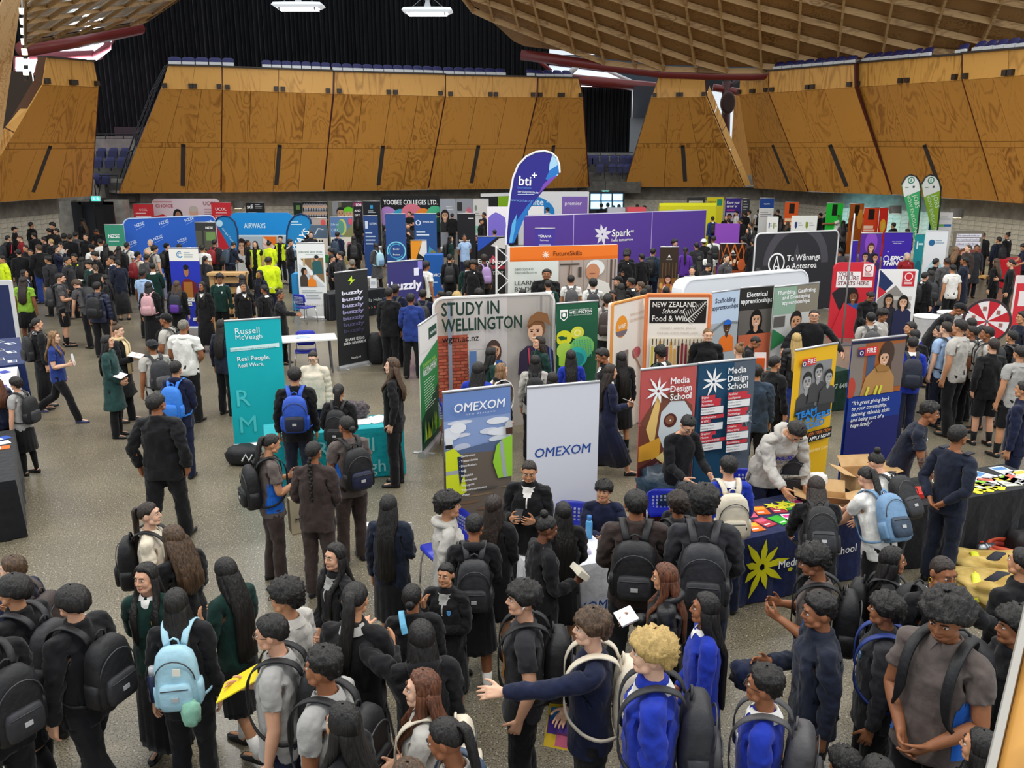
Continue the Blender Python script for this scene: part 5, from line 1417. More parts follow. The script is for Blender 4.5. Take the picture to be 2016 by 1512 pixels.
def thw(a):
 a.rect(0,0,1,.22,'e8e6e2'); a.poly([(0,.3),(1,.2),(1,1),(0,1)], '2f8a4a'); a.poly([(0,.75),(1,.55),(1,1),(0,1)], '1c4a34')
 a.rect(.5,.06,.95,.15,'1f4a38'); a.text('WELLINGTON', .55, .12, .36, col='ffffff', bold=.02)
 a.text('TE HERENGA WAKA', .12, .34, .75, col='bfe86a'); a.text('VICTORIA UNIVERSITY', .12, .375, .8, col='e8f4d8'); a.text('WELLINGTON', .12, .41, .75, col='ffffff', bold=.02)
 a.lines(12, .14, .8, .45, .7, 'dcefd8', .25)
 R = random.Random(1)
 for k in range(26): x = R.uniform(0, 1); a.poly([(x, .92), (x+.05, .74+R.uniform(0,.1)), (x+.1, .92)], R.choice(['8fc23a','c8d83a','3a8a4a']))
rollup('narrow green and cream university banner turned edgewise beside the brick print', (824,641), (860,617), z=2.05, bg='e8e6e2', art=thw)
def vic(a):
 a.poly([(.08,.06),(.26,.06),(.26,.15),(.17,.19),(.08,.15)], 'ffffff'); a.poly([(.1,.075),(.24,.075),(.24,.145),(.17,.175),(.1,.145)], '1c5a40'); a.ell(.17,.12,.04,.025,'ffffff'); a.rect(.1,.075,.24,.088,'ffffff')
 a.text('VICTORIA UNIVERSITY OF', .29, .075, .56, h=.014, col='e8f4ec'); a.text('WELLINGTON', .29, .11, .56, col='ffffff', bold=.025); a.text('TE HERENGA WAKA', .29, .135, .56, h=.014, col='e8f4ec')
 a.ell(.17,.375,.2,.085,'e2e030'); a.ell(.5,.33,.165,.072,'dfe04a'); a.ell(.5,.33,.085,.037,'f6f2a0'); a.ell(.5,.33,.05,.022,'e2e030')
 a.poly([(.02,.36),(.12,.35),(.22,.37),(.24,.36),(.24,.395),(.2,.39),(.1,.4)], '1c5a40')
 a.ell(.2,.52,.22,.09,'b8dc5a'); a.ell(.62,.5,.3,.13,'7fc86a')
 for k in range(9):
  for q in range(7): a.disc(.42 + q*.065, .42 + k*.022, .012, '2aa8a0', n=6)
 a.ell(.42,.6,.28,.12,'2fb6b0'); a.ell(.42,.62,.2,.085,'1c8a94'); a.ell(.14,.62,.2,.07,'a8d84a')
rollup('dark green university banner with yellow and turquoise bubble graphics', (1096,598), (1178,592), 2.1, bg='1c5a40', art=vic, vs=0.75)
# ---- food, wine and trades stand
def wnf(a):
 a.rect(0,0,1,.02,'f0a050'); a.rect(.0,0,.04,1,'f0a050'); a.ell(.28,.25,.17,.11,'f09a2a'); a.ell(.28,.29,.165,.06,'7a6a72', 18, 180, 360); a.text('W&F', .17, .27, .22, col='fff4e0', bold=.02)
 a.text('WINE & FOOD', .52, .17, .42, h=.03, col='d8bca8'); a.text('CELEBRATION', .52, .23, .42, h=.03, col='d8bca8')
 a.rect(.14,.5,.48,.72,'8a7f78'); a.ell(.3,.6,.12,.08,'5f544e'); a.ell(.75,.56,.12,.06,'c0606a'); a.rect(.5,.5,.52,.9,'e8e0d8'); a.rect(.1,.75,.5,1,'a89a90'); a.line([(.62,.52),(.9,.75)], .03, 'b98a6a')
wall_board('display_wall', 'orange-edged angled food and wine panel with an orange egg-shaped logo', (1206,598), (1272,582), 2.2, bg='f1e8de', art=wnf, vs=0.75, rad=.03, edge='e89a4a')
def nzs(a):
 a.rect(0,0,1,.03,'e8824a'); a.rect(0,0,.035,1,'e8824a'); a.rect(.965,0,1,1,'e8824a'); a.rect(.06,.055,.94,.31,'1d1a1a'); a.text('NEW ZEALAND', .1, .135, .68, h=.06, col='f4f0ea', bold=.012)
 a.text('School of', .25, .205, .36, h=.055, col='f4f0ea', bold=.005, shear=.3); a.text('Food & Wine', .1, .29, .6, h=.065, col='f4f0ea', bold=.008)
 a.line([(.62,.29),(.7,.24),(.82,.16),(.93,.075)], .02, 'd8d4ce')
 for k in range(11):
  t = k/11; u, v = .64 + .29*t, .275 - .195*t; L = .11*(1-t*.75)
  a.poly([(u, v), (u-L*.55, v-L*.75), (u-L*.4, v-L*.78)], 'd8d4ce'); a.poly([(u, v), (u+L*.75, v+L*.3), (u+L*.72, v+L*.45)], 'd8d4ce')
 a.text('COOKERY · BARISTA · BAKING', .22, .375, .56, h=.022, col='b8a89a'); a.text('COCKTAILS · SCHOOL HOLIDAY CLASSES', .18, .425, .64, h=.022, col='b8a89a')
 a.rect(.08,.47,.92,.82,'e8dcc4'); R = random.Random(5)
 for k in range(14): u = .1 + .058*k; a.rect(u, R.uniform(.5,.6), u + .035, .8, R.choice(['5a1f2a','8a2a3a','c8b83a','d8a04a','3a2420'])); a.rect(u+.01,.48,u+.025,.55,'2a1a18')
 a.rect(.08,.82,.92,1,'a08a74')
wall_board('display_wall', 'orange-framed panel for a food and wine school with white fern on black', (1273,580), (1400,580), 2.25, bg='f3ece2', art=nzs, vs=0.68, rad=.03, edge='e8824a')
def scaf(a):
 a.rect(0,0,1,.45,'c4d6ec'); a.rect(0,.45,1,1,'aeb6bc'); a.text('Scaffolding', .12, .15, .74, h=.07, col='1f2c44', bold=.014); a.text('apprenticeships', .02, .25, .95, h=.07, col='1f2c44', bold=.014)
 a.poly([(0,.55),(.5,.42),(1,.47),(1,.5),(.5,.46),(0,.6)], '7d868c'); a.face(.6, .52, .09, '5a3a28', '1a1210', 'f07a2a', hat='2a6ad0')
rollup('pale blue scaffolding apprenticeships banner with a worker in blue helmet', (1402,576), (1457,569), 2.1, bg='c4d6ec', art=scaf, vs=0.62)
def elec(a):
 a.rect(0,0,1,.33,'2c2a28'); a.rect(0,.33,1,1,'6a6460'); a.text('Electrical', .2, .13, .62, h=.075, col='ffffff', bold=.02); a.text('apprenticeships', .02, .225, .95, h=.075, col='ffffff', bold=.02); a.face(.52, .48, .11, 'd8a888', '1a1412', '17171b', long=True); a.rect(0,.7,1,1,'c86a4a')
rollup('dark electrical apprenticeships banner with a smiling woman in black', (1458,567), (1524,562), 2.1, bg='2c2a28', art=elec, vs=0.62)
def plum(a):
 a.rect(0,0,.5,.42,'8fae98'); a.rect(.5,0,1,.42,'8a8272'); a.rect(0,.42,1,1,'c9c9c6'); a.text('Plumbing, Gasfitting', .08, .11, .84, h=.06, col='ffffff', bold=.02); a.text('and Drainlaying', .18, .19, .62, h=.06, col='ffffff', bold=.02); a.text('apprenticeships', .18, .27, .62, h=.06, col='ffffff', bold=.02)
 a.face(.52, .55, .14, 'd8a078', '231a18', '3a4a5a'); a.rect(.02,.44,.26,.6,'5f5a58'); a.poly([(0,.62),(.35,.8),(0,.95)], '2f7a4a')
rollup('plumbing, gasfitting and drainlaying banner with a laughing worker in goggles', (1525,565), (1614,556), 2.1, bg='a8b0a4', art=plum, vs=0.62)
wall_board('display_wall', 'blank white back of a round-cornered fabric wall behind the apprenticeship banners', (1346,552), (1592,531), 2.1, bg='e6e9f0', rad=.25, thick=.35, edge='f4f6fa')
# ---- FutureSkills booth
def fsk(a):
 a.rect(0,0,1,.2,'f07a26'); a.poly([(0,.2),(1,.17),(1,.22),(0,.25)], 'e06c1c'); a.rect(0,.23,.45,1,'dfe4de'); a.rect(.45,.23,1,1,'b3a49a')
 for k in range(5): a.rect(.46 + .11*k,.23,.465 + .11*k,1,'8f8078')
 a.rect(.93,.23,.95,1,'5a4a44'); a.rect(.97,.23,.98,1,'4a3c38')
 a.burst(.33, .135, .1, 9, 'fff0e0', .3, 10, .2); a.text('FutureSkills', .4, .15, .26, col='4a1a10', bold=.006)
 a.text('0800 550 410', .05, .37, .17, col='5a645e'); a.text('futureskills.co.nz', .05, .42, .2, col='5a645e'); a.text('LEARN', .05, .6, .18, h=.07, col='1c1c1c'); a.text('BY DOING', .05, .7, .3, h=.07, col='1c1c1c')
 a.rect(.46,.28,.64,.305,'4a4440'); a.line([(.55,.3),(.54,.56)], .03, '6a4a30'); a.rect(.63,.34,.66,.5,'4a4440')
 a.ell(.79,.36,.085,.13,'e4e6e4'); a.ell(.765,.42,.065,.13,'c88a66'); a.poly([(.68,.85),(.73,.6),(.82,.54),(.92,.62),(.95,.85)], 'e0ddd6'); a.ell(.76,.45,.03,.01,'8a4a3a')
wall_board('display_wall', 'mural wall with an orange heading band and a worker in a hair net', (1002,490), (1217,478), D=21.0, D2=21.6, bg='dfe4de', art=fsk, vs=0.66, rad=.02)
tr_c = at_y(990, 640, 20.6) * [1, 1, 0]
trs = empty('truss_tower', tr_c); tag(trs, 'white lattice truss tower at the left end of the orange-topped mural wall', 'truss')
hh = at_y(990, 485, 20.6)[2]
for sx in (-.15, .15):
 for sy in (-.15, .15): MB().tube([(sx, sy, 0), (sx, sy, hh)], .022, 6).build('truss_tube', WHITE_PL, trs)
for k in range(9):
 z = hh*k/9; q = .15 if k % 2 else -.15; MB().tube([(-q, -.15, z), (q, -.15, z + hh/9)], .012, 5).build('truss_brace', WHITE_PL, trs); MB().tube([(.15, -q, z), (.15, q, z + hh/9)], .012, 5).build('truss_brace', WHITE_PL, trs)
# ---- Spark
def spark(a):
 for u in (.25, .68): a.rect(u-.002,0,u+.002,1,'b7a4e0')
 a.rect(0,0,1,.02,'e8e4f2')
 a.burst(.405, .5, .42, 8, 'eeeaf8', .3, 12, .3, [1, .8, .95]); a.text('Spark', .455, .56, .105, col='ffffff', bold=.03); a.text('nz', .56, .48, .018, col='ffffff', bold=.03); a.text('hello tomorrow', .455, .68, .12, col='ffffff', bold=.02)
wall_board('display_wall', 'very long purple wall with a white starburst and the words hello tomorrow', (1033,426), (1391,411), D=31.0, D2=34.5, bg='5b3f9c', art=spark, vs=0.64, rad=.02)
rollup('small violet banner reading Turama pathways before the long purple wall', (1053,451), (1093,448), D=29.5, bg='4a3aa0', art=lambda a: (a.text('TŪRAMA', .16, .14, .66, col='ffffff', bold=.03), a.text('Pathways', .26, .2, .44, col='e8e4f8', bold=.02), a.rect(.2,.26,.8,.27,'e8e4f8')))
# ---- Te Wananga
def tew(a):
 a.ring(.5, .72, 1.2, .26, '4c4a51', 34, 0, 180); a.poly([(.36,1.6),(.44,.75),(.5,.25),(.56,.75),(.64,1.6),(.57,1.6),(.5,.75),(.43,1.6)], '454349')
 a.ring(.265, .68, .3, .045, 'ffffff'); a.line([(.225,.84),(.245,.68),(.265,.52),(.285,.68),(.305,.84)], .035, 'ffffff'); a.ring(.265, .8, .08, .03, 'ffffff')
 a.text('Te Wānanga', .385, .64, .41, col='ffffff', bold=.012); a.text('o Aotearoa', .385, .83, .37, col='ffffff', bold=.012)
wall_board('display_wall', 'charcoal fabric wall reading Te Wananga o Aotearoa with a white round emblem', (1488,462), (1652,452), D=24.8, D2=26.0, bg='2d2c31', art=tew, vs=0.55, rad=.16, edge='d8d8da')
# ---- Media design school
def mds1(a):
 a.poly([(0,0),(1,0),(1,.35),(.6,.3),(0,.42)], 'c05a56'); a.rect(0,.42,1,1,'7a4436'); a.poly([(0,.4),(.3,.2),(.62,.18),(.95,.3),(1,.5),(.3,.5)], '7c4a3a')
 a.poly([(.12,.45),(.3,.2),(.38,.18),(.28,.55),(.36,.75),(.26,.78),(.2,.55)], 'f0c878'); a.poly([(0,.58),(.4,.52),(.38,.68),(0,.7)], 'e8a83a')
 a.poly([(.34,.5),(.38,.33),(.55,.25),(.8,.26),(.95,.36),(.98,.5),(.75,.58),(.45,.62)], 'd5dde0'); a.ell(.55,.4,.12,.055,'5a2a24'); a.ell(.54,.395,.08,.035,'8a5a42'); a.ell(.55,.4,.015,.007,'ffffff')
 a.poly([(.2,.72),(.5,.62),(.75,.58),(.9,.8),(.6,.85)], 'f0d890'); a.poly([(0,.75),(.3,.68),(.62,.8),(1,.72),(1,1),(0,1)], '5a2c2e'); a.line([(.1,.85),(.35,.72),(.3,.9)], .012, 'd8a080')
 a.burst(.3, .16, .2, 9, 'ffffff', .3, 5, .16, [1, .75, .9])
 for k, t in enumerate(('Media', 'Design', 'School')): a.text(t, .51, .115 + .062*k, h=.05, col='ffffff', bold=.025)
rollup('coral red design school banner with a pale painted portrait', (1262,728), (1373,717), 2.1, bg='c05a56', art=mds1, vs=0.78)
def mds2(a):
 a.poly([(.55,0),(1,0),(1,1),(.7,1),(.62,.3)], '5a6470'); a.rect(0,0,.62,1,'1f4a68')
 a.burst(.27, .14, .2, 9, 'ffffff', .3, 5, .16, [1, .75, .9]); a.burst(.86, .45, .14, 9, '8a939c', .3, 5, .16)
 for k, t in enumerate(('Media', 'Design', 'School')): a.text(t, .5, .085 + .062*k, h=.05, col='ffffff', bold=.025); a.text(t, .7, .57 + .035*k, h=.022, col='8a939c', bold=.02)
 y = .27
 for u, items in ((.06, (('Digital', 'Creativity', 'Foundation'), ('3D Animation', '& VFX'), ('Graphic/', 'Motion', 'Interactive UX/UI'))), (.5, (('Artificial', 'Intelligence'), ('Information', 'Technology'), ('Creative', 'Advertising'), ('Foundations',)))):
  v = .26 if u < .3 else .25
  for it in items:
   for t in it: a.rect(u-.01, v-.022, u + .033*len(t), v+.007, 'cf3a46'); a.text(t, u, v, h=.017, col='ffffff', bold=.015); v += .029
   a.rect(u-.01, v-.016, u+.38, v+.04, 'f3f3f3'); a.text('Bachelor of Software', u, v+.004, h=.01, col='3a3a3a'); a.text('Engineering Diploma', u, v+.026, h=.01, col='3a3a3a'); v += .07
rollup('teal blue design school banner listing courses in red and white boxes', (1375,716), (1489,705), 2.1, bg='1f4a68', art=mds2, vs=0.78)
# ---- Fire and emergency
def fire_y(a):
 a.rect(.15,.14,.9,.72,'8f8f90')
 for u, v, r in ((.32,.33,.085), (.56,.25,.075), (.8,.32,.07)): a.face(u, v, r, 'a9a9a9', '2c2c2e', '4a4a4c')
 a.rect(.15,.6,.9,.72,'3a3a3c'); a.rect(.1,.08,.42,.155,'d83a3a'); a.rect(.1,.1,.2,.155,'3a2a6a'); a.text('FIRE', .23, .135, .18, col='ffffff', bold=.02); a.ring(.15, .128, .03, .01, 'ffffff')
 for k, (t, w) in enumerate((('TEAM', .5), ('PLAYERS', .86), ('NEEDED', .72))): a.text(t, .05, .7 + .075*k, w, h=.066, col='2a8ae0', bold=.06, rot=4)
 a.rect(.36,.87,.97,.985,'1c1c1e'); a.text('JOIN YOUR CREW', .39, .915, .55, h=.035, col='f08a3a', bold=.02); a.text('APPLY NOW', .42, .97, .52, h=.038, col='ffffff', bold=.03); a.text('0800 FIRE JOIN', .4, 1.1, .5, h=.03, col='fff0b0')
rollup('yellow firefighter recruitment banner reading team players needed', (1567,690), (1650,675), 2.15, bg='f0bc22', art=fire_y, vs=0.6)
def fire_b(a):
 a.rect(0,0,1,.5,'a8602e'); a.rect(0,0,.25,.5,'8a8078'); a.rect(.3,.1,.45,.4,'4a5a7a'); a.rect(.72,.05,1,.45,'7a6a62'); a.ell(.05,.42,.08,.1,'c04a3a'); a.rect(0,0,1,.02,'1c2440')
 a.ell(.66,.14,.14,.12,'4a362c'); a.ell(.66,.3,.11,.2,'4a362c')
 a.poly([(.22,.5),(.3,.33),(.48,.24),(.72,.26),(.84,.36),(.86,.5)], 'b98a52'); a.face(.61,.17,.082,'e0b090','4a362c','b98a52',body=False)
 a.poly([(.45,.24),(.52,.22),(.7,.25),(.72,.29),(.5,.29)], 'a3763f')
 for u0 in (.36, .52, .6): a.line([(u0,.42),(u0-.04,.5)], .04, 'd8d84a')
 a.rect(.1,.05,.45,.13,'d83a3a'); a.rect(.1,.07,.21,.13,'3a2a6a'); a.text('FIRE', .25, .105, .17, col='ffffff', bold=.02); a.ring(.155, .1, .03, .01, 'ffffff')
 a.rect(0,.5,1,1,'1c3a8e'); a.rect(0,.72,1,1,'22276a')
 for k, t in enumerate(('“It’s great giving back', ' to your community,', ' learning valuable skills', ' and being part of a', ' huge family”')): a.text(t, .07, .57 + .052*k, h=.037, col='ffffff', bold=.012, shear=.25)
rollup('blue fire service banner with a quotation under a smiling firefighter', (1678,671), (1785,660), 2.15, bg='1c3a8e', art=fire_b, vs=0.72)
# ---- red technology institute stand
def yfs(a):
 a.poly([(.0,.62),(.35,.36),(.62,.56),(.62,.95),(.2,.95)], '26242a'); a.rect(.08,.18,.66,.36,'f4f0f0'); a.rect(.08,.36,.95,.5,'f4f0f0')
 a.text('YOUR', .12, .265, .36, col='7a2a34', bold=.008); a.text('FUTURE', .12, .35, .5, col='7a2a34', bold=.008); a.text('STARTS HERE', .12, .45, .74, col='7a2a34', bold=.02)
 a.rect(.7,.02,.95,.28,'f1e6e6'); a.ring(.82, .12, .09, .02, 'b03a44'); a.lines(3, .74, .92, .2, .26, 'c06a70', .5)
 a.face(.52, .68, .1, '8a5a40', '2a1f1a', '2a5aa8', long=True); a.poly([(0,1),(.3,.8),(.7,.98),(.7,1)], 'd02c3a')
wall_board('display_wall', 'red round-cornered wall reading Your Future Starts Here', (1643,521), (1726,513), D=21.5, bg='cf2c3a', art=yfs, vs=0.65, rad=.16)
def wht(a):
 a.poly([(0,0),(.38,.28),(.15,.47),(0,.42)], '20305e'); a.poly([(0,.34),(.22,.46),(0,.6)], 'c92a38'); a.poly([(0,.62),(.45,.32),(.9,.7),(.9,.8),(0,.85)], '8b8680'); a.rect(.25,.55,.9,.62,'c9c4bc')
 a.poly([(0,1),(.4,.68),(.8,1)], 'd8343f'); a.rect(.6,.03,.92,.34,'c92a38'); a.ring(.76, .14, .1, .025, 'f6dede'); a.lines(3, .65, .88, .22, .31, 'f0c8c8', .5)
 a.face(.3, .62, .09, 'b98a68', '1a1512', '24242e', long=True); a.face(.68, .66, .1, 'd8a888', '15120f', '24284a', long=True)
wall_board('display_wall', 'white wall with navy and red diamonds and a red square emblem', (1733,533), (1809,529), D=20.8, bg='eceaea', art=wht, vs=0.65, rad=.02)
q_ = empty('flag_pole', at_z(1657, 678, 0)); tag(q_, 'thin grey metal mast standing before the red wall', 'pole')
MB().tube([(0, 0, 0), (0, 0, at_y(1679, 420, at_z(1657, 678, 0)[1])[2])], .022, 8).build('mast_tube', mat('9a9a9c', .3, metal=.7), q_, True); MB().box((0, 0, .015), (.4, .4, .03)).build('base_plate', mat('5a5a5c', .5), q_)
# ---- far rows, left to right
def nzse_wall(a):
 for u, v in ((.12,.08),(.38,.06),(.66,.03),(.86,.1),(.02,.36),(.3,.3),(.56,.36),(.78,.2),(.16,.6),(.44,.66),(.68,.62),(.9,.55),(.06,.85),(.34,.9),(.6,.88)): a.text('NZSE', u, v + .06, .105, col='cfe0ff', bold=.03, rot=16); a.line([(u+.01, v+.1), (u+.1, v+.04)], .012, '9fc0f4')
wall_board('display_wall', 'bright blue wall covered in slanted white repeated initials', (241,432), (423,423), D=31.5, D2=33.5, bg='2a62c8', art=nzse_wall, rad=.25, edge='b8d0f4')
rollup('green and cream banner with white initials beside the bright blue wall', (205,443), (243,441), D=31.0, bg='e6dcc8', art=lambda a: (a.rect(0,0,1,.36,'3f9a7c'), a.text('NZSE', .14, .22, .6, col='ffffff', bold=.04), a.rect(.14,.27,.68,.285,'cfe8de'), a.face(.5,.5,.11,'c08a66','2a1c14','e8e6e2')))
def nz3(a): a.rect(0,0,1,1,'59594c'); a.rect(0,0,1,.13,'3a3a3c'); a.text('NZSE', .5, .1, .36, col='ffffff', bold=.04); a.rect(.5,.16,.95,.3,'7a9a5a'); a.rect(.3,.1,.4,.6,'3a3a3c'); a.face(.35,.5,.1,'b98a68','3a2a1c','4f5a3a'); a.face(.7,.5,.1,'c99a78','2a1c14','4f5a3a')
rollup('photo banner of army trainees with white initials at the top', (383,438), (424,437), D=31.2, bg='59594c', art=nz3)
def trades(a):
 a.rect(0,0,1,.155,'f1efe8'); a.ring(.36, .075, .085, .02, '2a7ab8', 20, 60, 330); a.ring(.37, .08, .055, .015, '3aa0c8', 18, 40, 330); a.lines(3, .5, .82, .045, .12, '9aaab0', .45)
 a.poly([(.28,.62),(.33,.43),(.45,.38),(.62,.38),(.85,.44),(.92,.64),(.28,.66)], '6a2028'); a.rect(.4,.42,.7,.62,'a86a2c'); a.ell(.53,.28,.085,.075,'a8704e'); a.ell(.53,.235,.09,.035,'1a1412')
 for v, t in ((.655,'PACIFIC & MAORI'), (.715,'TRADES'), (.775,'ARC')): a.rect(.36,v-.035,.36+.045*len(t),v+.012,'f4f4f2'); a.text(t, .38, v, .04*len(t), h=.024, col='2a2a3a', bold=.02)
 a.rect(.62,.88,.86,.92,'f4f4f2'); a.text('ONLINE', .65, .912, .16, col='2a2a3a')
rollup('royal blue trades banner with a man in tan overalls below a white heading', (331,490), (390,486), D=22.6, bg='2836b4', art=trades)
def ucol_w(a): a.poly([(0,.35),(.15,.3),(.35,.45),(.45,.7),(0,.7)], 'd8343a'); a.text('CHOICE', .05, .17, .26, h=.06, col='b8323e', bold=.03); a.rect(.02,.05,.3,.075,'e0a0a4'); a.ell(.37,.32,.07,.12,'1a1616'); a.ell(.375,.34,.045,.09,'b8866a'); a.ell(.61,.27,.065,.13,'e0b49a'); a.ell(.61,.2,.065,.06,'cfc4ba'); a.poly([(.5,.6),(.56,.42),(.66,.42),(.74,.6)], '5a5a60'); a.text('UCOL', .76, .13, .2, h=.08, col='8a3a4a'); a.lines(3, .77, .93, .2, .34, 'c8a0a8', .4)
wall_board('display_wall', 'pale pink round-cornered wall with two portraits and the word choice', (298,392), (431,390), D=43.0, bg='f0d8de', art=ucol_w, rad=.25)
ucr = lambda a: (a.text('UCOL', .2, .16, .56, col='ffffff', bold=.02), a.rect(.2,.2,.76,.215,'ffd0d0'), a.lines(2,.16,.84,.26,.34,'ffd8d8',.5), a.lines(2,.2,.7,.4,.48,'ffd8d8',.4))
rollup('red banner at the left end of the pale pink wall', (261,402), (301,401), D=42.0, bg='d8343c', art=lambda a: (a.text('UCOL', .3, .14, .4, col='ffe0e0'), a.lines(3,.1,.9,.18,.38,'ffd0d0',.4)))
rollup('red banner at the right end of the pale pink wall', (415,399), (454,398), D=42.0, bg='d8303a', art=ucr)
rollup('black banner with small white initials left of the centre wall lamp', (483,399), (520,398), D=42.5, bg='1c1c1f', art=lambda a: (a.text('sdi', .06, .12, .34, col='ffffff', bold=.03), a.lines(3,.5,.9,.03,.14,'d0d0d0',.4), a.lines(2,.1,.8,.2,.3,'9a9a9a',.4)))
def airw(a): a.rect(0,.44,1,.47,'d8ecf6'); a.rect(0,.47,1,1,'b9c6d0'); a.text('AIRWAYS', .22, .3, .34, h=.1, col='d4f0ff', bold=.03); a.face(.16,.66,.17,'d8a888','2a1c18','e4e2de',long=True); a.rect(.5,.47,.72,1,'f4d8c8'); a.poly([(.5,.47),(.72,.47),(.72,.7)], 'f07a2a'); [a.line([(.5,.6+.1*k),(.72,.78+.1*k)], .05, 'f0a890') for k in range(4)]
wall_board('display_wall', 'light blue fabric wall with an orange sunray panel and a portrait', (451,421), (576,417), D=33.5, bg='1c94e4', art=airw, vs=0.8, rad=.25)
sail_flag('blue teardrop flag with a swirl logo beside the bright blue wall', 31.5, (463, 520), [(466,505),(469,480),(468,455),(462,436),(452,427),(440,425),(430,428),(424,436)], [(426,444),(440,466),(452,488),(460,503)], '1c7fc4', lambda a, uv: (a.disc(*uv(432,440), .12, 'bfe4f8'), a.text('Airways Training', *uv(436,450), h=.05, col='e4f6ff', rot=-54)), rim='14305e')
def ways(a, uv): a.text('WAYS', *uv(581,497), h=.17, col='f0faff', bold=.03, rot=52); a.lines(2, *[uv(573,437)[0], uv(595,437)[0]], uv(573,436)[1], uv(573,446)[1], 'bfe4f8', .4)
sail_flag('blue teardrop flag with large white slanted letters right of the light blue wall', 31.0, (566, 520), [(566,500),(564,480),(565,455),(570,437),(580,425),(592,421),(603,424),(611,432),(613,441)], [(606,455),(597,470),(585,486),(572,500)], '1e86c8', ways, rim='14305e')
rollup('narrow dark green banner with pale square emblem in the farthest row', (577,399), (594,397), D=44.0, bg='16261e', art=lambda a: (a.rect(.3,.06,.75,.16,'6a8a4a'), a.text('See', .25, .42, .5, col='ffffff')))
def team(a):
 for r in range(3):
  for k in range(9): a.disc(.08+.105*k, .09+.15*r, .1, 'c9a890', n=8); a.disc(.08+.105*k, .05+.15*r, .06, '8a8a90', n=6); a.rect(.04+.105*k, .13+.15*r, .12+.105*k, .165+.15*r, 'b0b0b6')
rollup('black banner with three rows of small portrait heads', (595,398), (644,397), D=44.0, bg='141418', art=team)
def ph(a): a.rect(0,0,.55,1,'6f6c5e'); a.rect(.15,.0,.4,.3,'8f9094'); a.face(.5,.25,.2,'c99a78','1c1c1c','3f4a34'); a.face(.83,.26,.22,'d8a888','6ad03a','e07a2a',hat='6ad02a'); a.rect(.55,0,1,.1,'3a3a34')
rollup('photo banner of workers, one in a bright green helmet', (646,397), (694,396), D=44.0, bg='4a463c', art=ph)
rollup('narrow black banner with pink heading and white words beside the green helmet photo', (695,397), (713,396), D=44.0, bg='26202a', art=lambda a: (a.rect(.0,.02,1,.1,'9a3a6a'), a.text('100', .3, .1, .6, col='ffffff', bold=.03), a.text('AND', .1, .22, .7, col='ffffff', bold=.03), a.text('GET', .1, .32, .6, col='ffffff', bold=.03)))
rollup('near-black banner with a small sky-blue square in the farthest row', (714,396), (748,396), D=44.0, bg='1d2026', art=lambda a: (a.rect(.42,.08,.58,.16,'3aa0e0'), a.lines(2,.28,.75,.2,.27,'c0c8d0',.4), a.ell(.3,.5,.12,.05,'c06a6a')))
def yoo(a):
 a.text('YOOBEE COLLEGES LTD.', .035, .24, .93, h=.13, col='ffffff', bold=.035)
 for u, v, r, c in ((.1,.58,.5,'b98ad0'),(.32,.6,.42,'3aa4c8'),(.52,.52,.55,'e07a8e'),(.72,.58,.42,'f0882a'),(.92,.52,.44,'4fc092')): a.disc(u, v, r, c); a.rect(u-.05,v-.03,u+.05,v+.02,'3a3a40')
wall_board('display_wall', 'black wall reading colleges with a row of large coloured discs', (750,386), (865,385), D=44.5, bg='17171a', art=yoo, vs=0.7, rad=.02)
for (x0, x1, lb, bg, f) in ((866, 897, 'grey beauty course banner with a standing portrait', '9a9ea8', lambda a: (a.text('BEAUTY', .4, .16, .4, col='ffffff', bold=.02), a.text('THERAPY', .45, .22, .4, col='ffffff', bold=.02), a.face(.3,.33,.16,'c99a78','1a1412','2a2a2c',long=True))),
       (898, 931, 'grey hairstyling banner with a pink blur, middle of three', '8f929a', lambda a: (a.rect(.05,.06,.35,.24,'2a2a2c'), a.ell(.75,.3,.18,.14,'c0667e'), a.ell(.6,.34,.12,.1,'d8a888'))),
       (932, 962, 'pale grey banner with a pink edge, rightmost of three', 'd4d0ce', lambda a: (a.ell(.15,.18,.08,.06,'7a8a7a'), a.lines(3,.1,.5,.28,.4,'9a9a98',.4), a.poly([(.7,.45),(1,.2),(1,.6)], 'e0a8a8'), a.rect(.1,.55,.5,.7,'8ac0a8')))):
 rollup(lb, (x0, 392), (x1, 391), D=43.5, bg=bg, art=f)
def orc1(a): a.rect(0,0,1,.12,'b8a8a0'); a.ell(.8,.08,.14,.06,'e05a5a'); a.rect(0,.12,1,.36,'5a6f86'); a.line([(.3,.3),(.5,.18),(.8,.2)], .04, 'cfd8e0'); a.rect(0,.36,1,.6,'e4c060'); a.rect(.4,.36,1,.62,'efe6d8'); a.ell(.55,.46,.06,.08,'2a2a2c'); a.ell(.7,.46,.06,.08,'2a2a2c'); a.rect(.3,.66,1,.8,'3a9a4a')
rollup('regional council banner with a slate band over yellow photos', (607,430), (643,428), D=33.5, bg='efe6d8', art=orc1)
def orc2(a): a.rect(0,0,1,.34,'5f7fae'); a.ell(.52,.17,.2,.14,'c8c86a'); a.ell(.45,.17,.18,.12,'5f9a8a'); a.poly([(.5,.34),(1,.1),(1,.34)], '8a8a5a'); a.text('Life at', .04, .14, .34, col='bfe0f4', bold=.01); a.text('ORC', .04, .24, .36, col='bfe0f4', bold=.02); a.ell(.9,.07,.09,.06,'e05a6a'); a.rect(0,.34,1,.6,'efe9da'); a.ell(.82,.5,.14,.08,'c07a8a'); a.rect(.1,.45,.5,.56,'d8c88a'); a.rect(0,.62,1,1,'ece4cc'); a.ell(.6,.75,.2,.08,'c9b87a')
rollup('pictorial council banner with a blue and olive landscape heading', (649,427), (694,426), D=33.0, bg='efe9da', art=orc2)
bl = lambda a: (a.rect(.1,.08,.3,.2,'d8e4f4'), a.text('CUSTOMS', .42, .14, .5, h=.035, col='e8f0fc', bold=.02), a.lines(4,.1,.85,.26,.5,'bcd0ec',.35))
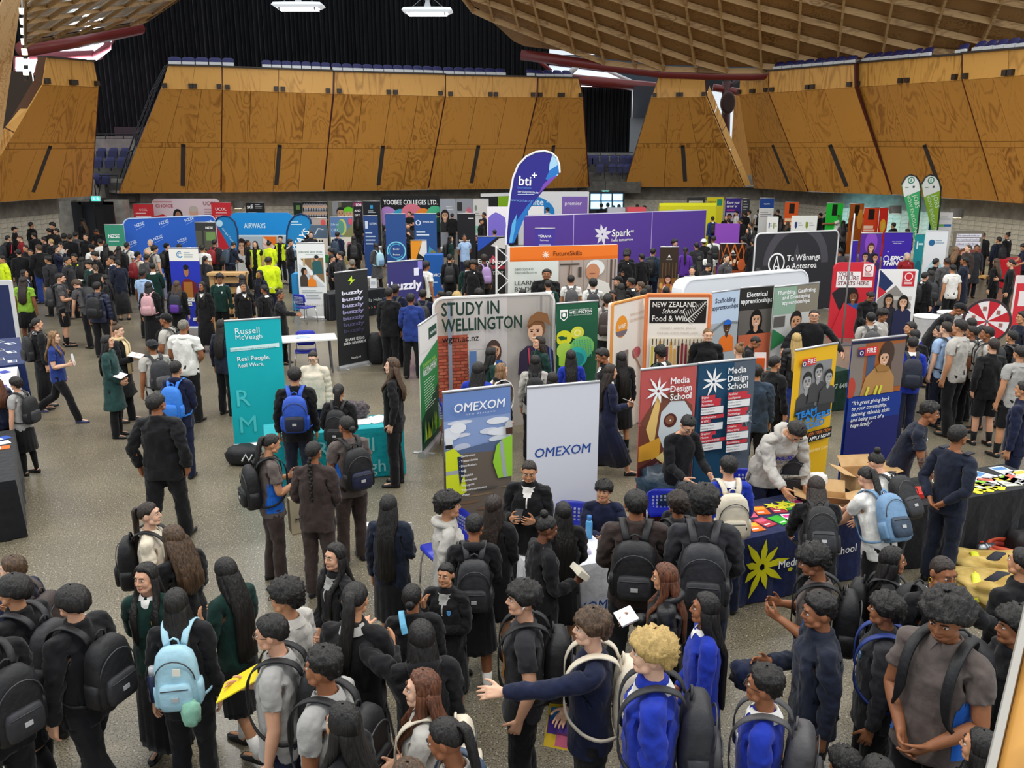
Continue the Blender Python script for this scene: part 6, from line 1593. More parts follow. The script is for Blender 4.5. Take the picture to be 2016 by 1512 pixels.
rollup('slim navy border service banner left of the ring emblem banner', (715,426), (743,423), D=32.5, bg='2a4a86', art=bl)
def bord(a): a.ring(.5,.52,.34,.045,'7fd4ea',26,-90,200); a.ring(.5,.52,.26,.03,'4aa8d8',24,60,330); a.text('Border', .34,.5,.32,col='ffffff',bold=.03); a.text('Protect',.33,.58,.34,col='ffffff',bold=.03)
rollup('blue banner with a pale ring emblem reading Border Protect', (758,422), (798,420), D=30.5, bg='2c4f90', art=bord)
def bord2(a): a.ring(.17,.12,.09,.03,'dfe8f6'); a.text('TE MANA ARAI', .36, .12, .5, h=.025, col='e8f0fc', bold=.02); a.rect(.3,.05,.305,.17,'9ab4dc'); a.lines(2,.08,.7,.24,.32,'cfdef2',.5); a.lines(3,.08,.5,.36,.46,'9ab8e0',.3); a.poly([(.5,.75),(.65,.45),(1,.55),(1,.85),(.6,.9)], '3a8fb8'); a.poly([(.62,.6),(.75,.5),(.95,.52),(.8,.66)], '7a7a4a')
rollup('blue banner with a crest and a sea turtle print', (815,421), (859,420), D=30.5, bg='27508e', art=bord2)
rollup('black banner with two white words and a thin grey top edge behind the uniformed officer', (900,421), (936,419), D=32.0, bg='1b1b1f', art=lambda a: (a.text('Expressions of', .08,.42,.6,h=.03,col='ffffff',bold=.02), a.text('interest', .08,.49,.5,h=.03,col='ffffff',bold=.02), a.rect(.6,.06,.9,.08,'c0c0c0')))
def enr1(a): a.poly([(0,0),(.72,.0),(0,.52)], 'f09a2a'); a.poly([(.72,0),(1,0),(1,.3),(.5,.2)], 'ece8e0'); a.text('Enrol Now', .05, .74, .9, h=.08, col='ece4c8', bold=.02)
rollup('black enrolment banner with an orange corner triangle', (808,477), (840,469), D=26.5, bg='221f1c', art=enr1)
def enr2(a): a.poly([(0,0),(.68,0),(0,.2)], '2a52b8'); a.poly([(.45,.12),(.75,.02),(1,0),(1,.17)], 'dcd8d2'); a.poly([(.4,.35),(.52,.25),(.7,.3),(.74,.36)], 'b8485a'); a.text('Enrol Now', -.0, .37, .95, h=.07, col='f4f0ea', bold=.02); a.rect(.25,.39,1,.44,'9a2a3a'); a.text('T1 2 START', .1, .52, .8, h=.045, col='f4f0ea', bold=.02)
rollup('black and red enrolment banner with a blue corner triangle', (940,466), (997,465), D=25.5, bg='231f22', art=enr2)
wall_board('display_wall', 'crumpled violet cloth panel on white board left of the big sail flag', (959,408), (1001,406), D=38.0, bg='ece8f0', rad=.03, art=lambda a: a.poly([(.0,.95),(.05,.2),(.2,.14),(.4,.1),(.6,.13),(.85,.2),(.92,.5),(.85,.95)], '7a6acb'))
# ---- Ignite booth and lime sign
def ign(a): a.ell(.1,1,.42,.85,'1f8ad8',20,0,180); a.text('ignite', .1, .62, .26, h=.3, col='e8f6ff', bold=.03); a.rect(.4,.45,.5,.5,'d8ecf8'); a.rect(.62,.22,.98,1,'8a6ac0'); a.text('premier', .66, .62, .24, h=.18, col='f0e8fc', bold=.02)
ib = wall_board('display_wall', 'white booth box with a blue arc reading ignite and a lilac panel', (1020,378), (1160,377), D=45.5, bg='f1f1f4', art=ign, vs=0.4, rad=.02, thick=.6)
wall_board('display_wall', 'dark side wall of the white booth with a lime square sign', (946,382), (1020,378), D=44.0, D2=45.4, bg='2a2a2d', rad=.02, art=lambda a: (a.rect(0,0,1,.06,'eeeeee'), a.rect(.46,.06,.84,.8,'8fc02a'), a.lines(3,.55,.75,.3,.55,'d8f09a',.4)))
wn = empty('window_6', at_y(1194, 470, 49.2) * [1, 1, 0]); tag(wn, kind='structure')
rel(px_box('window_surround', 1158, 377, 1230, 420, 49.4, BLACK_STEEL, .2), wn)
for i_ in range(3):
 for j_ in range(2): rel(px_box('window_pane', 1163 + i_*22, 382 + j_*15, 1182 + i_*22, 395 + j_*16, 49.3, emit_mat('9cd8ff', 1.7), .08), wn)
# ---- right far side
def lime(a): a.rect(.3,.12,.42,.3,'dfe8a0'); a.text('LINZ', .32,.26,.08,col='8a9a2a'); a.rect(.44,.15,.6,.2,'9a9a2a'); a.rect(0,0,1,.05,'f0f02a')
wall_board('display_wall', 'lime yellow round-cornered wall behind the long purple wall', (1298,402), (1411,398), D=41.5, bg='d8d420', art=lime, rad=.3, thick=.3)
for (x0, x1, y, lb, bg, f, D_) in ((1353, 1388, 388, 'black banner top above the lime yellow wall', '3a3a3a', lambda a: a.rect(.1,.08,.9,.2,'e8e4c8'), 47),
 (1392, 1425, 388, 'yellow banner with a small green square above the lime wall', 'e8dc2a', lambda a: (a.text('KIDEYA', .06,.12,.5,col='6a5a1a',bold=.01), a.rect(.62,.04,.94,.18,'2a9a7a')), 46),
 (1429, 1460, 390, 'deep purple banner reading know your career', '3c2a90', lambda a: (a.text('Know your', .08,.12,.84,h=.06,col='ffffff',bold=.03), a.text('career or', .08,.2,.7,h=.06,col='ffffff',bold=.03), a.rect(.1,.25,.6,.28,'d03a8a'), a.rect(.08,.32,.92,.6,'c9c0d8'), a.face(.3,.42,.12,'b98a68','1a1a1c','5a5a60'), a.face(.7,.42,.12,'b98a68','1a1a1c','2a2a30')), 46),
 (1462, 1477, 391, 'narrow dark grey banner right of the deep purple one', '3f3f44', lambda a: a.lines(4,.15,.8,.05,.3,'c8c8c8',.3), 46),
 (1496, 1525, 390, 'white banner with a navy blue heading bar', 'f0f0ee', lambda a: (a.rect(0,0,1,.2,'1f4a9a'), a.text('TKCTU', .3,.13,.4,col='ffffff',bold=.02), a.lines(3,.1,.9,.28,.42,'9a9aa0',.3)), 44),
 (1546, 1573, 398, 'orange poster with a black square, leftmost of the poster row', 'e05a1c', lambda a: (a.rect(.32,.02,.72,.22,'1c1612'), a.rect(.05,.32,.6,.38,'ffd8b0'), a.rect(.05,.4,.9,.46,'ffd8b0'), a.rect(.05,.5,.95,.75,'d8b8a0')), 41.5),
 (1628, 1661, 400, 'neon green poster with a black square', '22c83a', lambda a: (a.rect(.35,.02,.66,.24,'101810'), a.ell(.85,.3,.14,.08,'3a9a4a'), a.ell(.7,.5,.2,.1,'5ae06a')), 40.8),
 (1674, 1702, 401, 'brown and orange poster with a black square', 'a85a1c', lambda a: (a.rect(.35,.02,.7,.24,'161008'), a.ell(.8,.3,.2,.2,'e09a3a'), a.ell(.3,.4,.2,.15,'7a3a14')), 40.2),
 (1702, 1732, 409, 'orange poster with white table of text below a black square', 'e0481c', lambda a: (a.rect(.3,.02,.7,.24,'1c1210'), a.rect(.06,.36,.7,.42,'ffd8c0'), a.rect(.06,.44,.8,.48,'ffd8c0'), a.rect(.06,.52,.55,.8,'d8b8b0'), a.rect(.58,.52,.94,.8,'d8b8b0')), 39.4),
 (1733, 1750, 409, 'red poster with a yellow portrait beside the orange one', 'd0281c', lambda a: (a.ell(.5,.36,.36,.14,'f0a82a'), a.ell(.55,.38,.2,.09,'e8c04a')), 39.2)):
 rollup(lb, (x0, y), (x1, y - .5), D=D_, bg=bg, art=f)
for x0, x1, y, lb in ((1560, 1610, 425, 'white board reading Made with two small crests, right one of the pair'), (1512, 1533, 427, 'white board reading Made with two small crests, left one of the pair')):
 wall_board('notice_board', lb, (x0, y), (x1, y - .5), D=34.5, bg='f0f0ea', rad=.02, cat='notice board', z0=1.0, art=lambda a: (a.poly([(.12,.2),(.22,.2),(.22,.36),(.17,.42),(.12,.36)], '2a3a7a'), a.poly([(.55,.2),(.65,.2),(.65,.36),(.6,.42),(.55,.36)], '8a9a2a'), a.lines(2,.26,.45,.22,.36,'b0b0b4',.4), a.lines(2,.7,.9,.22,.36,'b0b0b4',.4), a.text('Made', .1,.82,.56,col='1c1c1c',bold=.03)))
wall_board('display_wall', 'plain violet panel between the long purple wall and the charcoal wall', (1409,442), (1457,439), D=31.0, bg='8a48b4', rad=.02)
def acc(a): a.text('A', .42,.16,.16,col='ffffff',bold=.05); a.text('ACCOR', .34,.2,.32,col='e8e0d8'); [a.rect(.15+.18*k,.25,.19+.18*k,.5,'6a5034') for k in range(5)]; a.rect(0,.5,1,1,'8a5a2a'); a.face(.48,.52,.08,'d8a08a','2a1410','d06a7a',long=True); [a.ell(.1+.2*k,.62+.05*(k%2),.1,.05,['d8a04a','e8d8b0','a8702a'][k%3]) for k in range(5)]; a.rect(0,.75,1,1,'d8c8a8')
rollup('dark brown hotel banner with a woman at a lit bar', (1300,489), (1337,483), D=25.5, bg='382a20', art=acc)
def acc2(a): [a.line([(-.05+.3*k,0),(.25+.3*k,.35)], .04, 'c8642a') for k in range(-1,4)]; [a.line([(.25+.3*k,0),(-.05+.3*k,.35)], .04, 'c8642a') for k in range(0,4)]; a.text('A', .44,.14,.13,col='ffffff',bold=.05); a.text('ACCOR',.38,.18,.26,col='e8e0d8'); [a.ell(.3+.14*k,.27+.03*(k%2),.05,.035,'f4e0c0') for k in range(5)]; a.ell(.85,.33,.15,.1,'d86a3a'); a.rect(0,.42,1,1,'a04a24')
rollup('dark hotel banner crossed by an orange lattice', (1418,481), (1470,478), D=26.0, bg='2a1c16', art=acc2)
def tri(a): a.ell(.5,.2,.3,.25,'8a4ac0'); a.face(.52,.3,.085,'d8a888','4a2a1c','2c2440',long=True); a.face(.28,.5,.08,'c99a78','1a1412','8a5a8a'); a.face(.76,.52,.08,'c08a66','1a1412','3a2a60'); a.rect(0,.8,1,1,'4a2a8a')
rollup('purple poster banner of three young people glowing', (1696,460), (1738,458), D=26.5, bg='5a2a9a', art=tri, vs=0.65)
rollup('sliver of a deep purple slogan banner left of the glowing trio', (1677,474), (1690,473), D=26.4, bg='3a1fa0', art=lambda a: (a.text('EPIC',.1,.5,.8,col='fff',bold=.05) if False else a.text('EPIC',.1,.5,.8,col='ffffff',bold=.05), a.text('THINGS',.05,.58,.9,col='ffffff',bold=.05)))
def epic(a): a.text('YOU GOT HOW', .28,.22,.44,h=.02,col='ffffff',bold=.03); a.text('YOU CAN...', .34,.26,.32,h=.02,col='ffffff',bold=.03); a.text('EPIC', .28,.66,.48,h=.1,col='ffffff',bold=.06,shear=.25); a.text('THINGS', .04,.79,.86,h=.11,col='ffffff',bold=.06,shear=.25); a.ring(.14,.62,.09,.02,'ffffff'); a.ell(.18,.45,.03,.015,'c0a8ff')
rollup('deep violet banner reading Epic Things in slanted white letters', (1742,459), (1798,456), D=26.5, bg='3d22a4', art=epic, vs=0.58)
rollup('narrow teal banner between the violet slogan and the white health banner', (1803,463), (1822,459), D=27.5, bg='1c8c94', art=lambda a: (a.ell(.6,.6,.4,.2,'0f6a7a'), a.rect(.2,.1,.35,.22,'d8f0f0'), a.rect(.4,.13,.9,.16,'c0e4e4')))
rollup('white banner with a blue circle logo over a pale teal swirl', (1824,456), (1868,452), D=27.5, bg='eef0f2', art=lambda a: (a.disc(.3,.17,.1,'2a6a9a'), a.lines(2,.46,.9,.13,.2,'9ab0c0',.4), a.ell(.58,.62,.34,.2,'a8d4dc'), a.ring(.58,.62,.3,.06,'cfe8ec',20,100,300)))
rollup('tall white banner with a green-blue stripe behind the pale swirl banner', (1843,418), (1877,417), D=34.5, bg='f0f0f0', art=lambda a: (a.disc(.14,.1,.1,'a8d0b8'), a.lines(2,.3,.95,.07,.14,'a0a8a8',.4), a.rect(.1,.2,.55,.24,'7ac06a'), a.rect(.55,.2,.97,.24,'3a7ac0')))
rollup('narrow cyan and navy banner at the left of the tall white banner', (1832,417), (1843,416), D=34.3, bg='0f4a7a', art=lambda a: (a.ell(.8,.22,.5,.16,'3ac8e8')))
def quo(a): a.rect(.0,.55,1,1,'8a4a44'); [a.rect(.08,.08+.13*k,.94-.06*(k%2),.19+.13*k,'efeaf4') for k in range(4)]; [a.text(t,.1,.165+.13*k,.76,h=.06,col='4a4660') for k,t in enumerate(('This network works to','my cute-based hustles','without me for fitness','being summoned'))]; a.face(.42,.72,.14,'d8a08a','7a4a2a','5a2a30')
wall_board('notice_board', 'brown poster stand with four white strips of quotation', (1880,456), (1937,454), D=30.0, bg='7f7668', rad=.02, cat='notice board', art=quo, vs=0.55)
def jf(x0, tag_, label, bg1, Dq):
 pole = [(x0+26,478),(x0+30,450),(x0+35,400),(x0+36,372),(x0+33,357),(x0+26,347),(x0+15,344),(x0+6,349),(x0-2,363)]
 edge = [(x0+2,385),(x0+8,410),(x0+15,440),(x0+22,465)]
 def art(a, uv):
  a.poly([uv(x0-1,364), uv(x0+6,350), uv(x0+15,345), uv(x0+26,348), uv(x0+33,358), uv(x0+35,375), uv(x0+3,388)], 'eef2ee')
  a.ring(*uv(x0+17,355), .13, .04, '3a8a6a'); a.rect(uv(x0+16,352)[0], uv(x0+16,352)[1], uv(x0+18,352)[0], uv(x0+18,358)[1], '3a8a6a'); a.rect(uv(x0+20,366)[0], uv(x0,366)[1], uv(x0+24,366)[0], uv(x0,370)[1], '2a3a3a'); a.rect(uv(x0+5,367)[0], uv(x0,368)[1], uv(x0+12,366)[0], uv(x0,370)[1], '8a9a94')
  a.text('NOW ENROLLING', *uv(x0+8,384), h=.055, col='d4f0d0', bold=.01, rot=-72); a.text('JOBS', *uv(x0+20,384), h=.07, col='d4f0d0', bold=.01, rot=-72)
 return sail_flag(label, Dq, (x0+26, 520), pole, edge, bg1, art, rim='1c2420')
jf(1777, 0, 'green feather flag reading Jobs Now Enrolling, left of the two', '3fae6a', 33.0)
jf(1816, 1, 'lime feather flag reading Jobs Now Enrolling, right of the two', '8fb82e', 34.0)
def bti(a, uv):
 a.poly([uv(1099,345), uv(1100,320), uv(1088,303), uv(1082,322), uv(1080,345), uv(1078,360)], 'a8d4f0'); a.poly([uv(1100,341), uv(1098,325), uv(1082,335), uv(1074,352), uv(1080,357)], '2a78c8'); a.poly([uv(1098,345), uv(1084,350), uv(1070,362), uv(1060,382), uv(1075,368)], '7a4ab4')
 a.poly([uv(1008,478), uv(1016,436), uv(1040,402), uv(1052,392), uv(1032,430), uv(1012,478)], '2472c4'); a.poly([uv(1002,478), uv(1008,440), uv(1018,420), uv(1014,450), uv(1008,478)], '5ab0e4')
 a.text('bti', *uv(1021,364), h=.1, col='ffffff', bold=.02, rot=-3); a.line([uv(1052,340), uv(1052,350)], .03, 'ffffff'); a.line([uv(1047,345), uv(1057,345)], .03, 'ffffff')
 a.text('bethlehem', *uv(1019,371), h=.026, col='5a8ae0', rot=-3); a.text('tertiaryinstitute', *uv(1019,379), h=.026, col='e8f0fc', rot=-3); a.rect(uv(1019,382)[0], uv(0,382)[1], uv(1052,382)[0], uv(0,383.2)[1], 'c8d4f0')
 a.text('www.bti.ac.nz', *uv(1005,396), h=.03, col='7aa0e8', rot=-3)
sail_flag('tall indigo sail flag with white letters and a curved white edge', 24.7, (996, 553), [(996,482),(997,455),(1000,420),(1004,385),(1010,350),(1020,325),(1036,308),(1055,299),(1072,297),(1086,301),(1096,310),(1101,324),(1102,340)], [(1090,352),(1072,372),(1050,400),(1034,425),(1020,455),(1010,480)], '2c2a8a', bti, rim='f0f2f6')
# ------------------------------------------------------------------ tables, chairs and things on them
NEAR = lambda k: ORD[k].replace('leftmost', 'nearest').replace('from left', 'from the near end')
def table(label, PL, PR, W=.75, z=.74, cloth=None, top='efefec', art=None, drop=0.0, name='table', cat='table', folds=.02):
 """front edge between two pixels at table height; cloth: colour of a floor-length cloth or None for steel legs"""
 a, b = at_z(*PL, z), at_z(*PR, z); e = b - a; L = np.linalg.norm(e); e /= L
 r = math.atan2(e[1], e[0]); back = np.array([-e[1], e[0], 0])
 c = (a + b)/2 + back*W/2; OBST.append((c, L/2, W/2, r)); root = empty(name, [c[0], c[1], 0], r); tag(root, label, cat)
 MB().box((0, 0, z - .015), (L, W, .03)).build('tabletop', mat(top, .4), root)
 for sx in (-1, 1):
  m = MB()
  for sy in (-1, 1): m.tube([(sx*(L/2-.15), sy*(W/2-.08), z-.03), (sx*(L/2-.12), sy*(W/2-.06), 0)], .014, 6)
  if cloth is None:
   for sy in (-1, 1): MB().tube([(sx*(L/2-.15), sy*(W/2-.08), z-.03), (sx*(L/2-.12), sy*(W/2-.06), 0)], .016, 6).build('leg', mat('6f7074', .35, metal=.6), root)
   MB().tube([(sx*(L/2-.13), -(W/2-.07), .25), (sx*(L/2-.13), W/2-.07, .25)], .012, 6).build('stretcher', mat('6f7074', .35, metal=.6), root)
  else:
   for sy in (-1, 1): MB().tube([(sx*(L/2-.15), sy*(W/2-.1), z-.03), (sx*(L/2-.15), sy*(W/2-.1), 0)], .014, 6).build('leg', mat('6f7074', .35, metal=.6), root)
 if cloth:
  n = 60; R = []; rnd = random.Random(int(PL[0]))
  per = []
  for k in range(n):
   t = k/n*4; i = int(t); f = t - i; q = [(-1,-1),(1,-1),(1,1),(-1,1),(-1,-1)]
   per.append((q[i][0]*(1-f)+q[i+1][0]*f, q[i][1]*(1-f)+q[i+1][1]*f))
  for j, zz in enumerate((z + .004, z + .002, z - .06, z*.5, .015)):
   g = (0, .006, .014, .02, .03)[j]
   R.append([(x*(L/2+g+folds*(j > 2)*.5*math.sin(k*1.9)*(j-2)), y*(W/2+g+folds*(j > 2)*.5*math.cos(k*2.3)*(j-2)), zz) for k, (x, y) in enumerate(per)])
  m = MB(); V = [p for q in R for p in q]; Fc = [(i*n+k, (i+1)*n+k, (i+1)*n+(k+1) % n, i*n+(k+1) % n) for i in range(4) for k in range(n)]
  m.add(V, [tuple(f[::-1]) for f in Fc]); m.add(R[0], [tuple(range(n))]);
  cl = m.build('tablecloth', mat(cloth, .8, 'cloth'), None); cl.location = root.location; cl.rotation_euler = root.rotation_euler
  tag(cl, 'floor-length cloth on the ' + label, 'tablecloth')
  if art:
   q = Art(L, z - .02); art(q)
   q.build(cl, -W/2 - .045)
 return root, L, W, z
def on(tb, u, v, dz=0.0):
 """point on a table: u along the front edge 0..1, v from front to back 0..1"""
 root, L, W, z = tb; r = root.rotation_euler[2]; x, y = (u-.5)*L, (v-.5)*W
 return np.array([root.location[0] + x*math.cos(r) - y*math.sin(r), root.location[1] + x*math.sin(r) + y*math.cos(r), z + .007 + dz])
def sheet(tb, u, v, w, d, col, label, rot=0, thick=.004, art=None, group=None, name='leaflet', cat='leaflet'):
 p = on(tb, u, v); root = tb[0]
 o = MB().box((0, 0, thick/2), (w, d, thick)).build(name, mat(col, .45, 'paper')); o.location = p; o.rotation_euler = (0, 0, root.rotation_euler[2] + math.radians(rot)); tag(o, label, cat, group)
 m = MB()
 if art:
  for k, (x0, y0, x1, y1, c) in enumerate(art): MB().box(((x0+x1)/2*w - w/2, (y0+y1)/2*d - d/2, thick + .0006), ((x1-x0)*w, (y1-y0)*d, .001)).build('print', mat(c, .45, 'paper'), o)
 return o
def chair(label, px, py, z, yaw, col='2733b0', holes=True):
 """stacking chair: px,py is the middle of the top of its back at height z; yaw as for people"""
 p = at_z(px, py, .8); root = empty('stacking_chair', (0, 0, 0), math.radians(yaw)); tag(root, label, 'chair')
 bk = np.array([-math.sin(math.radians(yaw)), math.cos(math.radians(yaw)), 0]) * -.22
 root.location = (p[0] - bk[0], p[1] - bk[1], 0); m = mat(col, .35)
 R = []
 for y, w, z_ in ((.22,.2,.425),(.2,.22,.445),(.0,.225,.44),(-.17,.21,.43)): R.append([(-w, y, z_), (0, y, z_ - .012), (w, y, z_), (w, y, z_ - .02), (0, y, z_ - .03), (-w, y, z_ - .02)])
 b = MB(); b.rings(R); b.build('seat', m, root, True)
 b = MB(); Rr = []
 for z_, w, y in ((.5,.17,-.19),(.55,.205,-.205),(.68,.225,-.225),(.78,.215,-.235),(.815,.16,-.24)): Rr.append([(w*math.sin(a), y - .05*math.cos(a)*.8 + .03, z_) for a in np.linspace(-1.3, 1.3, 9)] + [(w*.97*math.sin(a), y - .05*math.cos(a)*.8 + .042, z_) for a in np.linspace(1.3, -1.3, 9)])
 b.rings(Rr); bo = b.build('backrest', m, root, True)
 if holes:
  hb = MB()
  for i in range(-3, 4):
   for k in range(5):
    x = i*.045; hb.box((x, -.235 - .0 + abs(x)*.05, .57 + .04*k), (.022, .05, .02))
  h = hb.build('backrest_slots', mat('aab0c8', .6), root); tag(h, kind='stuff')
 cr = mat('b9bcc2', .25, metal=.8)
 for s in (-1, 1):
  MB().tube([(s*.19, .17, .43), (s*.23, .2, .22), (s*.245, .21, 0)], .011, 6).build('leg', cr, root, True)
  MB().tube([(s*.2, -.21, .6), (s*.2, -.17, .43), (s*.235, -.2, .2), (s*.25, -.23, 0)], .011, 6).build('leg', cr, root, True)
 return root
def blob(name, label, cat, p, size, m, seed=1, amp=.25, freq=3.0, rot=0, n=22):
 """soft crumpled thing (bag, folded coat)"""
 mb = MB(); V, Fc = [], []; nv = n//2
 for i in range(nv + 1):
  th = math.pi*i/nv
  for k in range(n):
   a = 2*math.pi*k/n; d = np.array([math.sin(th)*math.cos(a), math.sin(th)*math.sin(a), math.cos(th)])
   e = np.sign(d)*np.abs(d)**.7; q = 1 + amp*noise.noise(Vector(d*freq) + Vector((seed, 0, 0)))
   z_ = e[2]*q; V.append((e[0]*q*size[0]/2, e[1]*q*size[1]/2, max(-.9, z_)*size[2]/2 + size[2]/2*.9))
 for i in range(nv):
  for k in range(n): k2 = (k+1) % n; Fc.append((i*n+k, (i+1)*n+k, (i+1)*n+k2, i*n+k2))
 o = np_obj(name, V, Fc, m, None, True); o.location = p; o.rotation_euler = (0, 0, rot); tag(o, label, cat); return o
def rtab(a): a.text('Russell', .36, .42, .42, col='8fd4d8', bold=.006); a.text('McVeagh', .36, .86, .5, col='8fd4d8', bold=.006)
t_rus = table('turquoise-draped stand table with pale company lettering', (522,862), (792,838), .62, cloth='0f9aa4', art=rtab)
for k in range(4): sheet(t_rus, .72 + .05*k, .55 + .06*(k % 2), .21, .3, 'f1f1f0', 'white paper in the pile on the turquoise table, ' + ORD[k], 12*k, .006 + .004*k, group='papers on the turquoise table', name='paper', cat='paper')
o = blob('camouflage_bag', 'dark mottled bag lying at the back of the turquoise table', 'bag', on(t_rus, .68, .92), (.42, .26, .26), mat('4a4246', .8, 'pattern'), 3)
t_wh = table('white folding table with dark steel legs left of the charcoal banner', (556,673), (664,667), .65)
sheet(t_wh, .38, .55, .3, .21, 'c8d4ea', 'pale blue sheet on the white folding table', 5, art=[(.1,.2,.9,.4,'8aa4d8'),(.1,.6,.7,.75,'8aa4d8')])
chair('blue plastic chair in front of the white jobs banner', 588, 580, .8, -30); chair('blue plastic chair pushed under the white folding table', 601, 652, .8, 190)
t_job = table('black-draped table behind the charcoal banner', (648,580), (760,568), .7, cloth='17191f', art=lambda a: (a.text('Jobs and Skills Hubs', .3, .42, .6, col='b8c4c0'), [a.poly([(.6+.05*k,.6),(.63+.05*k,.66),(.6+.05*k,.72),(.61+.05*k,.66)], ['3f9a7a','c85a5a'][k % 2]) for k in range(7)]))
ps = empty('leaflet_holder', on(t_job, .86, .4)); tag(ps, 'white upright leaflet holder on the black jobs table', 'leaflet holder')
MB().box((0, 0, .14), (.2, .02, .28)).build('holder_face', mat('eceef0', .3), ps); MB().box((0, .05, .005), (.2, .14, .01)).build('holder_foot', mat('eceef0', .3), ps); MB().box((0, -.013, .16), (.13, .003, .1)).build('print', mat('c0c8d4', .4), ps)
for k in range(3): sheet(t_job, .3 + .15*k, .5, .3, .22, 'e8ecf0', 'white leaflet stack on the black jobs table, ' + ORD[k], 10*k, .02, group='leaflet stacks on the black jobs table')
ct = wall_board('counter', 'blue service counter with white lettering in front of the turtle banner', (835,503), (871,501), D=26.0, bg='1c5aa8', rad=.02, thick=.5, cat='counter', art=lambda a: (a.text('SERVICE', .15, .4, .8, col='ffffff', bold=.03), a.rect(.3,.5,.7,.53,'9ac0e8')))
wall_board('counter', 'slim blue counter left of the white jobs banner', (573,540), (583,539), D=25.5, bg='2a8ac8', rad=.02, thick=.5, cat='counter')
cx_, cw, ch, cr_ = frame_of((412,536), (486,534), D=21.8)
OBST.append((cx_, cw/2, .25, cr_)); cr = empty('pallet_display', cx_, cr_); tag(cr, 'pale wooden crate frame behind the students in green jumpers', 'crate')
for k in range(6): MB().box((0, 0, .12 + k*(ch-.2)/5.5), (cw, .03, .16)).build('slat', RIB_WOOD, cr)
for sx in (-1, 1): MB().box((sx*(cw/2-.06), -.03, ch/2), (.12, .05, ch)).build('post', RIB_WOOD, cr)
MB().box((0, 0, ch-.04), (cw, .4, .06)).build('top_board', RIB_WOOD, cr)
for k in range(2): MB().box((-.2+.45*k, -.05, ch*.62), (.26, .03, .2)).build('sign_plate', mat('4a2c20', .7), cr)
pl = empty('potted_plant', at_z(966, 592, 0) + np.array([0, -.1, 0])); tag(pl, 'leafy green plant in a wicker basket beside the white truss', 'plant')
pl.location = Vector(at_y(976, 600, 18.8)*[1,1,0])
MB().rings([[(r*math.cos(t), r*math.sin(t), z) for t in [2*math.pi*k/16 for k in range(16)]] for z, r in ((0,.17),(.2,.2),(.38,.21),(.38,.18),(.3,.17))]).build('basket', noise_mat('wicker', '8a6a3a', 'c4a468', 30, .8, .4), pl, True)
R_ = random.Random(9)
LEAFM = mat('2f7a2a', .4)
for k in range(26):
 a, el, L = R_.uniform(0, 6.28), R_.uniform(.5, 1.4), R_.uniform(.3, .55); d = np.array([math.cos(a)*math.cos(el), math.sin(a)*math.cos(el), math.sin(el)]); b = np.array([0, 0, .35]); s_ = np.cross(d, (0, 0, 1)); s_ /= np.linalg.norm(s_)
 m = MB(); tip = b + d*L*1.9 + np.array([0, 0, -.1]); mid = b + d*L*1.35
 base = b + d*L*.8; m.tube([b, base], .006, 4); V = [base, mid + s_*.09, tip, mid - s_*.09, mid + np.array([0,0,.03])]
 m.add(V, [(0,1,4),(1,2,4),(2,3,4),(3,0,4)]); m.build('leaf', LEAFM, pl, True)
t_om = table('white-draped table with blue company lettering, students crowding its front', (1050,1128), (1214,1102), .7, cloth='d9dae0', art=lambda a: a.text('OMEXOM', .16, .62, .72, col='2b4fa0', bold=.012, shear=.12))
for k in range(10):
 p = on(t_om, .42 + .11*(k % 4) + .03*(k//4), .3 + .22*(k//4)); o = MB().rings([[(r*math.cos(t), r*math.sin(t), z) for t in [2*math.pi*q/10 for q in range(10)]] for z, r in ((0,.04),(.02,.038),(.045,.022),(.05,.008))]).build('wrapped_sweet', mat('cfc8e4', .25), None, True)
 o.location = p; tag(o, 'small pale lilac sweet on the white table, %s of the %s row' % (ORD[k % 4], ['front', 'middle', 'back'][k//4]), 'sweet', 'sweets on the white company table')
def bottle(label, p, col, cap, h=.22, r=.035):
 b = empty('drink_bottle', p); tag(b, label, 'bottle')
 MB().rings([[(q*math.cos(t), q*math.sin(t), z) for t in [2*math.pi*k/12 for k in range(12)]] for z, q in ((0,r),(h*.7,r),(h*.8,r*.7))]).build('bottle_body', mat(col, .25), b, True)
 MB().rings([[(q*math.cos(t), q*math.sin(t), z) for t in [2*math.pi*k/12 for k in range(12)]] for z, q in ((h*.8,r*.72),(h,r*.66))]).build('bottle_cap', mat(cap, .3), b, True); return b
bottle('blue drink tin on the white company table', on(t_om, .36, .35), '3a8ad8', '2a5ab0', .1, .045)
bottle('clear sky-blue water bottle between the students at the white table', on(t_om, .93, .75), '5aa8dc', '3a7ac0', .24, .035)
chair('blue slotted chair behind the white company table', 1132, 990, .8, 170); chair('blue chair half hidden behind the grey hoodie boy', 915, 1010, .8, 120); chair('blue chair with chrome legs beside the narrow green banner', 868, 790, .8, -80)
ch_ = chair('blue chair carrying a dark puffer jacket in front of the coral banner', 1310, 966, .8, 180)
blob('puffer_coat', 'dark teal puffer coat draped over a chair in front of the coral banner', 'coat', at_z(1304, 1004, .45) + np.array([0, 0, .02]), (.55, .5, .55), mat('1f3444', .4, 'nylon'), 5, .3)
def mtab(a): a.burst(.13, .42, .36, 9, 'd8d21a', .3, 5, .2, [1, .75, .9]); a.ell(.36, .55, .02, .035, 'd8d21a', 10); a.text('Media Design School', .26, .5, .66, col='ffffff', bold=.015)
t_md = table('navy-draped table with a yellow starburst and white lettering', (1466,1062), (1702,1012), .78, cloth='16204a', art=mtab)
R_ = random.Random(12)
cols_l = ['d8607a', 'e8702a', 'b03a4a', '3fae3a', 'f0f0ee', '6a3a8a', 'e0489a', 'f0b03a', '8a2a3a', '2a2a30']
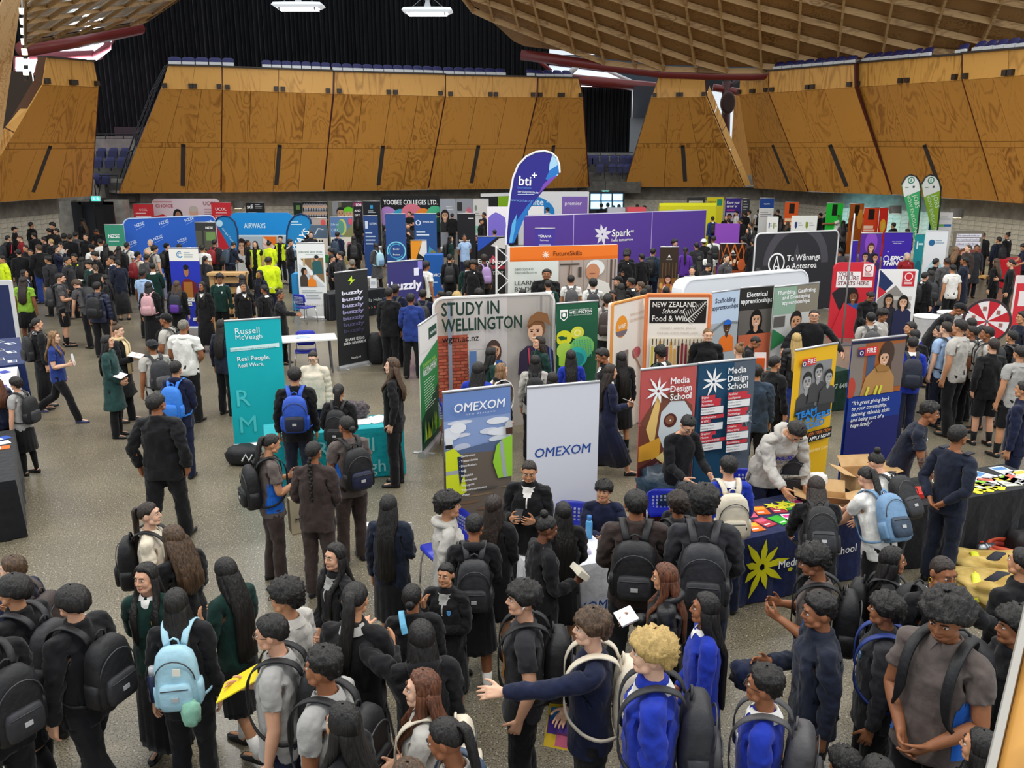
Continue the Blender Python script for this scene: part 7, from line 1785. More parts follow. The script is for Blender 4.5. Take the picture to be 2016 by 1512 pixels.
for k in range(16):
 c1, c2 = cols_l[k % 10], cols_l[(k*3+4) % 10]
 cn = ['pink', 'orange', 'crimson', 'green', 'white', 'purple', 'magenta', 'amber', 'maroon', 'black'][k % 10]
 sheet(t_md, .08 + .105*(k % 8) + R_.uniform(-.02,.02), .28 + .36*(k//8) + R_.uniform(-.04,.04), .15, .21, c1, '%s course leaflet in the %s row on the navy table' % (cn, ['front', 'back'][k//8]), R_.uniform(-25,25), .006, [(.1,.55,.9,.9,c2),(.1,.2,.6,.3,'f4f0ea')], 'course leaflets on the navy table')
for k in range(4):
 o = MB().add([(.1*math.cos(a)*(1 if i % 2 == 0 else .4), .1*math.sin(a)*(1 if i % 2 == 0 else .4), .012) for i, a in enumerate([math.pi*2*q/10 for q in range(10)])] + [(0,0,.03)], [(i, (i+1) % 10, 10) for i in range(10)]).build('paper_star', mat('d8d21a', .5)); o.location = on(t_md, .5 + .05*k, .7 - .1*(k % 2)); tag(o, 'small yellow paper star on the navy table, ' + ORD[k], 'paper star', 'paper stars on the navy table')
chair('blue chair behind the navy table in front of the teal course banner', 1478, 925, .8, 175)
def carton(label, p, size, rot, flaps=True):
 b = empty('cardboard_box', p, math.radians(rot)); tag(b, label, 'box'); m = noise_mat('carton', 'b08a5c', 'c4a070', 6, .8); w, d, h = size
 for s in (-1, 1):
  MB().box((s*w/2, 0, h/2), (.008, d, h)).build('box_side', m, b); MB().box((0, s*d/2, h/2), (w, .008, h)).build('box_side', m, b)
  if flaps:
   MB().prism([(s*w/2, -d/2, h), (s*w/2, d/2, h), (s*(w/2+.16), d/2+.01, h+.05), (s*(w/2+.16), -d/2-.01, h+.05)], (0,0,.006)).build('flap', m, b); MB().prism([(-w/2, s*d/2, h), (w/2, s*d/2, h), (w/2, s*(d/2+.12), h+.1), (-w/2, s*(d/2+.12), h+.1)], (0,0,.006)).build('flap', m, b)
 MB().box((0, 0, .005), (w, d, .008)).build('box_base', m, b); return b
t_fi = table('black-draped fire service table holding papers and red shirts', (1752,1006), (2075,952), .7, cloth='1b1c20', folds=.03)
carton('open cardboard box with raised flaps behind the girl with the top bun', on(t_fi, .08, .9), (.4, .34, .2), 8)
carton('flattened open cardboard carton on the corner of the navy table', on(t_md, .9, .5), (.4, .34, .07), -15)
def loose_pack(label, p, rot, c):
 l = pack_parts(0); o = None
 for mbx, nm in ((l[0], 'rucksack'), (l[1], 'front_pocket'), (l[4], 'handle'), (l[5], 'zip')):
  V = np.array(mbx.v) + np.array([0, .225, -.965]); q = np_obj(nm, V, mbx.f, mat(c if nm != 'zip' else '4a4a4e', .6, 'nylon'), o, True)
  if o is None: o = q; o.location = p; o.rotation_euler = (0, 0, math.radians(rot)); tag(o, label, 'bag')
loose_pack('bulky black rucksack standing at the back of the navy table', on(t_md, .8, .98), -20, '1d1b20')
tb_ = blob('tote_bag', 'white cloth tote bag slumped beside the black rucksack', 'bag', on(t_md, .95, .85), (.26, .12, .26), mat('e6e4de', .8, 'cloth'), 9, .2)
o = MB().rings([[(x, y, z) for x, y in ((-.15,-.11),(.15,-.11),(.16,.11),(-.14,.12))] for z in (0, .02, .04, .06)]).build('folded_shirt', mat('d8342a', .8, 'cloth')); o.location = on(t_fi, .2, .42); tag(o, 'pile of folded red shirts on the fire service table', 'shirt');
o = MB().rings([[(x, y, z) for x, y in ((-.17,-.12),(.15,-.1),(.16,.12),(-.15,.11))] for z in (0, .05)]).build('folded_shirt', mat('e04a34', .8, 'cloth')); o.location = on(t_fi, .29, .35); tag(o, 'second pile of folded red shirts, right of the first', 'shirt')
R_ = random.Random(21)
for k in range(12): sheet(t_fi, .5 + .042*k + R_.uniform(-.01,.01), .3 + .45*R_.random(), .21, .28, ['f0f0ee','e8e4e0','d8e0ea','e4e8c8'][k % 4], 'paper handout on the fire service table, ' + (ORD[k] if k < 11 else 'rightmost'), R_.uniform(-30,30), .005, [(.1,.6,.9,.9,['8ac03a','c86a5a','5a8ac0','d8c04a'][k % 4]),(.1,.2,.8,.28,'9a9a9a')], 'handouts on the fire service table')
for k in range(5):
 o = MB().prism([(.07*math.cos(a)*(1+.3*math.sin(3*a)), .06*math.sin(a), 0) for a in [2*math.pi*q/14 for q in range(14)]], (0,0,.006)).build('paper_badge', mat('e8d81e', .5)); o.location = on(t_fi, .55 + .035*k, .12 + .05*(k % 2)); tag(o, 'yellow cut-out badge on the fire service table, ' + ORD[k], 'badge', 'yellow badges on the fire service table')
def coat_heap(label, px, py, size, rot, seed):
 o = blob('firefighter_jacket', label, 'jacket', at_z(px, py, 0), size, noise_mat('tan_canvas', 'a8863c', 'd0b468', 5, .8, .3), seed, .45, 2.2, math.radians(rot), 30)
 for k, (x, y) in enumerate(((-.3, .1), (.25, -.1))):
  MB().tube([(x*size[0], -size[1]*.42, .09), (x*size[0] + .03, -size[1]*.2, size[2]*.8), (x*size[0] + .05, size[1]*.15, size[2]*.93), (x*size[0], size[1]*.42, .1)], .045, 8, flat=.35).build('reflective_band', mat('dfe23a', .4), o, True)
 MB().tube([(-size[0]*.15, -.1, size[2]*.85), (0, .05, size[2]*.97), (size[0]*.2, .1, size[2]*.86)], .06, 8, flat=.4).build('dark_lining', mat('23242e', .8), o, True)
coat_heap('tan firefighter jacket with yellow bands folded on the floor, nearer one', 1965, 1185, (.95, .55, .3), -14, 3); coat_heap('tan firefighter jacket with yellow bands on the floor, by the black table', 1962, 1140, (.95, .5, .28), -10, 8)
hs = empty('fire_hose', at_z(1985, 1098, 0)); tag(hs, 'coiled red fire hose with a steel coupling beside the black table', 'hose')
for k in range(6): MB().tube([((.17+.03*k)*math.cos(a), (.17+.03*k)*math.sin(a)*.8, .05 + .05*(k % 3) + .012*math.sin(3*a+k)) for a in [2*math.pi*q/26 for q in range(27)]], .033, 8).build('hose_loop', mat(['b03a24','8a2a1c','c04a2c'][k % 3], .6), hs, True)
MB().tube([(-.42, -.1, .16), (-.3, -.05, .15), (-.2, 0, .15)], [.05, .05, .04], 12).build('coupling', mat('b9bcc0', .25, metal=.9), hs, True); MB().tube([(-.34, -.07, .155), (-.31, -.06, .155)], .062, 12).build('coupling_ring', mat('8a8d92', .3, metal=.9), hs, True)
blob('tool_bag', 'dark equipment bag behind the coiled hose', 'bag', at_z(2012, 1090, 0), (.4, .35, .3), mat('201c1e', .7, 'nylon'), 4)
def edge_table(label, far, near, cloth, W=1.3, z=.74):
 a, b = at_z(*near, z), at_z(*far, z); L = np.linalg.norm(b - a); e = (b - a)/L; left = np.array([-e[1], e[0], 0]); c = (a + b)/2 + left*W/2
 r = math.atan2(e[1], e[0]); A = a + left*W; B = b + left*W
 return table(label, to_px(a), to_px(b), W, z, cloth=cloth)
t_l1 = edge_table('black-draped table at the left edge beside the girl in knee socks', (27,846), (29,945), '17181b', 1.0)
for k, c in enumerate(('d86a2a', 'e8e4e0', '3a5ab0', 'c83a3a')): sheet(t_l1, .62 + .1*(k % 3), .15 + .2*(k//3), .15, .21, c, ['orange', 'white', 'blue', 'red'][k] + ' leaflet on the black table at the left edge', 15*k, .006, [(.1,.5,.9,.9,'f4f0ea')], 'leaflets on the black left table')
t_l2 = edge_table('navy-draped table at the left edge below the purple boxes', (38,664), (47,716), '1c2c5a', 1.0)
for k in range(8): sheet(t_l2, .1 + .11*k, .18 + .2*(k % 3), .21, .15, ['eef0f2','c8d0e0','e8d8d0'][k % 3], 'picture leaflet on the navy left table, ' + NEAR(k), 4*k, .006, [(.05,.1,.95,.5,['5a6a8a','3a3a42','8a5a4a'][k % 3])], 'leaflets on the navy left table')
t_l3 = edge_table('white-topped table at the left edge nearest the grey-shirted girl', (34,722), (30,770), 'e0dfe2', 1.0)
for k in range(5): sheet(t_l3, .2 + .15*k, .2 + .15*(k % 2), .21, .15, ['5a3a8a','3a4ab0','e8e8ec'][k % 3], 'leaflet on the white-topped left table, ' + NEAR(k), 7*k, .006, None, 'leaflets on the white left table')
for px, py, z_, col, lb in ((10, 640, .74, '6a2f8a', 'purple display box with an orange lid at the left edge, rear one'), (14, 662, .74, '7a3a98', 'purple display box with an orange lid at the left edge, front one')):
 b = empty('display_box', at_z(px, py + 30, .0), .1); tag(b, lb, 'box'); MB().box((0, 0, .45), (.5, .45, .9)).build('box_body', mat(col, .6), b); MB().box((0, 0, .93), (.5, .45, .06)).build('box_lid', mat('e8743a', .6), b); MB().box((0, -.06, .965), (.3, .2, .012)).build('leaflet_pile', mat('efefef', .5), b)
wb = wall_board('notice_board', 'tall white panel edge standing behind the purple boxes at the left edge', (-30, 553), (20, 551), D=19.2, bg='d8d8da', rad=.02, cat='notice board', art=lambda a: (a.rect(.0,.06,.9,.97,'26305a')))
t_gr = table('dark green draped table behind the yellow banner', (1494,752), (1672,728), .7, cloth='12352a', art=lambda a: a.text('0800 627 648', .62, .4, .35, col='c8d4cc', bold=.01))
o = MB().prism([(-.12,0,0),(.12,0,0),(.1,.03,.42),(-.1,.03,.42)], (0,.01,0)).build('sign_stand', mat('f2f0ee', .4)); o.location = on(t_gr, .12, .4); tag(o, 'white upright sign with an orange middle on the green table', 'sign'); MB().box((0, .005, .22), (.15, .03, .22)).build('print', mat('e8642a', .4), o)
for k in range(9): bottle('green glass bottle in the %s row on the dark green table, %s' % (['front', 'back'][k//5], ORD[k % 5]), on(t_gr, .78 + .025*(k % 5), .35 + .2*(k//5)), '4a8a5a', 'c8d0c8', .2, .03)['group'] = 'bottles on the green table'
def high_table(label, px, py, D=None):
 c = at_z(px, py, 1.08); r = empty('high_table', [c[0], c[1], 0]); tag(r, label, 'table')
 n = 24; q = lambda R_, z, s=1: [(R_*math.cos(t)*(1 if s else 1), R_*math.sin(t), z) for t in [2*math.pi*k/n for k in range(n)]]
 MB().rings([q(.32, 1.05), q(.33, 1.08), q(.3, 1.09)]).build('tabletop', WHITE_PL, r, True)
 MB().rings([q(.325, 1.05), q(.26, .85), q(.17, .55), q(.22, .25), q(.3, .03)], cap=False).build('stretch_cover', mat('dadadc', .7, 'cloth'), r, True)
 MB().tube([(0,0,.03),(0,0,1.05)], .03, 8).build('column', mat('9a9a9c', .4), r); MB().rings([q(.28, 0), q(.28, .02)]).build('base_plate', mat('9a9a9c', .4), r)
high_table('white stretch-covered high table, left of two', 1830, 622); high_table('white stretch-covered high table, right of two', 1876, 615)
chair('blue chair below the white high tables', 1826, 672, .8, 20)
wc = at_z(1942, 632, 1.15); wh = empty('prize_wheel', [wc[0], wc[1], 0], -.25); tag(wh, 'red and white prize wheel with a dark rim at right', 'prize wheel')
rw = .42
MB().rings([[(rw*q*math.cos(t), y, 1.15 + rw*q*math.sin(t)) for t in [2*math.pi*k/32 for k in range(32)]] for y, q in ((.03, 1.12), (-.03, 1.12), (-.03, .98))]).build('wheel_rim', mat('3c2a30', .5), wh)
for k in range(12):
 a0, a1 = 2*math.pi*k/12, 2*math.pi*(k+1)/12
 MB().prism([(0, -.035, 1.15)] + [(rw*math.cos(a), -.035, 1.15 + rw*math.sin(a)) for a in (a0, (a0+a1)/2, a1)], (0, .02, 0)).build('wheel_segment', mat(['c8202e', 'f0ecec'][k % 2], .4), wh)
 if k % 2: a = (a0+a1)/2; MB().box((rw*.65*math.cos(a), -.042, 1.15 + rw*.65*math.sin(a)), (.07, .006, .08)).build('prize_mark', mat('a06a60', .5), wh)
MB().tube([(0, -.05, 1.15), (0, .06, 1.15)], .03, 10).build('hub', mat('8a8a8c', .3, metal=.7), wh)
for s in (-1, 1): MB().tube([(0, .06, 1.15), (s*.3, .2, 0)], .02, 6).build('wheel_leg', mat('5a5a5c', .4), wh)
t_rd = table('red-draped counter at the far right edge', (1999,513), (2090,505), .7, 1.0, cloth='c01c28')
wall_board('display_wall', 'slice of a red and white stand at the right edge beside the woman in black', (2004,545), (2080,541), D=20.0, bg='e9dcdc', rad=.02, art=lambda a: (a.rect(0,.1,.3,.9,'d8343f'), a.rect(.1,.2,.3,.4,'f2e8e8')))
wall_board('counter', 'white counter with dark print in front of the ignite arc', (1040,407), (1071,406), D=41.5, bg='e9e9ea', rad=.02, thick=.5, cat='counter', art=lambda a: a.text('on access', .2, .35, .5, col='5a5a5a'))
wall_board('counter', 'red topped counter below the bright far window', (1236,409), (1272,408), D=41.0, bg='d8505a', rad=.02, thick=.5, cat='counter')
wall_board('counter', 'pale grey counter under the bright far window', (1197,409), (1231,409), D=41.5, bg='b8bcc4', rad=.02, thick=.5, cat='counter')
bg_ = blob('sports_bag', 'black sports bag with a white mark on the floor beside the turquoise banner', 'bag', at_z(482, 912, 0), (.5, .34, .3), mat('15151a', .6, 'nylon'), 2, .2)
MB().tube([(.02, -.18, .1), (.08, -.18, .2), (.12, -.17, .1), (.17, -.16, .19)], .014, 6).build('white_mark', mat('e4e4e4', .5), bg_)
blob('suitcase', 'upright black wheeled bag beside the two boys with navy jackets', 'bag', at_z(742, 716, 0), (.42, .3, .75), mat('141417', .6, 'nylon'), 6, .1)
tw = empty('carrier_bag', at_z(730, 1085, 0)); tag(tw, 'white paper carrier bag behind the girl with very long straight hair', 'bag')
MB().rings([[(x, y, z) for x, y in ((-.16,-.06),(.16,-.06),(.16,.06),(-.16,.06))] for z in (0, .34)]).build('bag_body', mat('e6e4de', .7, 'paper'), tw)
def held(kind, info, s, label, col, size=(.21, .005, .28), tilt=(20, 0, 0), dz=0.0, t=.12, art=None):
 p = hand_point(info, s, t); o = MB().box((0, 0, size[2]*.3), size).build(kind, mat(col, .45, 'paper')); o.location = p + np.array([0, 0, dz])
 o.rotation_euler = (math.radians(tilt[0]), math.radians(tilt[1]), math.radians(info['yaw'] + tilt[2])); tag(o, label, kind.replace('_', ' '))
 for k, (x0, z0, x1, z1, c) in enumerate(art or []):
  for sg in (-1, 1): MB().box(((x0+x1)/2*size[0] - size[0]/2, sg*(size[1]/2 + .001), (z0+z1)/2*size[2] - size[2]*.2), ((x1-x0)*size[0], .001, (z1-z0)*size[2])).build('print', mat(c, .45), o)
 return o
def carrier(info, s, label, col='d8d2c4', text=None):
 p = hand_point(info, s, .11); r = empty('carrier_bag', p + np.array([0, 0, -.62]), math.radians(info['yaw'] + 90)); tag(r, label, 'bag')
 MB().rings([[(x*w, y*d, z) for x, y in ((-1,-1),(1,-1),(1,1),(-1,1))] for z, w, d in ((0,.15,.06),(.02,.16,.07),(.38,.16,.05),(.4,.158,.045))]).build('bag_body', mat(col, .6, 'paper'), r)
 for q in (-1, 1): MB().tube([(-.07, q*.04, .4), (-.03, q*.02, .6), (0, 0, .63), (.03, q*.02, .6), (.07, q*.04, .4)], .006, 5).build('handle', mat(col, .7), r)
 if text:
  a = Art(.3, .36); a.text(text, .12, .6, .7, col='2a2a2a', bold=.03); a.build(r, -.07)
 return r
# ------------------------------------------------------------------ the crowd, nearest first
CN = {'K': ('131316', 'black'), 'N': ('161c36', 'navy'), 'G': ('10302a', 'dark green'), 'C': ('2b2b2f', 'charcoal'), 'B': ('3a2f2c', 'dark brown'), 'S': ('a3a19e', 'grey'), 'P': ('5d534f', 'brown-grey'),
  'R': ('1c33a2', 'royal blue'), 'W': ('e6e4df', 'white'), 'L': ('b7b3ac', 'light grey'), 'T': ('22413f', 'dark teal'), 'A': ('9db8dc', 'pale blue'), 'E': ('d8cdb8', 'cream'), 'Y': ('d6ec1e', 'yellow'), 'V': ('5a2f96', 'purple'),
  'U': ('24397e', 'blue'), 'O': ('8ab834', 'lime green'), 'D': ('8b1c22', 'red'), 'M': ('4a484a', 'mid grey'), 'Q': ('0e6a5c', 'teal green'), 'X': ('1a2030', 'blue-black'), 'I': ('a88ac0', 'lilac'), 'Z': ('c79aa0', 'pink'), 'F': ('6d91b4', 'dusty blue'), 'H': ('a5cfe0', 'light blue'), 'J': ('2f3f52', 'slate')}
GN = {'jkt': 'jacket', 'bla': 'blazer', 'hoo': 'hoodie', 'knt': 'sweater', 'jmp': 'jumper', 'sht': 'shirt', 'tee': 'tee', 'pol': 'polo', 'wht': 'shirt', 'coa': 'coat', 'drs': 'dress', 'puf': 'puffer jacket', 'hiv': 'hi-vis jacket', 'ves': 'jumper'}
HN = {'short': 'short hair', 'bowl': 'bowl-cut hair', 'mop': 'mop of hair', 'quiff': 'swept-up hair', 'curly': 'curly hair', 'afro': 'big curly hair', 'buzz': 'cropped hair', 'pony': 'ponytail', 'bun': 'top bun', 'lowbun': 'low bun', 'braid': 'long braid', 'slicklong': 'very long hair', 'long': 'long straight hair', 'longfront': 'long loose hair', 'wavy': 'wavy long hair', 'midlong': 'shoulder-length hair'}
HCN = {'k': '', 'd': 'dark ', 'n': 'brown ', 'g': 'light brown ', 'y': 'blond ', 'r': 'auburn ', 'w': 'white ', 'x': 'grey '}
ZONES = {'ZL': 'by the far left wall', 'ZB': 'before the bright blue wall', 'ZT': 'near the royal blue trades banner', 'ZA': 'by the light blue airways wall', 'ZJ': 'near the white jobs banner', 'ZC': 'by the blue border banners', 'ZY': 'by the far colleges wall', 'ZU': 'by the purple pixel-letter banner',
   'ZS': 'before the brick-print wall', 'ZF': 'before the orange-topped mural wall', 'ZP': 'by the long purple wall', 'ZH': 'by the dark hotel banners', 'ZW': 'near the lime yellow wall', 'ZI': 'by the bright far window', 'ZM': 'by the far poster row at right', 'ZR': 'by the white banners at far right', 'ZG': 'near the white high tables', 'ZD': 'by the apprenticeship banners', 'ZE': 'in the open aisle at left', 'ZQ': 'in the crowd left of the aisle'}
ROW = []
def col(s):
 k, c = s.split(':'); return k + ':' + CN[c][0]
def q(px, py, h, yaw, pose, hair, top, bot, skn, sex, pack=None, ex='', z='', lb='', **kw): ROW.append(dict(px=px, py=py, h=h, yaw=yaw, pose=pose, hair=hair, top=top, bot=bot, skn=skn, sex=sex, pack=pack, ex=ex, z=z, lb=lb, kw=kw))
def pk(s):
 if not s: return None
 a, *o = s.split('/'); return '/'.join([':'.join(CN[c][0] for c in a)] + o)
q(26,1129,1.72,78,'strap','bowl','jkt:K','so:K','t','m','CM','hsock','','black-haired boy at the left edge with grey-strapped dark backpack and shorts', nm=1, walk=8)
q(24,1093,1.72,82,'stand','short:n','jkt:N','tr:K','p','m','B','','','brown-haired boy in navy jacket at the left edge behind the bowl-cut boy')
q(-42,1200,1.74,60,'stand','short','jkt:K','tr:K','t','m','KC','','','student cut off at the left edge, seen from behind under a big black backpack')
q(140,1151,1.72,74,'stand','bowl','jkt:K','tr:K','f','m','KC/one','','','boy with glossy black bowl-cut hair and a black backpack on one strap', walk=14)
q(285,1107,1.64,176,'behind','longfront','jmp:G','ls:K','f','f',None,'crest','','smiling girl facing here in dark green jumper with gold crest and white collar', hy=-14)
q(288,988,1.66,-82,'clasp','pony:d','wht:E','sk:K','p','f','K','','','girl with long dark ponytail in white striped blouse looking right')
q(335,1033,1.66,55,'phone','wavy:n','jkt:K','sk:K','f','f',None,'','','girl with loose brown hair falling forward over a black jacket')
q(342,1160,1.62,14,'stand','longfront','bla:K','tr:K','f','f','HH','','','girl seen from behind with black hair and a light blue backpack')
q(438,1097,1.66,62,'phone','slicklong','jmp:G','sk:K','t','f',None,'wsock','','girl with long black hair in green jumper, white socks and black loafers', walk=10)
q(564,1137,1.72,76,'clasp','curly','wht:L','tr:K','t','m',None,'glasses','','curly-haired boy with glasses in pale grey shirt')
q(530,1210,1.72,84,'hold','short','wht:S','tr:N','f','m','KC','glasses','','boy with glasses and neat black hair in grey shirt with black backpack')
q(638,1273,1.68,74,'stand','quiff','wht:S','tr:N','b','m','K','','','boy in grey shirt with thick black hair and black backpack, lower left of centre')
q(676,1386,1.6,80,'clasp','longfront','jkt:K','sk:K','t','f',None,'','','girl with very dark long hair at the bottom left of centre, face turned left')
q(660,1068,1.62,128,'clasp','longfront','bla:K','ls:K','f','f',None,'gcol','','girl with straight black hair in black blazer looking down-left')
q(700,1143,1.62,-20,'phone','pony','bla:K','sk:K','t','f',None,'gcol','','girl in black blazer with high ponytail hanging down her back')
q(809,1150,1.66,2,'clasp','lowbun','jkt:K','tr:K','b','f',None,'','','person with sleek low bun in black jacket with a light blue strap')
q(829,1221,1.58,14,'shoulder','long','hoo:K','tr:K','f','f',None,'','','girl with long black hair in black hoodie reaching to her friend\'s shoulder')
q(878,1107,1.62,160,'chin','braid','bla:K','sk:K','t','f',None,'gcol crest','','girl facing here in black blazer with round badge, hand at her chin', crc='5aa0d8')
q(934,1010,1.72,6,'phone','short','hoo:K','sk:K','b','f','CC','wsock','','person in black hoodie and skirt seen from behind with grey-black backpack')
q(971,975,1.64,-20,'clasp','long:d','jkt:K','sk:K','f','f',None,'','','girl with long dark brown hair beside the person with grey-black backpack')
q(879,965,1.76,-78,'pocket','curly','hoo:L','tr:K','t','m',None,'','','boy in light grey hoodie with curly black hair facing right')
q(764,973,1.62,-12,'hold','slicklong','bla:X','sk:K','t','f',None,'','','girl with extremely long straight black hair seen from behind', hy=0)
q(834,1318,1.62,84,'fold','wavy:r','wht:L','sk:K','p','f','EE/one','','','girl with wavy auburn-tipped hair in grey short-sleeved blouse and cream bag')
q(868,1412,1.56,78,'phone','pony','wht:L','sk:N','b','f','J','','','girl with tight black ponytail at the bottom, looking left')
q(803,1501,1.56,20,'stand','short:n','jkt:K','tr:K','p','m',None,'','','brown head just showing at the bottom edge left of centre')
q(1034,1141,1.76,84,'pocket','mop','tee:C','tr:K','f','m','KC','print earbud','','boy with white earbud and fringe in dark printed tee with black backpack')
q(1170,1197,1.76,90,'point','mop:n','knt:N','tr:K','p','m','EM','','','brown curly-haired boy in navy sweater pointing left with outstretched arm')
q(1292,1236,1.76,86,'stand','curly:y','bla:R','tr:K','p','m','CM','','','boy with bleached blond curls in royal blue blazer and charcoal backpack')
q(1309,1108,1.64,82,'hold','longfront:r','puf:K','tr:K','t','f',None,'hood','','girl with long ginger-brown hair in black puffer jacket')
q(1393,1166,1.64,84,'clasp','slicklong','jmp:R','sk:N','b','f',None,'','','girl in royal blue jumper with very long black hair down her back')
q(1512,1311,1.7,72,'stand','quiff','jmp:R','tr:K','b','m','M','glasses crest','','boy with glasses in royal blue jumper with white collar at the bottom', crc='d8dce8')
q(1085,1008,1.66,-72,'hold','bun','jkt:K','tr:K','d','f',None,'','','girl with curly top bun in black jacket looking down at her hands', hp=20)
q(1110,988,1.62,6,'clasp','slicklong','jkt:K','sk:K','t','f',None,'','','girl with thick very long black hair seen from behind at the white table')
q(1042,908,1.7,166,'phone','buzz:d','bla:K','tr:K','t','f',None,'','','woman with tied-back hair in open black blazer holding a phone', wide=1)
q(1190,943,1.72,176,'sit','mop','knt:N','tr:K','t','m',None,'','','seated young man in navy sweater leaning on the white table')
q(1253,965,1.8,-4,'clasp','short','jkt:B','tr:C','b','m','KC','','','broad boy in dark brown jacket with black backpack at the white table', wid=1.12)
q(1336,966,1.74,22,'clasp','mop:d','jkt:C','tr:K','b','m','KC','','','boy in charcoal jacket with large black backpack, brown-tinged hair')
q(1388,953,1.76,-16,'clasp','curly','jkt:C','tr:N','b','m','CC','','','boy with black curls in charcoal jacket left of the cream backpack')
q(1352,949,1.72,10,'stand','curly','jkt:K','tr:K','b','m',None,'','','dark curly head between the two boys in charcoal jackets')
q(1436,897,1.74,-4,'clasp','short','jmp:R','tr:N','f','m','EE','','','boy in royal blue jumper with cream backpack, seen from behind')
q(1361,822,1.76,-152,'work','short','knt:K','tr:K','f','m',None,'glasses','','smiling man with glasses in black sweater before the coral banner', hp=20)
q(1203,716,1.7,-80,'hold','long:d','jmp:N','ls:N','f','f',None,'wsock','','woman in navy jumper and long navy skirt walking right between banners', walk=26)
q(1580,842,1.84,-165,'leanone','short','hoo:L','tr:N','t','m',None,'','','man in pale grey hoodie with blue letters leaning over the navy table', wid=1.1, hp=26)
q(1607,936,1.64,-10,'leanlow','long:d','bla:K','tr:K','f','f','KC','','','girl with long dark hair bending over the navy table, small black backpack', bend=26)
q(1718,884,1.66,28,'leanlow','bun','wht:W','tr:K','f','f','KC','','','girl with top bun in white shirt bending over the table', bend=32)
q(1702,917,1.64,18,'leanlow','pony','wht:W','tr:K','f','f','FJ','','','girl in white shirt with dusty blue backpack bending over the table', bend=30)
q(1887,836,1.78,-62,'behind','short','knt:X','tr:X','b','m',None,'','','officer in navy sweater with shoulder bars standing with hands behind his back')
q(1836,790,1.8,-118,'lean','quiff','tee:X','tr:X','b','m',None,'crest tattoo','','man with tattooed arms in navy tee leaning on the black table', crc='d8dce4', bend=26, hp=-14)
q(1595,1068,1.74,70,'phone','curly','pol:P','tr:B','b','m','KC','blupan','','boy with round afro in brown-grey polo and black backpack', hp=18)
q(1758,1075,1.66,-120,'stand','slicklong','bla:K','sk:K','b','f','K','hoops','','girl with sleek hair and white collar in black blazer looking right', hy=10)
q(1862,1098,1.66,-172,'sideout','buzz:d','bla:K','tr:K','b','f','K','hoops','','woman with slicked hair and gold earrings facing here in black', hp=12)
q(1614,1167,1.74,84,'hold','quiff','jkt:X','tr:K','b','m',None,'','','man in blue-black zip jacket with fade haircut holding a navy cap', wid=1.05)
q(1752,1166,1.76,74,'stand','mop','jkt:C','tr:K','b','m','UU','crest','','boy with wavy mullet in charcoal jacket with blue backpack', crc='6aa0d0')
q(1866,1163,1.78,128,'clasp','afro','pol:P','tr:K','b','m','KC','blupan','','tall boy with bushy black hair in brown-grey polo looking down', hp=16, wid=1.06)
q(2010,1190,1.74,80,'stand','curly','jkt:K','tr:K','b','m',None,'','','boy in black jacket cut off by the right edge near the balustrade')
q(1940,1438,1.6,40,'stand','long','jkt:K','tr:K','t','f',None,'','','sleek black head beside the balustrade at the bottom right')
q(1735,1494,1.6,10,'stand','short','jkt:K','tr:K','t','m',None,'','','dark head just showing at the bottom edge below the charcoal-jacket boy')
q(1668,1472,1.56,30,'stand','curly','jkt:K','tr:K','b','m',None,'','','fuzzy dark head at the bottom edge below the man with the cap')
q(2024,1080,1.74,20,'stand','short','jkt:K','tr:K','t','m',None,'','','person in black cut off by the right edge above the balustrade')
q(303,774,1.82,-2,'pocket','short','jkt:K','tr:K','b','m',None,'','','broad man in black jacket walking away in the open aisle', wid=1.14, walk=8)
q(344,710,1.7,2,'clasp','short','jkt:N','tr:N','t','f','UU','hood','','person in navy raincoat with bright blue backpack seen from behind', bri=1)
q(30,741,1.6,78,'stand','mop','wht:S','sk:K','f','f','KC','hsock','','girl with short hair, grey blouse, knee socks and black backpack at left')
q(-14,736,1.7,60,'stand','wavy:r','puf:N','tr:N','p','f',None,'','','person in navy puffer cut off at the left edge beside the tables')
q(537,853,1.68,-62,'phone','pony','pol:P','tr:B','t','f','K','blupan','','girl in brown-grey polo with long ponytail and black bag, leftmost of three')
q(615,868,1.7,-4,'clasp','braid','jkt:B','tr:B','b','f',None,'','','girl in dark brown jacket with one long thin braid, middle of three')
q(682,818,1.72,30,'clasp','lowbun','pol:P','tr:B','b','f','KN','blupan','','girl in brown-grey polo with hair bun and navy-black backpack, right of three', wid=1.08)
q(579,722,1.72,4,'stand','short','jkt:K','tr:X','t','m','UN','','','boy in black jacket with bright blue backpack at the turquoise banner', bri=1)
q(614,692,1.68,176,'stand','buzz:d','puf:E','tr:N','p','f',None,'glasses','','woman with glasses in cream quilted jacket behind the turquoise table', hp=22)
q(666,755,1.62,2,'clasp','pony','jkt:K','sk:K','t','f','K','','','girl with black ponytail at the turquoise table, backpack straps crossing')
q(773,703,1.68,88,'pocket','wavy:n','jkt:K','tr:K','p','f',None,'','','woman in black with curly brown hair at the end of the turquoise table')
q(208,659,1.7,-86,'clasp','long','drs:T','tr:K','f','f',None,'','','woman in dark teal dress and black boots in the open aisle')
q(232,634,1.72,-80,'hold','bun:n','coa:K','tr:K','p','f',None,'scarf','','woman in black coat with long cream scarf in the open aisle')
q(298,668,1.66,42,'reach','short','wht:L','tr:K','b','m','CM','capback','','boy in white shirt and backwards cap holding out his hand', hatc='26262a')
q(360,629,1.8,-10,'clasp','buzz:x','wht:W','tr:K','b','m',None,'','','man in loose white shirt seen from behind in the aisle', wid=1.12)
q(326,616,1.76,80,'clasp','short','wht:L','tr:K','b','m','K','cap','','man with black cap and grey shirt beside the man in white', hatc='131316')
q(105,651,1.66,-82,'hold','wavy:g','tee:U','tr:K','p','f',None,'lshoe','','woman with light brown hair in bright blue tee striding right', walk=24)
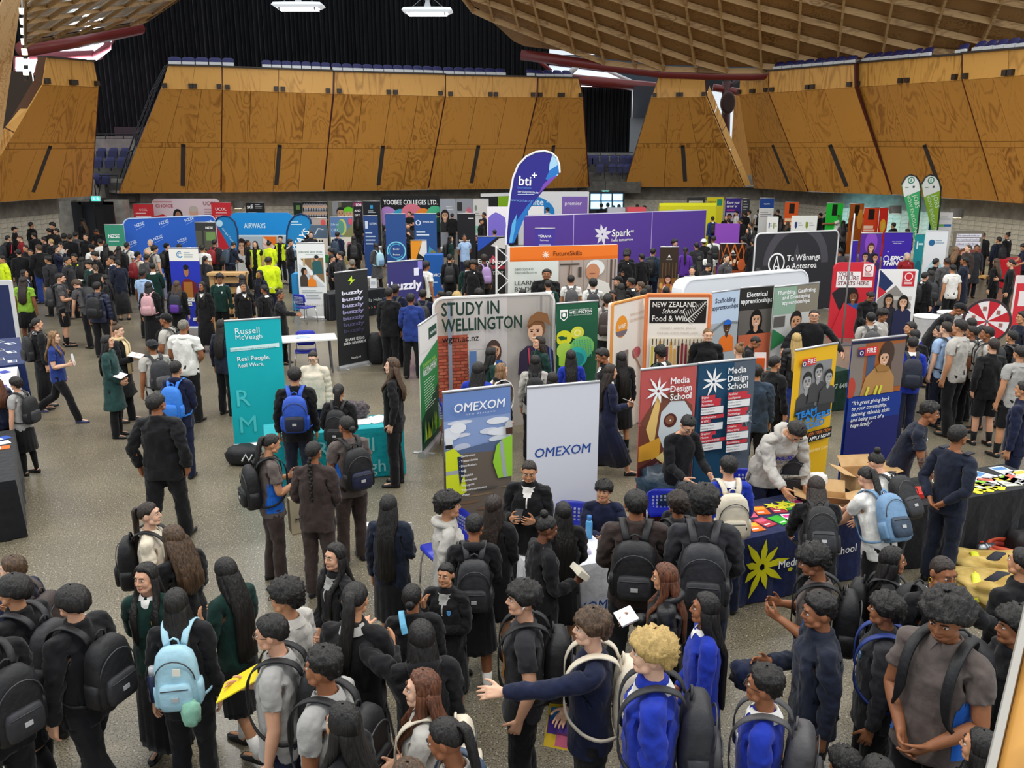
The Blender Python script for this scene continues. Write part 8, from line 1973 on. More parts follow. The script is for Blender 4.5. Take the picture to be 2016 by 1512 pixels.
q(70,625,1.68,-40,'stand','lowbun','bla:K','ls:K','f','f','K','','','girl with low bun and white collar in black, left of the blue tee woman')
q(44,544,1.66,6,'stand','long:d','tee:O','sk:K','b','f',None,'patt','','woman in lime green patterned top seen from behind', wid=1.12)
q(118,537,1.76,-70,'hold','short','pol:M','so:K','f','m','C','','','boy in grey polo and black shorts with dark backpack near the left tables', wid=1.08)
q(146,551,1.7,60,'leanone','mop:n','pol:M','tr:K','f','m','K','','','boy with brown fringe in grey polo bending forward')
q(190,554,1.72,0,'stand','short','puf:N','tr:K','t','m','K','','','person in navy puffer with black backpack seen from behind')
q(231,510,1.7,40,'clasp','lowbun','jkt:X','ls:C','f','f',None,'','ZQ')
q(187,520,1.68,30,'clasp','lowbun:n','jkt:K','sk:K','p','f',None,'','ZQ')
q(291,554,1.66,0,'stand','long','bla:K','ls:K','t','f','ZZ','','','girl with long hair and a pale pink backpack seen from behind')
q(279,529,1.74,-8,'stand','short','wht:A','tr:K','d','m',None,'','','man in pale blue shirt seen from behind beside the pink backpack girl')
q(299,517,1.72,10,'clasp','short','jmp:G','tr:K','t','m',None,'','ZT')
q(347,552,1.64,4,'stand','wavy:n','jkt:K','ls:K','p','f','XV','','','girl with long brown hair and dark violet backpack before the trades banner')
q(397,554,1.66,172,'stand','longfront','bla:K','ls:K','b','f',None,'crest wsock','','girl in black blazer and long skirt standing at the foot of the trades banner')
q(432,537,1.72,-176,'stand','mop','jmp:G','tr:K','b','m',None,'glasses crest','','boy with glasses and dark green jumper in front of the wooden crate', crc='d8d8d8')
q(477,555,1.64,-150,'stand','lowbun','bla:K','ls:K','t','f',None,'crest','','girl in black blazer with hair tied back, right of the green jumper boy')
q(457,535,1.66,30,'clasp','long','jkt:N','tr:K','t','f',None,'','ZT')
q(476,540,1.66,80,'clasp','long','wht:W','sk:K','t','f',None,'','ZT')
q(145,499,1.72,178,'hold','short','tee:K','tr:K','t','m',None,'hivest','ZQ')
q(173,510,1.7,150,'hold','curly','jmp:G','tr:K','f','m',None,'glasses','ZQ')
q(185,494,1.74,140,'hold','mop','jkt:K','tr:K','f','m',None,'','ZQ')
q(110,482,1.74,-72,'raise','short','ves:N','tr:N','p','m','C','','ZQ')
q(120,477,1.7,120,'clasp','buzz','wht:L','tr:K','f','f',None,'','ZQ')
q(148,456,1.8,4,'stand','short','pol:M','tr:K','t','m',None,'','ZQ')
q(76,481,1.82,60,'clasp','short:n','jkt:K','tr:U','p','m',None,'','ZQ', wid=1.12)
q(50,482,1.68,170,'clasp','lowbun','jkt:K','tr:K','t','f',None,'','ZQ'); q(60,491,1.66,160,'clasp','buzz','jkt:K','tr:K','t','f',None,'','ZQ')
q(36,490,1.66,20,'stand','short','jkt:K','tr:K','f','m',None,'','ZQ'); q(38,464,1.7,120,'hold','buzz:r','jkt:D','tr:K','p','m',None,'','ZL'); q(27,446,1.74,-60,'stand','short','jkt:K','tr:K','f','m',None,'cap','ZL')
q(60,437,1.84,-30,'stand','short','jkt:K','tr:K','t','m',None,'','ZL'); q(103,437,1.84,150,'stand','curly','jkt:K','tr:K','f','m',None,'','ZL'); q(95,449,1.74,60,'hold','short','jkt:K','tr:K','f','m',None,'','ZL'); q(111,449,1.74,120,'stand','short','jkt:K','tr:K','f','m',None,'','ZL')
q(162,430,1.88,80,'stand','long:n','jkt:K','tr:K','p','m',None,'cap','ZL'); q(186,451,1.8,165,'work','short','tee:K','tr:K','b','m',None,'','ZL'); q(168,458,1.74,170,'stand','bun','jkt:K','sk:K','f','f',None,'','ZL'); q(125,459,1.7,20,'stand','curly','jkt:K','tr:K','t','m',None,'','ZL'); q(137,461,1.7,0,'stand','short','jkt:K','tr:K','t','m',None,'','ZL')
q(207,478,1.68,10,'stand','long','jkt:K','tr:K','t','f',None,'','ZB'); q(180,480,1.74,60,'clasp','short','wht:W','tr:K','t','m',None,'cap','ZQ'); q(249,477,1.72,-10,'stand','short','wht:W','tr:K','t','m','K','','ZB'); q(233,484,1.66,0,'stand','long','jkt:K','sk:K','t','f',None,'','ZB'); q(270,496,1.7,-30,'stand','buzz','wht:E','tr:K','t','m','D','beanie','ZB'); q(287,500,1.68,10,'stand','short','jkt:M','tr:K','t','m',None,'','ZB'); q(303,482,1.74,-40,'stand','mop','wht:L','tr:K','f','m','K','','ZB'); q(327,478,1.76,-30,'stand','short','jkt:K','tr:K','f','m','K','capback','ZB'); q(352,480,1.7,10,'stand','short','jkt:K','tr:K','t','m',None,'','ZB'); q(296,471,1.78,160,'clap','buzz:w','wht:E','tr:K','p','m',None,'','ZB')
q(397,482,1.74,0,'stand','short','wht:W','tr:K','t','m',None,'','ZT'); q(403,503,1.66,-20,'stand','pony','jkt:C','sk:K','t','f',None,'','ZT'); q(422,471,1.76,-10,'stand','short','jkt:C','tr:K','t','m','DD','','','student in charcoal jacket with a red backpack beside the trades banner'); q(462,477,1.72,-30,'work','short','jkt:X','tr:K','t','m','JC','','ZA'); q(487,472,1.68,-80,'stand','pony','jkt:K','tr:K','b','f',None,'','ZA'); q(502,474,1.7,170,'stand','long','tee:K','tr:K','f','f',None,'hivest','ZA')
q(220,503,1.7,120,'clasp','short','jmp:N','tr:K','t','m',None,'','ZQ'); q(85,466,1.7,100,'hold','short','jkt:K','tr:K','f','m',None,'','ZL'); q(66,457,1.72,60,'stand','short','jkt:K','tr:K','f','m',None,'','ZL'); q(100,470,1.7,80,'stand','buzz:y','jkt:K','tr:K','p','m',None,'','ZQ'); q(14,463,1.72,-30,'stand','short','jkt:K','tr:K','f','m','K','','ZL')
q(2,502,1.74,140,'hold','short','hiv:Y','tr:N','t','m',None,'','','worker in a yellow safety jacket cut off at the left edge'); q(46,530,1.64,-70,'stand','longfront','sht:A','tr:N','t','f',None,'','ZQ'); q(205,540,1.64,100,'hold','long','jkt:K','sk:K','f','f',None,'','ZQ'); q(160,505,1.68,0,'stand','long','jkt:C','tr:K','f','f',None,'','ZQ'); q(196,470,1.72,60,'stand','short','wht:W','tr:K','t','m',None,'','ZQ'); q(214,508,1.7,140,'clasp','quiff','bla:K','tr:K','t','m',None,'','ZQ')
q(131,505,1.68,-90,'stand','short','jkt:C','tr:K','t','m',None,'','ZQ'); q(94,503,1.72,80,'stand','short','jkt:C','tr:K','t','m',None,'','ZQ')
q(529,472,1.72,-10,'clasp','bun','hiv:Y','tr:N','p','f',None,'','','woman with top bun in yellow safety jacket before the light blue wall'); q(528,505,1.8,10,'stand','buzz:d','hiv:Y','tr:N','b','m',None,'','','broad person in yellow safety jacket with silver bands left of the jobs banner', wid=1.22)
q(511,531,1.66,150,'stand','longfront','jkt:X','tr:K','b','f',None,'','ZJ'); q(520,560,1.64,60,'stand','lowbun','bla:K','sk:K','b','f',None,'','ZJ'); q(549,568,1.64,-88,'reach','bun','coa:K','tr:K','b','f',None,'','','girl in long black coat reaching toward the blue chair'); q(571,470,1.8,-70,'hold','short','bla:K','tr:X','f','m',None,'','','man in black suit jacket left of the white jobs banner'); q(552,464,1.66,170,'stand','short','tee:K','tr:K','p','m',None,'hivest','ZA'); q(610,455,1.76,-150,'stand','quiff:n','jkt:C','tr:K','p','m',None,'','ZJ')
q(664,456,1.76,-20,'stand','short','jkt:N','tr:N','f','m','J','','ZJ'); q(696,464,1.74,0,'stand','long','jkt:K','tr:K','f','f','K','','ZJ'); q(652,488,1.68,120,'clasp','curly','jkt:K','tr:K','b','f',None,'','ZJ'); q(653,501,1.64,-90,'clasp','short','bla:K','tr:K','f','f',None,'','ZJ'); q(670,494,1.74,90,'clasp','short','jkt:C','tr:K','f','m',None,'glasses','','man with glasses in charcoal jacket above the black jobs table'); q(693,510,1.62,0,'stand','short:x','jkt:K','tr:K','t','m',None,'hood','ZJ')
q(731,443,1.78,60,'clasp','short','wht:L','tr:K','f','m','K','','ZC'); q(724,457,1.68,0,'stand','short','jkt:N','tr:N','f','f','II','','','student in navy with a lilac backpack left of the border banners'); q(740,478,1.66,40,'clasp','long:d','coa:M','tr:K','f','f','HF','','','girl in grey coat with pale blue backpack above the purple pixel banner'); q(764,465,1.72,-80,'chin','short','jkt:X','tr:K','t','m',None,'','ZC'); q(759,442,1.76,-60,'fold','short','jkt:C','tr:K','f','m',None,'','ZC'); q(796,463,1.68,170,'stand','buzz','jkt:K','tr:K','f','m',None,'glasses','ZC'); q(803,440,1.8,175,'clap','buzz:d','jkt:C','tr:K','f','m',None,'beard','','bearded man with palms together before the turtle banner'); q(806,416,1.86,160,'fold','short','tee:K','tr:K','f','m',None,'','ZY')
q(838,513,1.78,-50,'stand','mop','wht:W','tr:K','b','m','K/one','','','boy with thick black hair in loose white shirt beside the purple pixel banner'); q(885,500,1.74,4,'stand','short','jkt:K','tr:K','f','m','KC','','','boy in black jacket with black backpack near the customs counter'); q(886,464,1.68,-80,'stand','long','jmp:G','sk:K','f','f','K','','','girl with long hair in dark green jumper beside the uniformed officer'); q(914,460,1.74,-165,'behind','bun','wht:A','tr:N','b','f',None,'','','officer in pale blue uniform shirt and navy trousers'); q(932,510,1.74,170,'stand','afro','bla:K','tr:K','b','m',None,'crest','','boy with afro in black V-neck facing here left of the plant'); q(920,512,1.7,10,'stand','afro','jmp:G','tr:K','b','m',None,'','ZU'); q(953,500,1.7,20,'stand','curly:d','jkt:B','tr:K','b','f','II','','','student with a lilac backpack beside the potted plant'); q(938,463,1.68,150,'hold','long','bla:K','sk:K','t','f',None,'','ZC')
q(916,437,1.78,0,'stand','short:g','tee:C','tr:K','t','m',None,'','ZY'); q(890,420,1.76,0,'stand','short','jkt:K','tr:K','t','m',None,'','ZY'); q(872,411,1.78,-30,'stand','curly','wht:W','sk:K','b','f','E','','ZY'); q(863,418,1.74,10,'stand','short','jkt:G','tr:K','t','m',None,'','ZY'); q(884,415,1.72,10,'stand','long','bla:K','sk:K','t','f',None,'','ZY'); q(947,431,1.76,-110,'stand','short','jkt:K','tr:K','t','m',None,'','ZY'); q(953,418,1.86,100,'stand','short','jkt:K','tr:K','b','m',None,'','ZY'); q(974,452,1.68,20,'stand','short','jkt:K','tr:K','t','m',None,'','ZY'); q(704,424,1.72,10,'stand','long','jkt:K','tr:K','t','f',None,'','ZY')
q(777,559,1.8,2,'stand','short','jkt:N','tr:K','d','m','C','','','big boy in navy jacket with square grey backpack behind the green banner', wid=1.1); q(765,566,1.74,-6,'stand','short','jkt:K','tr:K','b','m',None,'','ZU'); q(832,569,1.72,10,'clasp','short','jkt:N','tr:K','b','m','C','','','boy in navy jacket with grey backpack behind the narrow green banner'); q(808,577,1.7,0,'clasp','short','jkt:U','tr:K','b','m',None,'','ZU'); q(868,572,1.68,60,'stand','short','jkt:K','tr:K','b','m',None,'','ZU'); q(884,573,1.66,10,'stand','short','jkt:K','tr:K','b','m',None,'','ZU'); q(899,573,1.66,0,'stand','mop:y','jkt:K','tr:K','p','f',None,'','ZU'); q(943,567,1.66,20,'stand','curly','jkt:K','tr:K','t','m',None,'','ZU')
q(967,682,1.66,-72,'clasp','midlong','jmp:G','sk:K','b','f',None,'','ZS'); q(986,714,1.62,-60,'stand','longfront:g','hoo:K','tr:K','p','f','W','','ZS'); q(1063,661,1.68,120,'stand','long:d','jkt:G','tr:K','f','f',None,'','','young woman with long hair in dark green top before the dark green banner'); q(1054,698,1.62,0,'stand','long','jkt:L','tr:K','t','f','K','','ZS'); q(1124,688,1.64,0,'stand','slicklong','jmp:R','sk:N','t','f',None,'','ZS'); q(1181,685,1.72,90,'hold','short','bla:K','tr:K','b','m',None,'','','boy in black blazer looking down with raised hands near the yellow bubbles', hp=22); q(1088,732,1.6,10,'stand','long','jkt:K','tr:K','t','f',None,'','ZS'); q(1224,692,1.64,20,'stand','slicklong','jkt:K','sk:K','t','f',None,'','ZD'); q(941,712,1.68,-10,'stand','midlong','jmp:R','tr:N','b','f',None,'','ZS')
q(1300,678,1.64,40,'hold','curly','jmp:G','sk:K','b','f','K','','','girl with curly black hair in dark green at the food stand'); q(1281,640,1.7,-110,'hold','longfront:y','knt:K','tr:K','p','f',None,'glasses','','blonde woman with glasses in black at the food and wine stand', hp=18); q(1395,646,1.72,178,'stand','buzz:g','jkt:K','tr:K','p','f',None,'','','woman with tied fair hair in black shirt behind the teal course banner', wid=1.15, hp=10); q(1456,672,1.66,10,'stand','bun:g','wht:E','tr:K','p','f',None,'','','person with curly fair bun in cream top seen from behind'); q(1494,664,1.68,-110,'work','buzz','jkt:K','tr:K','b','f',None,'','','woman in black looking down right of the fair curly bun'); q(1197,580,1.74,-10,'stand','short','wht:L','so:K','b','m','B','','','boy in white shirt and black shorts beside the dark green banner'); q(1604,610,1.78,170,'brace','buzz','knt:K','tr:K','f','m',None,'glasses','','large man with glasses and arms spread beside the plumbing banner', wid=1.28); q(1569,655,1.66,0,'stand','long:y','puf:K','tr:U','p','f',None,'','','blonde person in black puffer behind the yellow banner'); q(1525,700,1.66,-60,'stand','short','jkt:K','tr:K','t','m',None,'','ZD')
q(1077,529,1.8,176,'fold','short','jkt:K','tr:K','b','m',None,'','','large laughing man in black fleece before the orange-topped mural', wid=1.3); q(1079,551,1.68,10,'stand','short','jmp:G','tr:K','t','m',None,'','ZF'); q(1124,541,1.74,-4,'stand','short','wht:W','tr:K','t','m','M','','ZF'); q(1168,547,1.72,0,'reach','mop','wht:W','tr:K','f','m','C','','ZF'); q(1029,568,1.7,0,'stand','buzz','jkt:K','tr:K','b','m',None,'','ZF'); q(1206,571,1.66,150,'stand','short','jmp:K','tr:K','b','m',None,'','ZF'); q(1198,577,1.7,0,'stand','curly','wht:L','tr:K','b','m',None,'','ZF')
q(1234,495,1.76,170,'hold','curly','bla:K','tr:K','b','m',None,'','','boy in black V-neck facing here right of the orange-topped mural'); q(1218,543,1.7,80,'stand','short','jkt:K','tr:K','f','m',None,'cap','ZF'); q(1243,546,1.7,60,'stand','short','bla:K','tr:K','b','m',None,'','ZF'); q(1262,554,1.66,80,'stand','short:n','jkt:M','tr:K','t','m',None,'','ZF'); q(1286,488,1.78,-30,'stand','short','jkt:J','tr:N','t','m','K','','','boy in slate jacket with large black backpack left of the hotel banner'); q(1223,557,1.66,0,'stand','long','jkt:K','sk:K','t','f',None,'','ZF'); q(1276,561,1.66,10,'stand','long','jkt:K','sk:K','t','f',None,'','ZF'); q(1312,564,1.64,0,'stand','long','jkt:K','sk:K','t','f',None,'','ZF'); q(1268,568,1.66,-10,'stand','short','jkt:K','tr:K','t','m',None,'','ZF'); q(1328,470,1.72,-120,'stand','mop','jkt:K','tr:K','f','m',None,'','ZP'); q(1264,499,1.7,20,'stand','short','jkt:K','tr:K','t','m',None,'','ZP'); q(1235,489,1.74,0,'stand','afro','jkt:K','tr:K','t','f',None,'','ZP')
q(1350,486,1.72,-10,'stand','pony','sht:V','tr:K','b','f',None,'','','person in purple long-sleeved top beside the brown hotel banner'); q(1372,477,1.74,10,'stand','short','jkt:C','tr:K','t','m',None,'','ZH'); q(1378,504,1.66,0,'stand','long','jkt:X','tr:K','t','f',None,'','ZH'); q(1405,464,1.76,0,'stand','short:d','wht:W','tr:K','b','m','K/one','','','boy in white shirt before the orange lattice banner'); q(1386,470,1.7,10,'stand','short','jkt:K','tr:K','t','m',None,'bucket','','person in a white bucket hat by the hotel banners', hatc='f0f0ee'); q(1363,524,1.68,170,'stand','lowbun','jkt:L','tr:K','f','f',None,'','','smiling woman in grey jacket behind the blank white wall'); q(1399,519,1.68,-60,'work','short','jkt:K','tr:K','t','m',None,'','ZH'); q(1429,501,1.78,-140,'stand','buzz:d','bla:M','tr:K','p','m',None,'beard print','','bearded man in grey blazer with a yellow printed tee'); q(1423,465,1.7,-10,'stand','short','jkt:K','tr:K','t','m',None,'capback','ZH'); q(1442,462,1.7,50,'stand','short','wht:W','tr:K','t','m',None,'bucket','','person in black bucket hat before the violet panel', hatc='17171a'); q(1474,448,1.7,110,'stand','longfront','coa:K','tr:K','f','f',None,'','ZH'); q(1464,466,1.68,30,'stand','short','jkt:C','tr:K','t','m',None,'beanie','ZH'); q(1478,438,1.72,60,'stand','short','wht:W','tr:K','t','m','K','','ZW'); q(1403,426,1.76,0,'stand','short','jmp:U','tr:N','f','m','K','','ZW'); q(1418,403,1.94,70,'stand','braid','wht:W','tr:K','b','m',None,'','ZW'); q(1430,424,1.7,150,'stand','long:g','jkt:K','tr:K','p','f',None,'','ZW'); q(1451,415,1.76,100,'stand','short','wht:W','tr:K','f','m',None,'beanie','ZW'); q(1467,416,1.74,10,'stand','short','jkt:K','tr:K','t','m',None,'','ZW'); q(1476,414,1.74,60,'stand','short','jkt:W','tr:K','t','m',None,'','ZW'); q(1494,412,1.76,0,'stand','short','wht:W','tr:K','t','m','K','','ZW'); q(1505,416,1.72,150,'stand','midlong:r','jkt:Q','tr:K','p','f',None,'','','auburn-haired woman in teal green jacket beside the small Made board'); q(1493,527,1.66,0,'stand','long','jkt:K','tr:K','t','f',None,'','ZD'); q(1435,430,1.7,0,'stand','short','jkt:K','tr:K','t','m',None,'','ZW'); q(1460,430,1.7,30,'stand','short','jkt:K','tr:K','t','m',None,'','ZW'); q(1398,493,1.68,10,'stand','long','wht:W','sk:K','t','f',None,'','ZH'); q(1483,470,1.72,0,'stand','short','coa:K','tr:K','t','m',None,'','ZH')
for x, y, c in ((1184,400,'K'),(1197,399,'K'),(1219,402,'K'),(1208,404,'K'),(1255,402,'K'),(1269,404,'D')): q(x, y, 2.0, 10, 'stand', 'short', 'jkt:' + c, 'tr:K', 't', 'm', None, '', 'ZI')
q(1134,402,2.0,160,'stand','short','jkt:K','tr:K','b','f',None,'','ZI'); q(1078,408,1.94,30,'stand','short','wht:W','tr:K','t','m',None,'','ZP'); q(1094,406,1.94,0,'stand','bun','wht:Z','tr:K','f','f',None,'','ZP'); q(1062,400,2.0,20,'stand','curly:r','jkt:K','tr:K','p','f',None,'','ZP')
q(1532,412,1.9,20,'stand','lowbun','jkt:K','tr:K','t','f',None,'','ZM'); q(1526,420,1.72,0,'stand','long:d','jkt:K','tr:K','t','f',None,'','ZM'); q(1551,436,1.66,-60,'stand','midlong:n','jkt:K','tr:K','p','f',None,'','ZM'); q(1539,430,1.7,-40,'stand','long','jkt:K','tr:K','t','f',None,'','ZM'); q(1616,419,1.76,30,'stand','short','jkt:K','tr:K','t','m',None,'capback','ZM'); q(1627,418,1.78,120,'stand','short','jkt:K','tr:K','f','m',None,'','ZM'); q(1650,421,1.86,80,'point','short','wht:W','tr:K','b','m',None,'','','person in white top pointing left with a straight arm by the green poster'); q(1661,434,1.72,10,'stand','long','wht:M','tr:K','t','f',None,'cap','ZM'); q(1674,428,1.72,0,'stand','short','jkt:K','tr:K','t','m',None,'','ZM'); q(1698,421,1.86,60,'stand','short','wht:W','tr:K','b','m',None,'','ZM'); q(1760,438,1.78,30,'stand','short','jkt:K','tr:K','t','m',None,'hood','ZM'); q(1787,450,1.7,0,'stand','short','jkt:K','tr:K','t','m',None,'','ZM'); q(1655,488,1.7,10,'stand','short','jkt:M','tr:U','t','m',None,'','ZM')
q(1786,497,1.68,172,'stand','midlong:w','bla:D','tr:K','p','f',None,'','','white-haired woman in red blazer before the Epic Things banner'); q(1883,485,1.68,-60,'stand','wavy:g','jkt:K','tr:K','p','f',None,'','ZR'); q(1924,481,1.72,170,'stand','lowbun','coa:C','tr:K','b','f',None,'','','smiling woman in long charcoal coat facing here by the quotation stand'); q(1908,482,1.72,90,'stand','buzz:n','jkt:B','tr:K','p','m',None,'','ZR'); q(1937,458,1.74,-60,'stand','buzz:n','jkt:K','tr:K','f','m',None,'','ZR'); q(1968,466,1.74,10,'stand','short','jkt:X','tr:K','t','m','K','','ZR'); q(1985,456,1.74,30,'stand','bun','bla:K','tr:K','t','f',None,'','ZR'); q(1843,508,1.72,-60,'stand','short','jkt:K','tr:K','f','m',None,'','ZR'); q(1866,507,1.8,-10,'stand','buzz:d','coa:M','tr:N','b','m',None,'','','man in long grey overcoat seen from behind at far right', wid=1.1); q(1901,505,1.76,60,'clasp','short','coa:X','sk:K','b','m',None,'','','person in long blue-black coat beside the grey overcoat'); q(1962,508,1.72,40,'hold','wavy:n','jkt:K','tr:K','p','f',None,'','','woman with big curly brown hair in black jacket holding a paper box'); q(1991,510,1.72,60,'hold','lowbun','knt:K','tr:K','f','f',None,'','','woman in all black with low bun near the red counter'); q(1822,535,1.66,-70,'stand','short','bla:K','tr:K','f','m','K','','ZR'); q(1834,531,1.7,0,'stand','long','jkt:K','tr:N','t','m','C','','ZR'); q(1877,520,1.7,0,'stand','short','wht:W','tr:K','t','m',None,'','ZR'); q(2012,480,1.74,90,'work','short','tee:N','tr:K','t','m',None,'','ZR')
q(1719,576,1.72,-170,'work','lowbun','jkt:K','tr:K','b','f',None,'','','woman in black with hair tied back before the red wall'); q(1740,606,1.66,-140,'hold','curly','wht:L','tr:K','b','m',None,'','ZG'); q(1716,614,1.7,-6,'clasp','short','wht:L','tr:K','t','m','M','','','boy in pale grey shirt with straps above the blue fire banner'); q(1795,633,1.68,80,'stand','short','jkt:K','tr:K','t','m',None,'','ZG'); q(1803,648,1.66,0,'stand','short','jkt:K','tr:K','t','m',None,'','ZG'); q(1799,662,1.7,-10,'clasp','short','jmp:R','tr:N','t','m','X','','','boy in royal blue jumper with dark backpack right of the blue fire banner'); q(1898,600,1.8,-115,'leanone','buzz:d','tee:K','tr:K','b','m',None,'cap','','man in black cap and tee leaning at the prize wheel', hatc='131316', wid=1.15); q(1914,626,1.66,20,'stand','short','jkt:K','tr:K','t','m',None,'','ZG'); q(1866,633,1.78,20,'stand','short:d','wht:A','tr:X','p','m','KK','','','boy in pale blue short-sleeved shirt with low black bag'); q(1851,641,1.7,60,'stand','short','wht:A','tr:X','f','m',None,'','ZG'); q(1917,641,1.72,60,'stand','short','wht:L','tr:K','b','m','C','','ZG'); q(1947,642,1.74,70,'stand','short','wht:L','so:K','b','m','K','','','boy in pale grey shirt and black shorts left of the prize wheel'); q(1959,666,1.72,0,'pocket','short:d','jkt:K','so:K','f','m','','','','boy in black jacket and black shorts with bare calves at right'); q(1995,650,1.74,20,'stand','short','jkt:K','tr:K','t','m','M','','','boy in black with a grey backpack near the right edge'); q(2016,612,1.78,90,'stand','short','coa:X','tr:K','t','m',None,'','','person in dark coat cut off by the right edge beside the wheel'); q(2012,680,1.7,10,'stand','short','wht:S','so:K','t','m',None,'','','boy in grey shirt cut off by the right edge'); q(1935,640,1.7,0,'stand','short','bla:K','tr:K','t','m',None,'','ZG'); q(1893,628,1.7,30,'stand','short','wht:L','tr:K','t','m',None,'','ZG'); q(2020,750,1.72,50,'stand','short','jkt:N','tr:N','t','m',None,'','','student in navy at the very right edge behind the black table')
q(1489,716,1.7,-10,'stand','short','jkt:J','tr:K','t','m',None,'','','person in slate jacket mostly hidden behind the teal course banner'); q(434,628,1.72,-20,'stand','long','jkt:X','tr:K','t','f',None,'','','person in blue-black half hidden by the turquoise banner')
def auto(r):
 hk, hc = (r['hair'].split(':') + ['k'])[:2]; tk, tc = r['top'].split(':'); hat = [w for w in r['ex'].split() if w in ('cap', 'capback', 'beanie', 'bucket')]
 s = 'person in %s %s' % (CN[tc][1], GN[tk])
 if 'hivest' in r['ex']: s = 'person in yellow safety vest'
 s += ' with ' + ({'cap': 'a dark cap', 'capback': 'a backwards cap', 'beanie': 'a beanie', 'bucket': 'a bucket hat'}[hat[0]] if hat else (HCN[hc] + HN[hk]))
 if r['pack']: s += ' and backpack'
 return s + ' ' + ZONES[r['z']]
same = {}
for r in ROW:
 if not r['lb']: r['auto'] = auto(r); same.setdefault(r['auto'], []).append(r)
for t, L in same.items():
 L.sort(key=lambda r: r['px'])
 for i, r in enumerate(L): r['lb'] = t if len(L) == 1 else '%s, %s' % (t, ORD[min(i, 11)] if i < len(L)-1 else 'rightmost')
for r in ROW:
 if len(r['lb'].split()) > 16: r['lb'] = r['lb'].replace('person in ', '')
PLACED, INFO = [], {}
for i in range(len(WL) - 1):          # the lower wall is an obstacle too
 a_, b_ = WL[i], WL[i+1]; e_ = b_ - a_; n_ = np.array([e_[1], -e_[0], 0]); n_ /= np.linalg.norm(n_)
 if np.dot(n_, -a_) < 0: n_ = -n_
 OBST.append(((a_ + b_)/2 - n_*2.2, np.linalg.norm(e_)/2 + .2, 2.2, math.atan2(e_[1], e_[0])))
def hit(p, m):
 for c, hw, hd, r in OBST:
  x, y = p[0] - c[0], p[1] - c[1]; u, v = x*math.cos(r) + y*math.sin(r), -x*math.sin(r) + y*math.cos(r)
  if abs(u) < hw + m and abs(v) < hd + m: return True
 return False
for r in ROW:
 best = None; bent = POSES[r['pose']].get('bend', 0) > 20 or POSES[r['pose']].get('sit')
 for k in range(23):
  dh = (k + 1)//2 * .02 * (1 if k % 2 else -1)
  b = at_z(r['px'], r['py'], r['h'] + dh); d = min([math.hypot(b[0]-p[0], b[1]-p[1]) for p in PLACED] or [9])
  sc_ = min(d, .55) - (1 if not bent and hit(b, .24) else 0) - abs(dh)*.3
  if best is None or sc_ > best[0] + 1e-6: best = (sc_, dh, b)
 PLACED.append(best[2][:2])
 kw = {k: v for k, v in r['kw'].items() if k in ('hy', 'hp', 'walk', 'wid', 'bend', 'hatc', 'crc', 'tw')}
 pcol = pk(r['pack'])
 if pcol and r['kw'].get('bri'): pcol = pcol.replace(CN['U'][0], '2350b8' if r['px'] > 500 else '2f7ad8')
 nm = r['lb'].split(' with ')[0]
 i = person(r['px'], r['py'], r['h'] + best[1], r['yaw'], r['pose'], r['hair'], col(r['top']), col(r['bot']), r['skn'], r['sex'], r['lb'], pcol, r['ex'], None, **kw)
 INFO[(r['px'], r['py'])] = i
 i['row'] = r
wl = {}
for i in PEOPLE:
 if 'pack' in i:
  r = i['row']; cname = {'2': ''}.get('', CN[r['pack'].split('/')[0][0]][1])
  if r['kw'].get('bri'): cname = 'bright blue'
  tk, tc = r['top'].split(':'); who = r['lb'] if len(r['lb'].split()) <= 9 else ' '.join(r['lb'].split()[:9])
  for cut in (' and', ' with', ' in', ' of', ' the', ' a', ' at', ' from', ' under', ',', ' beside', ' on', ' left', ' behind', ' by', ' near', ' grey-strapped', ' dark'):
   for _ in range(2):
    if who.endswith(cut): who = who[:-len(cut)]
  wl.setdefault('%s backpack on the %s' % (cname, who), []).append(i)
for t, L in wl.items():
 L.sort(key=lambda i: i['px'])
 for k, i in enumerate(L): i['pack']['label'] = t if len(L) == 1 else '%s, %s' % (t, ORD[k])
def g(x, y): return INFO[(x, y)]
held('phone', g(1042,908), 1, 'dark phone in the hands of the woman in black blazer', '1a1a1e', (.075, .01, .15), (60, 0, 0), .0, .1)
held('paper', g(764,973), 1, 'white folded paper held by the girl with extremely long hair', 'ececea', (.12, .004, .2), (10, 0, 0))
held('magazine', g(1170,1197), 1, 'colourful magazine in the lowered hand of the pointing boy', 'e8c23a', (.21, .008, .28), (35, 10, 60), -.12, .12, [(.05,.3,.95,.7,'5a3a9a'),(.1,.05,.6,.35,'d86a8a'),(.5,.6,.9,.9,'3a8ad0'),(.1,.72,.4,.95,'f4f0ea')])
held('booklet', g(1309,1108), 1, 'white booklet held out by the girl in black puffer', 'e6e4ea', (.2, .012, .14), (70, 0, 20), .03)
held('folder', g(530,1210), 1, 'yellow leaflet folder held by the boy with glasses', 'e8d020', (.22, .008, .3), (60, 0, 10), .0)
o = blob('navy_cap', 'crumpled navy cap held out by the man in blue-black jacket', 'cap', hand_point(g(1614,1167), 1, .14) + np.array([0, 0, -.16]), (.26, .2, .17), mat('161e3a', .8, 'cloth'), 4, .35)
held('papers', g(208,659), 1, 'white sheets held by the woman in dark teal dress', 'efeff0', (.3, .01, .21), (70, 0, 0), .1, .05); held('papers', g(232,634), 1, 'white sheets held by the woman with the cream scarf', 'f2f2f2', (.3, .01, .21), (75, 0, 0), .02)
held('paper', g(1203,716), 1, 'white sheet held by the woman walking in the navy skirt', 'f0f0ee', (.2, .005, .14), (60, 0, 20))
held('paper', g(105,651), 1, 'folded white leaflet in the hand of the blue tee woman', 'ececec', (.1, .005, .2), (10, 0, 0)); held('paper', g(1350,486), -1, 'white sheet held by the person in purple top', 'e8eefa', (.24, .006, .3), (10, 0, 0), -.1)
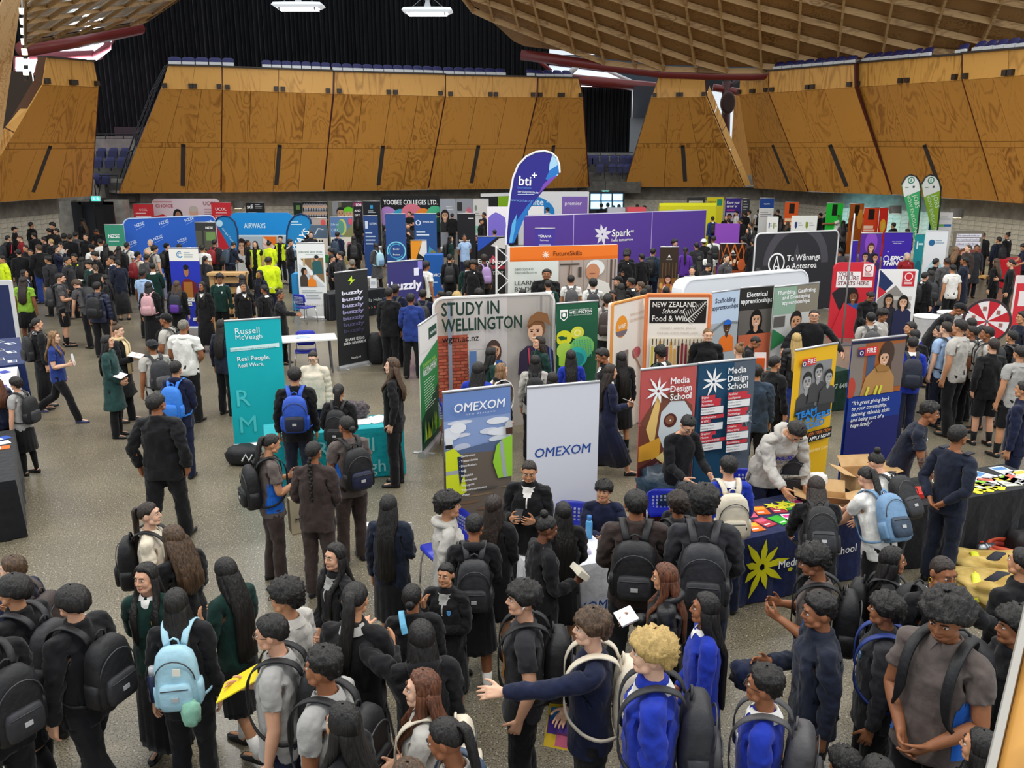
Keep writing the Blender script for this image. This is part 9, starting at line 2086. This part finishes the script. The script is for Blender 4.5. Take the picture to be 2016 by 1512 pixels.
held('paper_box', g(1962,508), 1, 'tan paper box held by the curly brown-haired woman', 'c89a5a', (.3, .2, .06), (0, 0, 0)); held('book', g(231,510), 1, 'dark open folder with pale edges in the arms of the girl left of the aisle', 'c8ccc8', (.34, .02, .24), (60, 0, 0), .08)
held('booklet', g(173,510), 1, 'pale booklet read by the glasses boy left of the aisle', 'd8d4cc', (.22, .01, .15), (60, 0, 0)); held('red_book', g(38,464), 1, 'bright red brochure held up by the far left wall', 'e02a44', (.24, .02, .34), (10, 0, 0))
held('tray', g(1085,1008), 1, 'cream crumpled paper and a lilac wrapper in the hand of the girl with top bun', 'e4dcc8', (.18, .05, .1), (50, 0, 0), .02)
held('leaflet', g(1702,917), -1, 'blue and green leaflet held by the girl with dusty blue backpack', '2a5aa8', (.2, .006, .28), (50, 0, 30), .06, .12, [(.1,.1,.9,.45,'3f9a4a'),(.15,.6,.7,.75,'e8f0f8')])
carrier(g(537,853), 1, 'tan paper carrier bag held between the girls in brown-grey polos', 'cdbf9f', 'MATES')
def front_print(i, txt, z, w, colr, x=0.0, back=False):
 V, T, W = TPL[i['top'], i['lod']]; s = -1 if back else 1
 k = int(np.argmin((V[:,0]-x)**2 + (V[:,2]-z)**2 + 10*((V[:,1]*s) < 0))); a = Art(w, .12); a.text(txt, .02, .8, .96, col=colr, bold=.03)
 for colr_, mb in a.T.items():
  P = np.array(mb.v); P = np.stack([-P[:,0] if not back else P[:,0], np.full(len(P), 0.0), P[:,2] - .06], 1)
  if back: P[:,0] *= 1
  Q = P + np.array([x, V[k,1] + s*.012, z]); k2 = np.array([int(np.argmin((V[:,0]-v[0])**2 + (V[:,2]-v[2])**2 + 10*((V[:,1]*s) < 0))) for v in Q])
  Q[:,1] = V[k2,1] + s*.012
  np_obj('lettering', i['pt'](skin(Q, W[k2], i['B'])), mb.f, mat(colr_, .6), i['o'])
front_print(g(1580,842), 'MDS', 1.28, .2, '3a3ec8'); front_print(g(1580,842), 'GAME', 1.21, .17, '8a8a9a')
front_print(g(1429,501), 'NZ', 1.2, .12, 'd8d83a'); front_print(g(1836,790), 'FIRE', 1.36, .09, 'd8dce4', -.06)
for s in (-1, 1):           # officer's shoulder bars
 i = g(1887,836); V, T, W = TPL[i['top'], 0]; k = int(np.argmin(np.linalg.norm(V - np.array([s*.13, 0, 1.48]), axis=1))); P = np.array([[x, y, z] for x in (-.03, .03) for y in (-.06, .06) for z in (.004, .016)]) + V[k]
 np_obj('shoulder_bar', i['pt'](skin(P, np.repeat(W[k:k+1], 8, 0), i['B'])), [(0,1,3,2),(4,6,7,5),(0,4,5,1),(2,3,7,6),(1,5,7,3),(0,2,6,4)], mat('0e1226', .6), i['o'])
i = g(342,1160); M_ = i['B'][2]
def chestp(p): return i['pt']((np.array([p]) @ M_[:3,:3].T + M_[:3,3]))[0] + i['loc']
bottle('navy flask with a steel lid in the side pocket of the light blue backpack', chestp((-.17, -.24, 1.05)), '1f2a4a', 'b8b8ba', .24, .04)
blob('plush_charm', 'mint green fluffy charm hanging from the light blue backpack', 'charm', chestp((.1, -.36, .9)), (.11, .1, .17), mat('8cc0a8', .95, 'cloth'), 2, .3)
MB().box((0,0,0), (.05,.004,.05)).build('label_patch', mat('f0ece0', .6), i['pack']).location = Vector(chestp((.03,-.345,1.3)) - i['loc'])
i = g(1436,897)
MB().rings([[(.025*math.cos(t), y, .025*math.sin(t)) for t in [2*math.pi*k/14 for k in range(14)]] for y in (0, .004)]).build('round_badge', mat('1a1a1a', .4), i['pack']).location = Vector(i['pt']((np.array([[.09, -.345, 1.12]]) @ i['B'][2][:3,:3].T + i['B'][2][:3,3]))[0])
i = g(809,1150); V, T, W = PACK_PARTS[0][2][0].v, PACK_PARTS[0][2][0].f, None
Vs = np.array(PACK_PARTS[0][2][0].v); np_obj('bag_strap', i['pt'](Vs @ i['B'][2][:3,:3].T + i['B'][2][:3,3]), PACK_PARTS[0][2][0].f, mat('6ab4d8', .6, 'nylon'), i['o'])
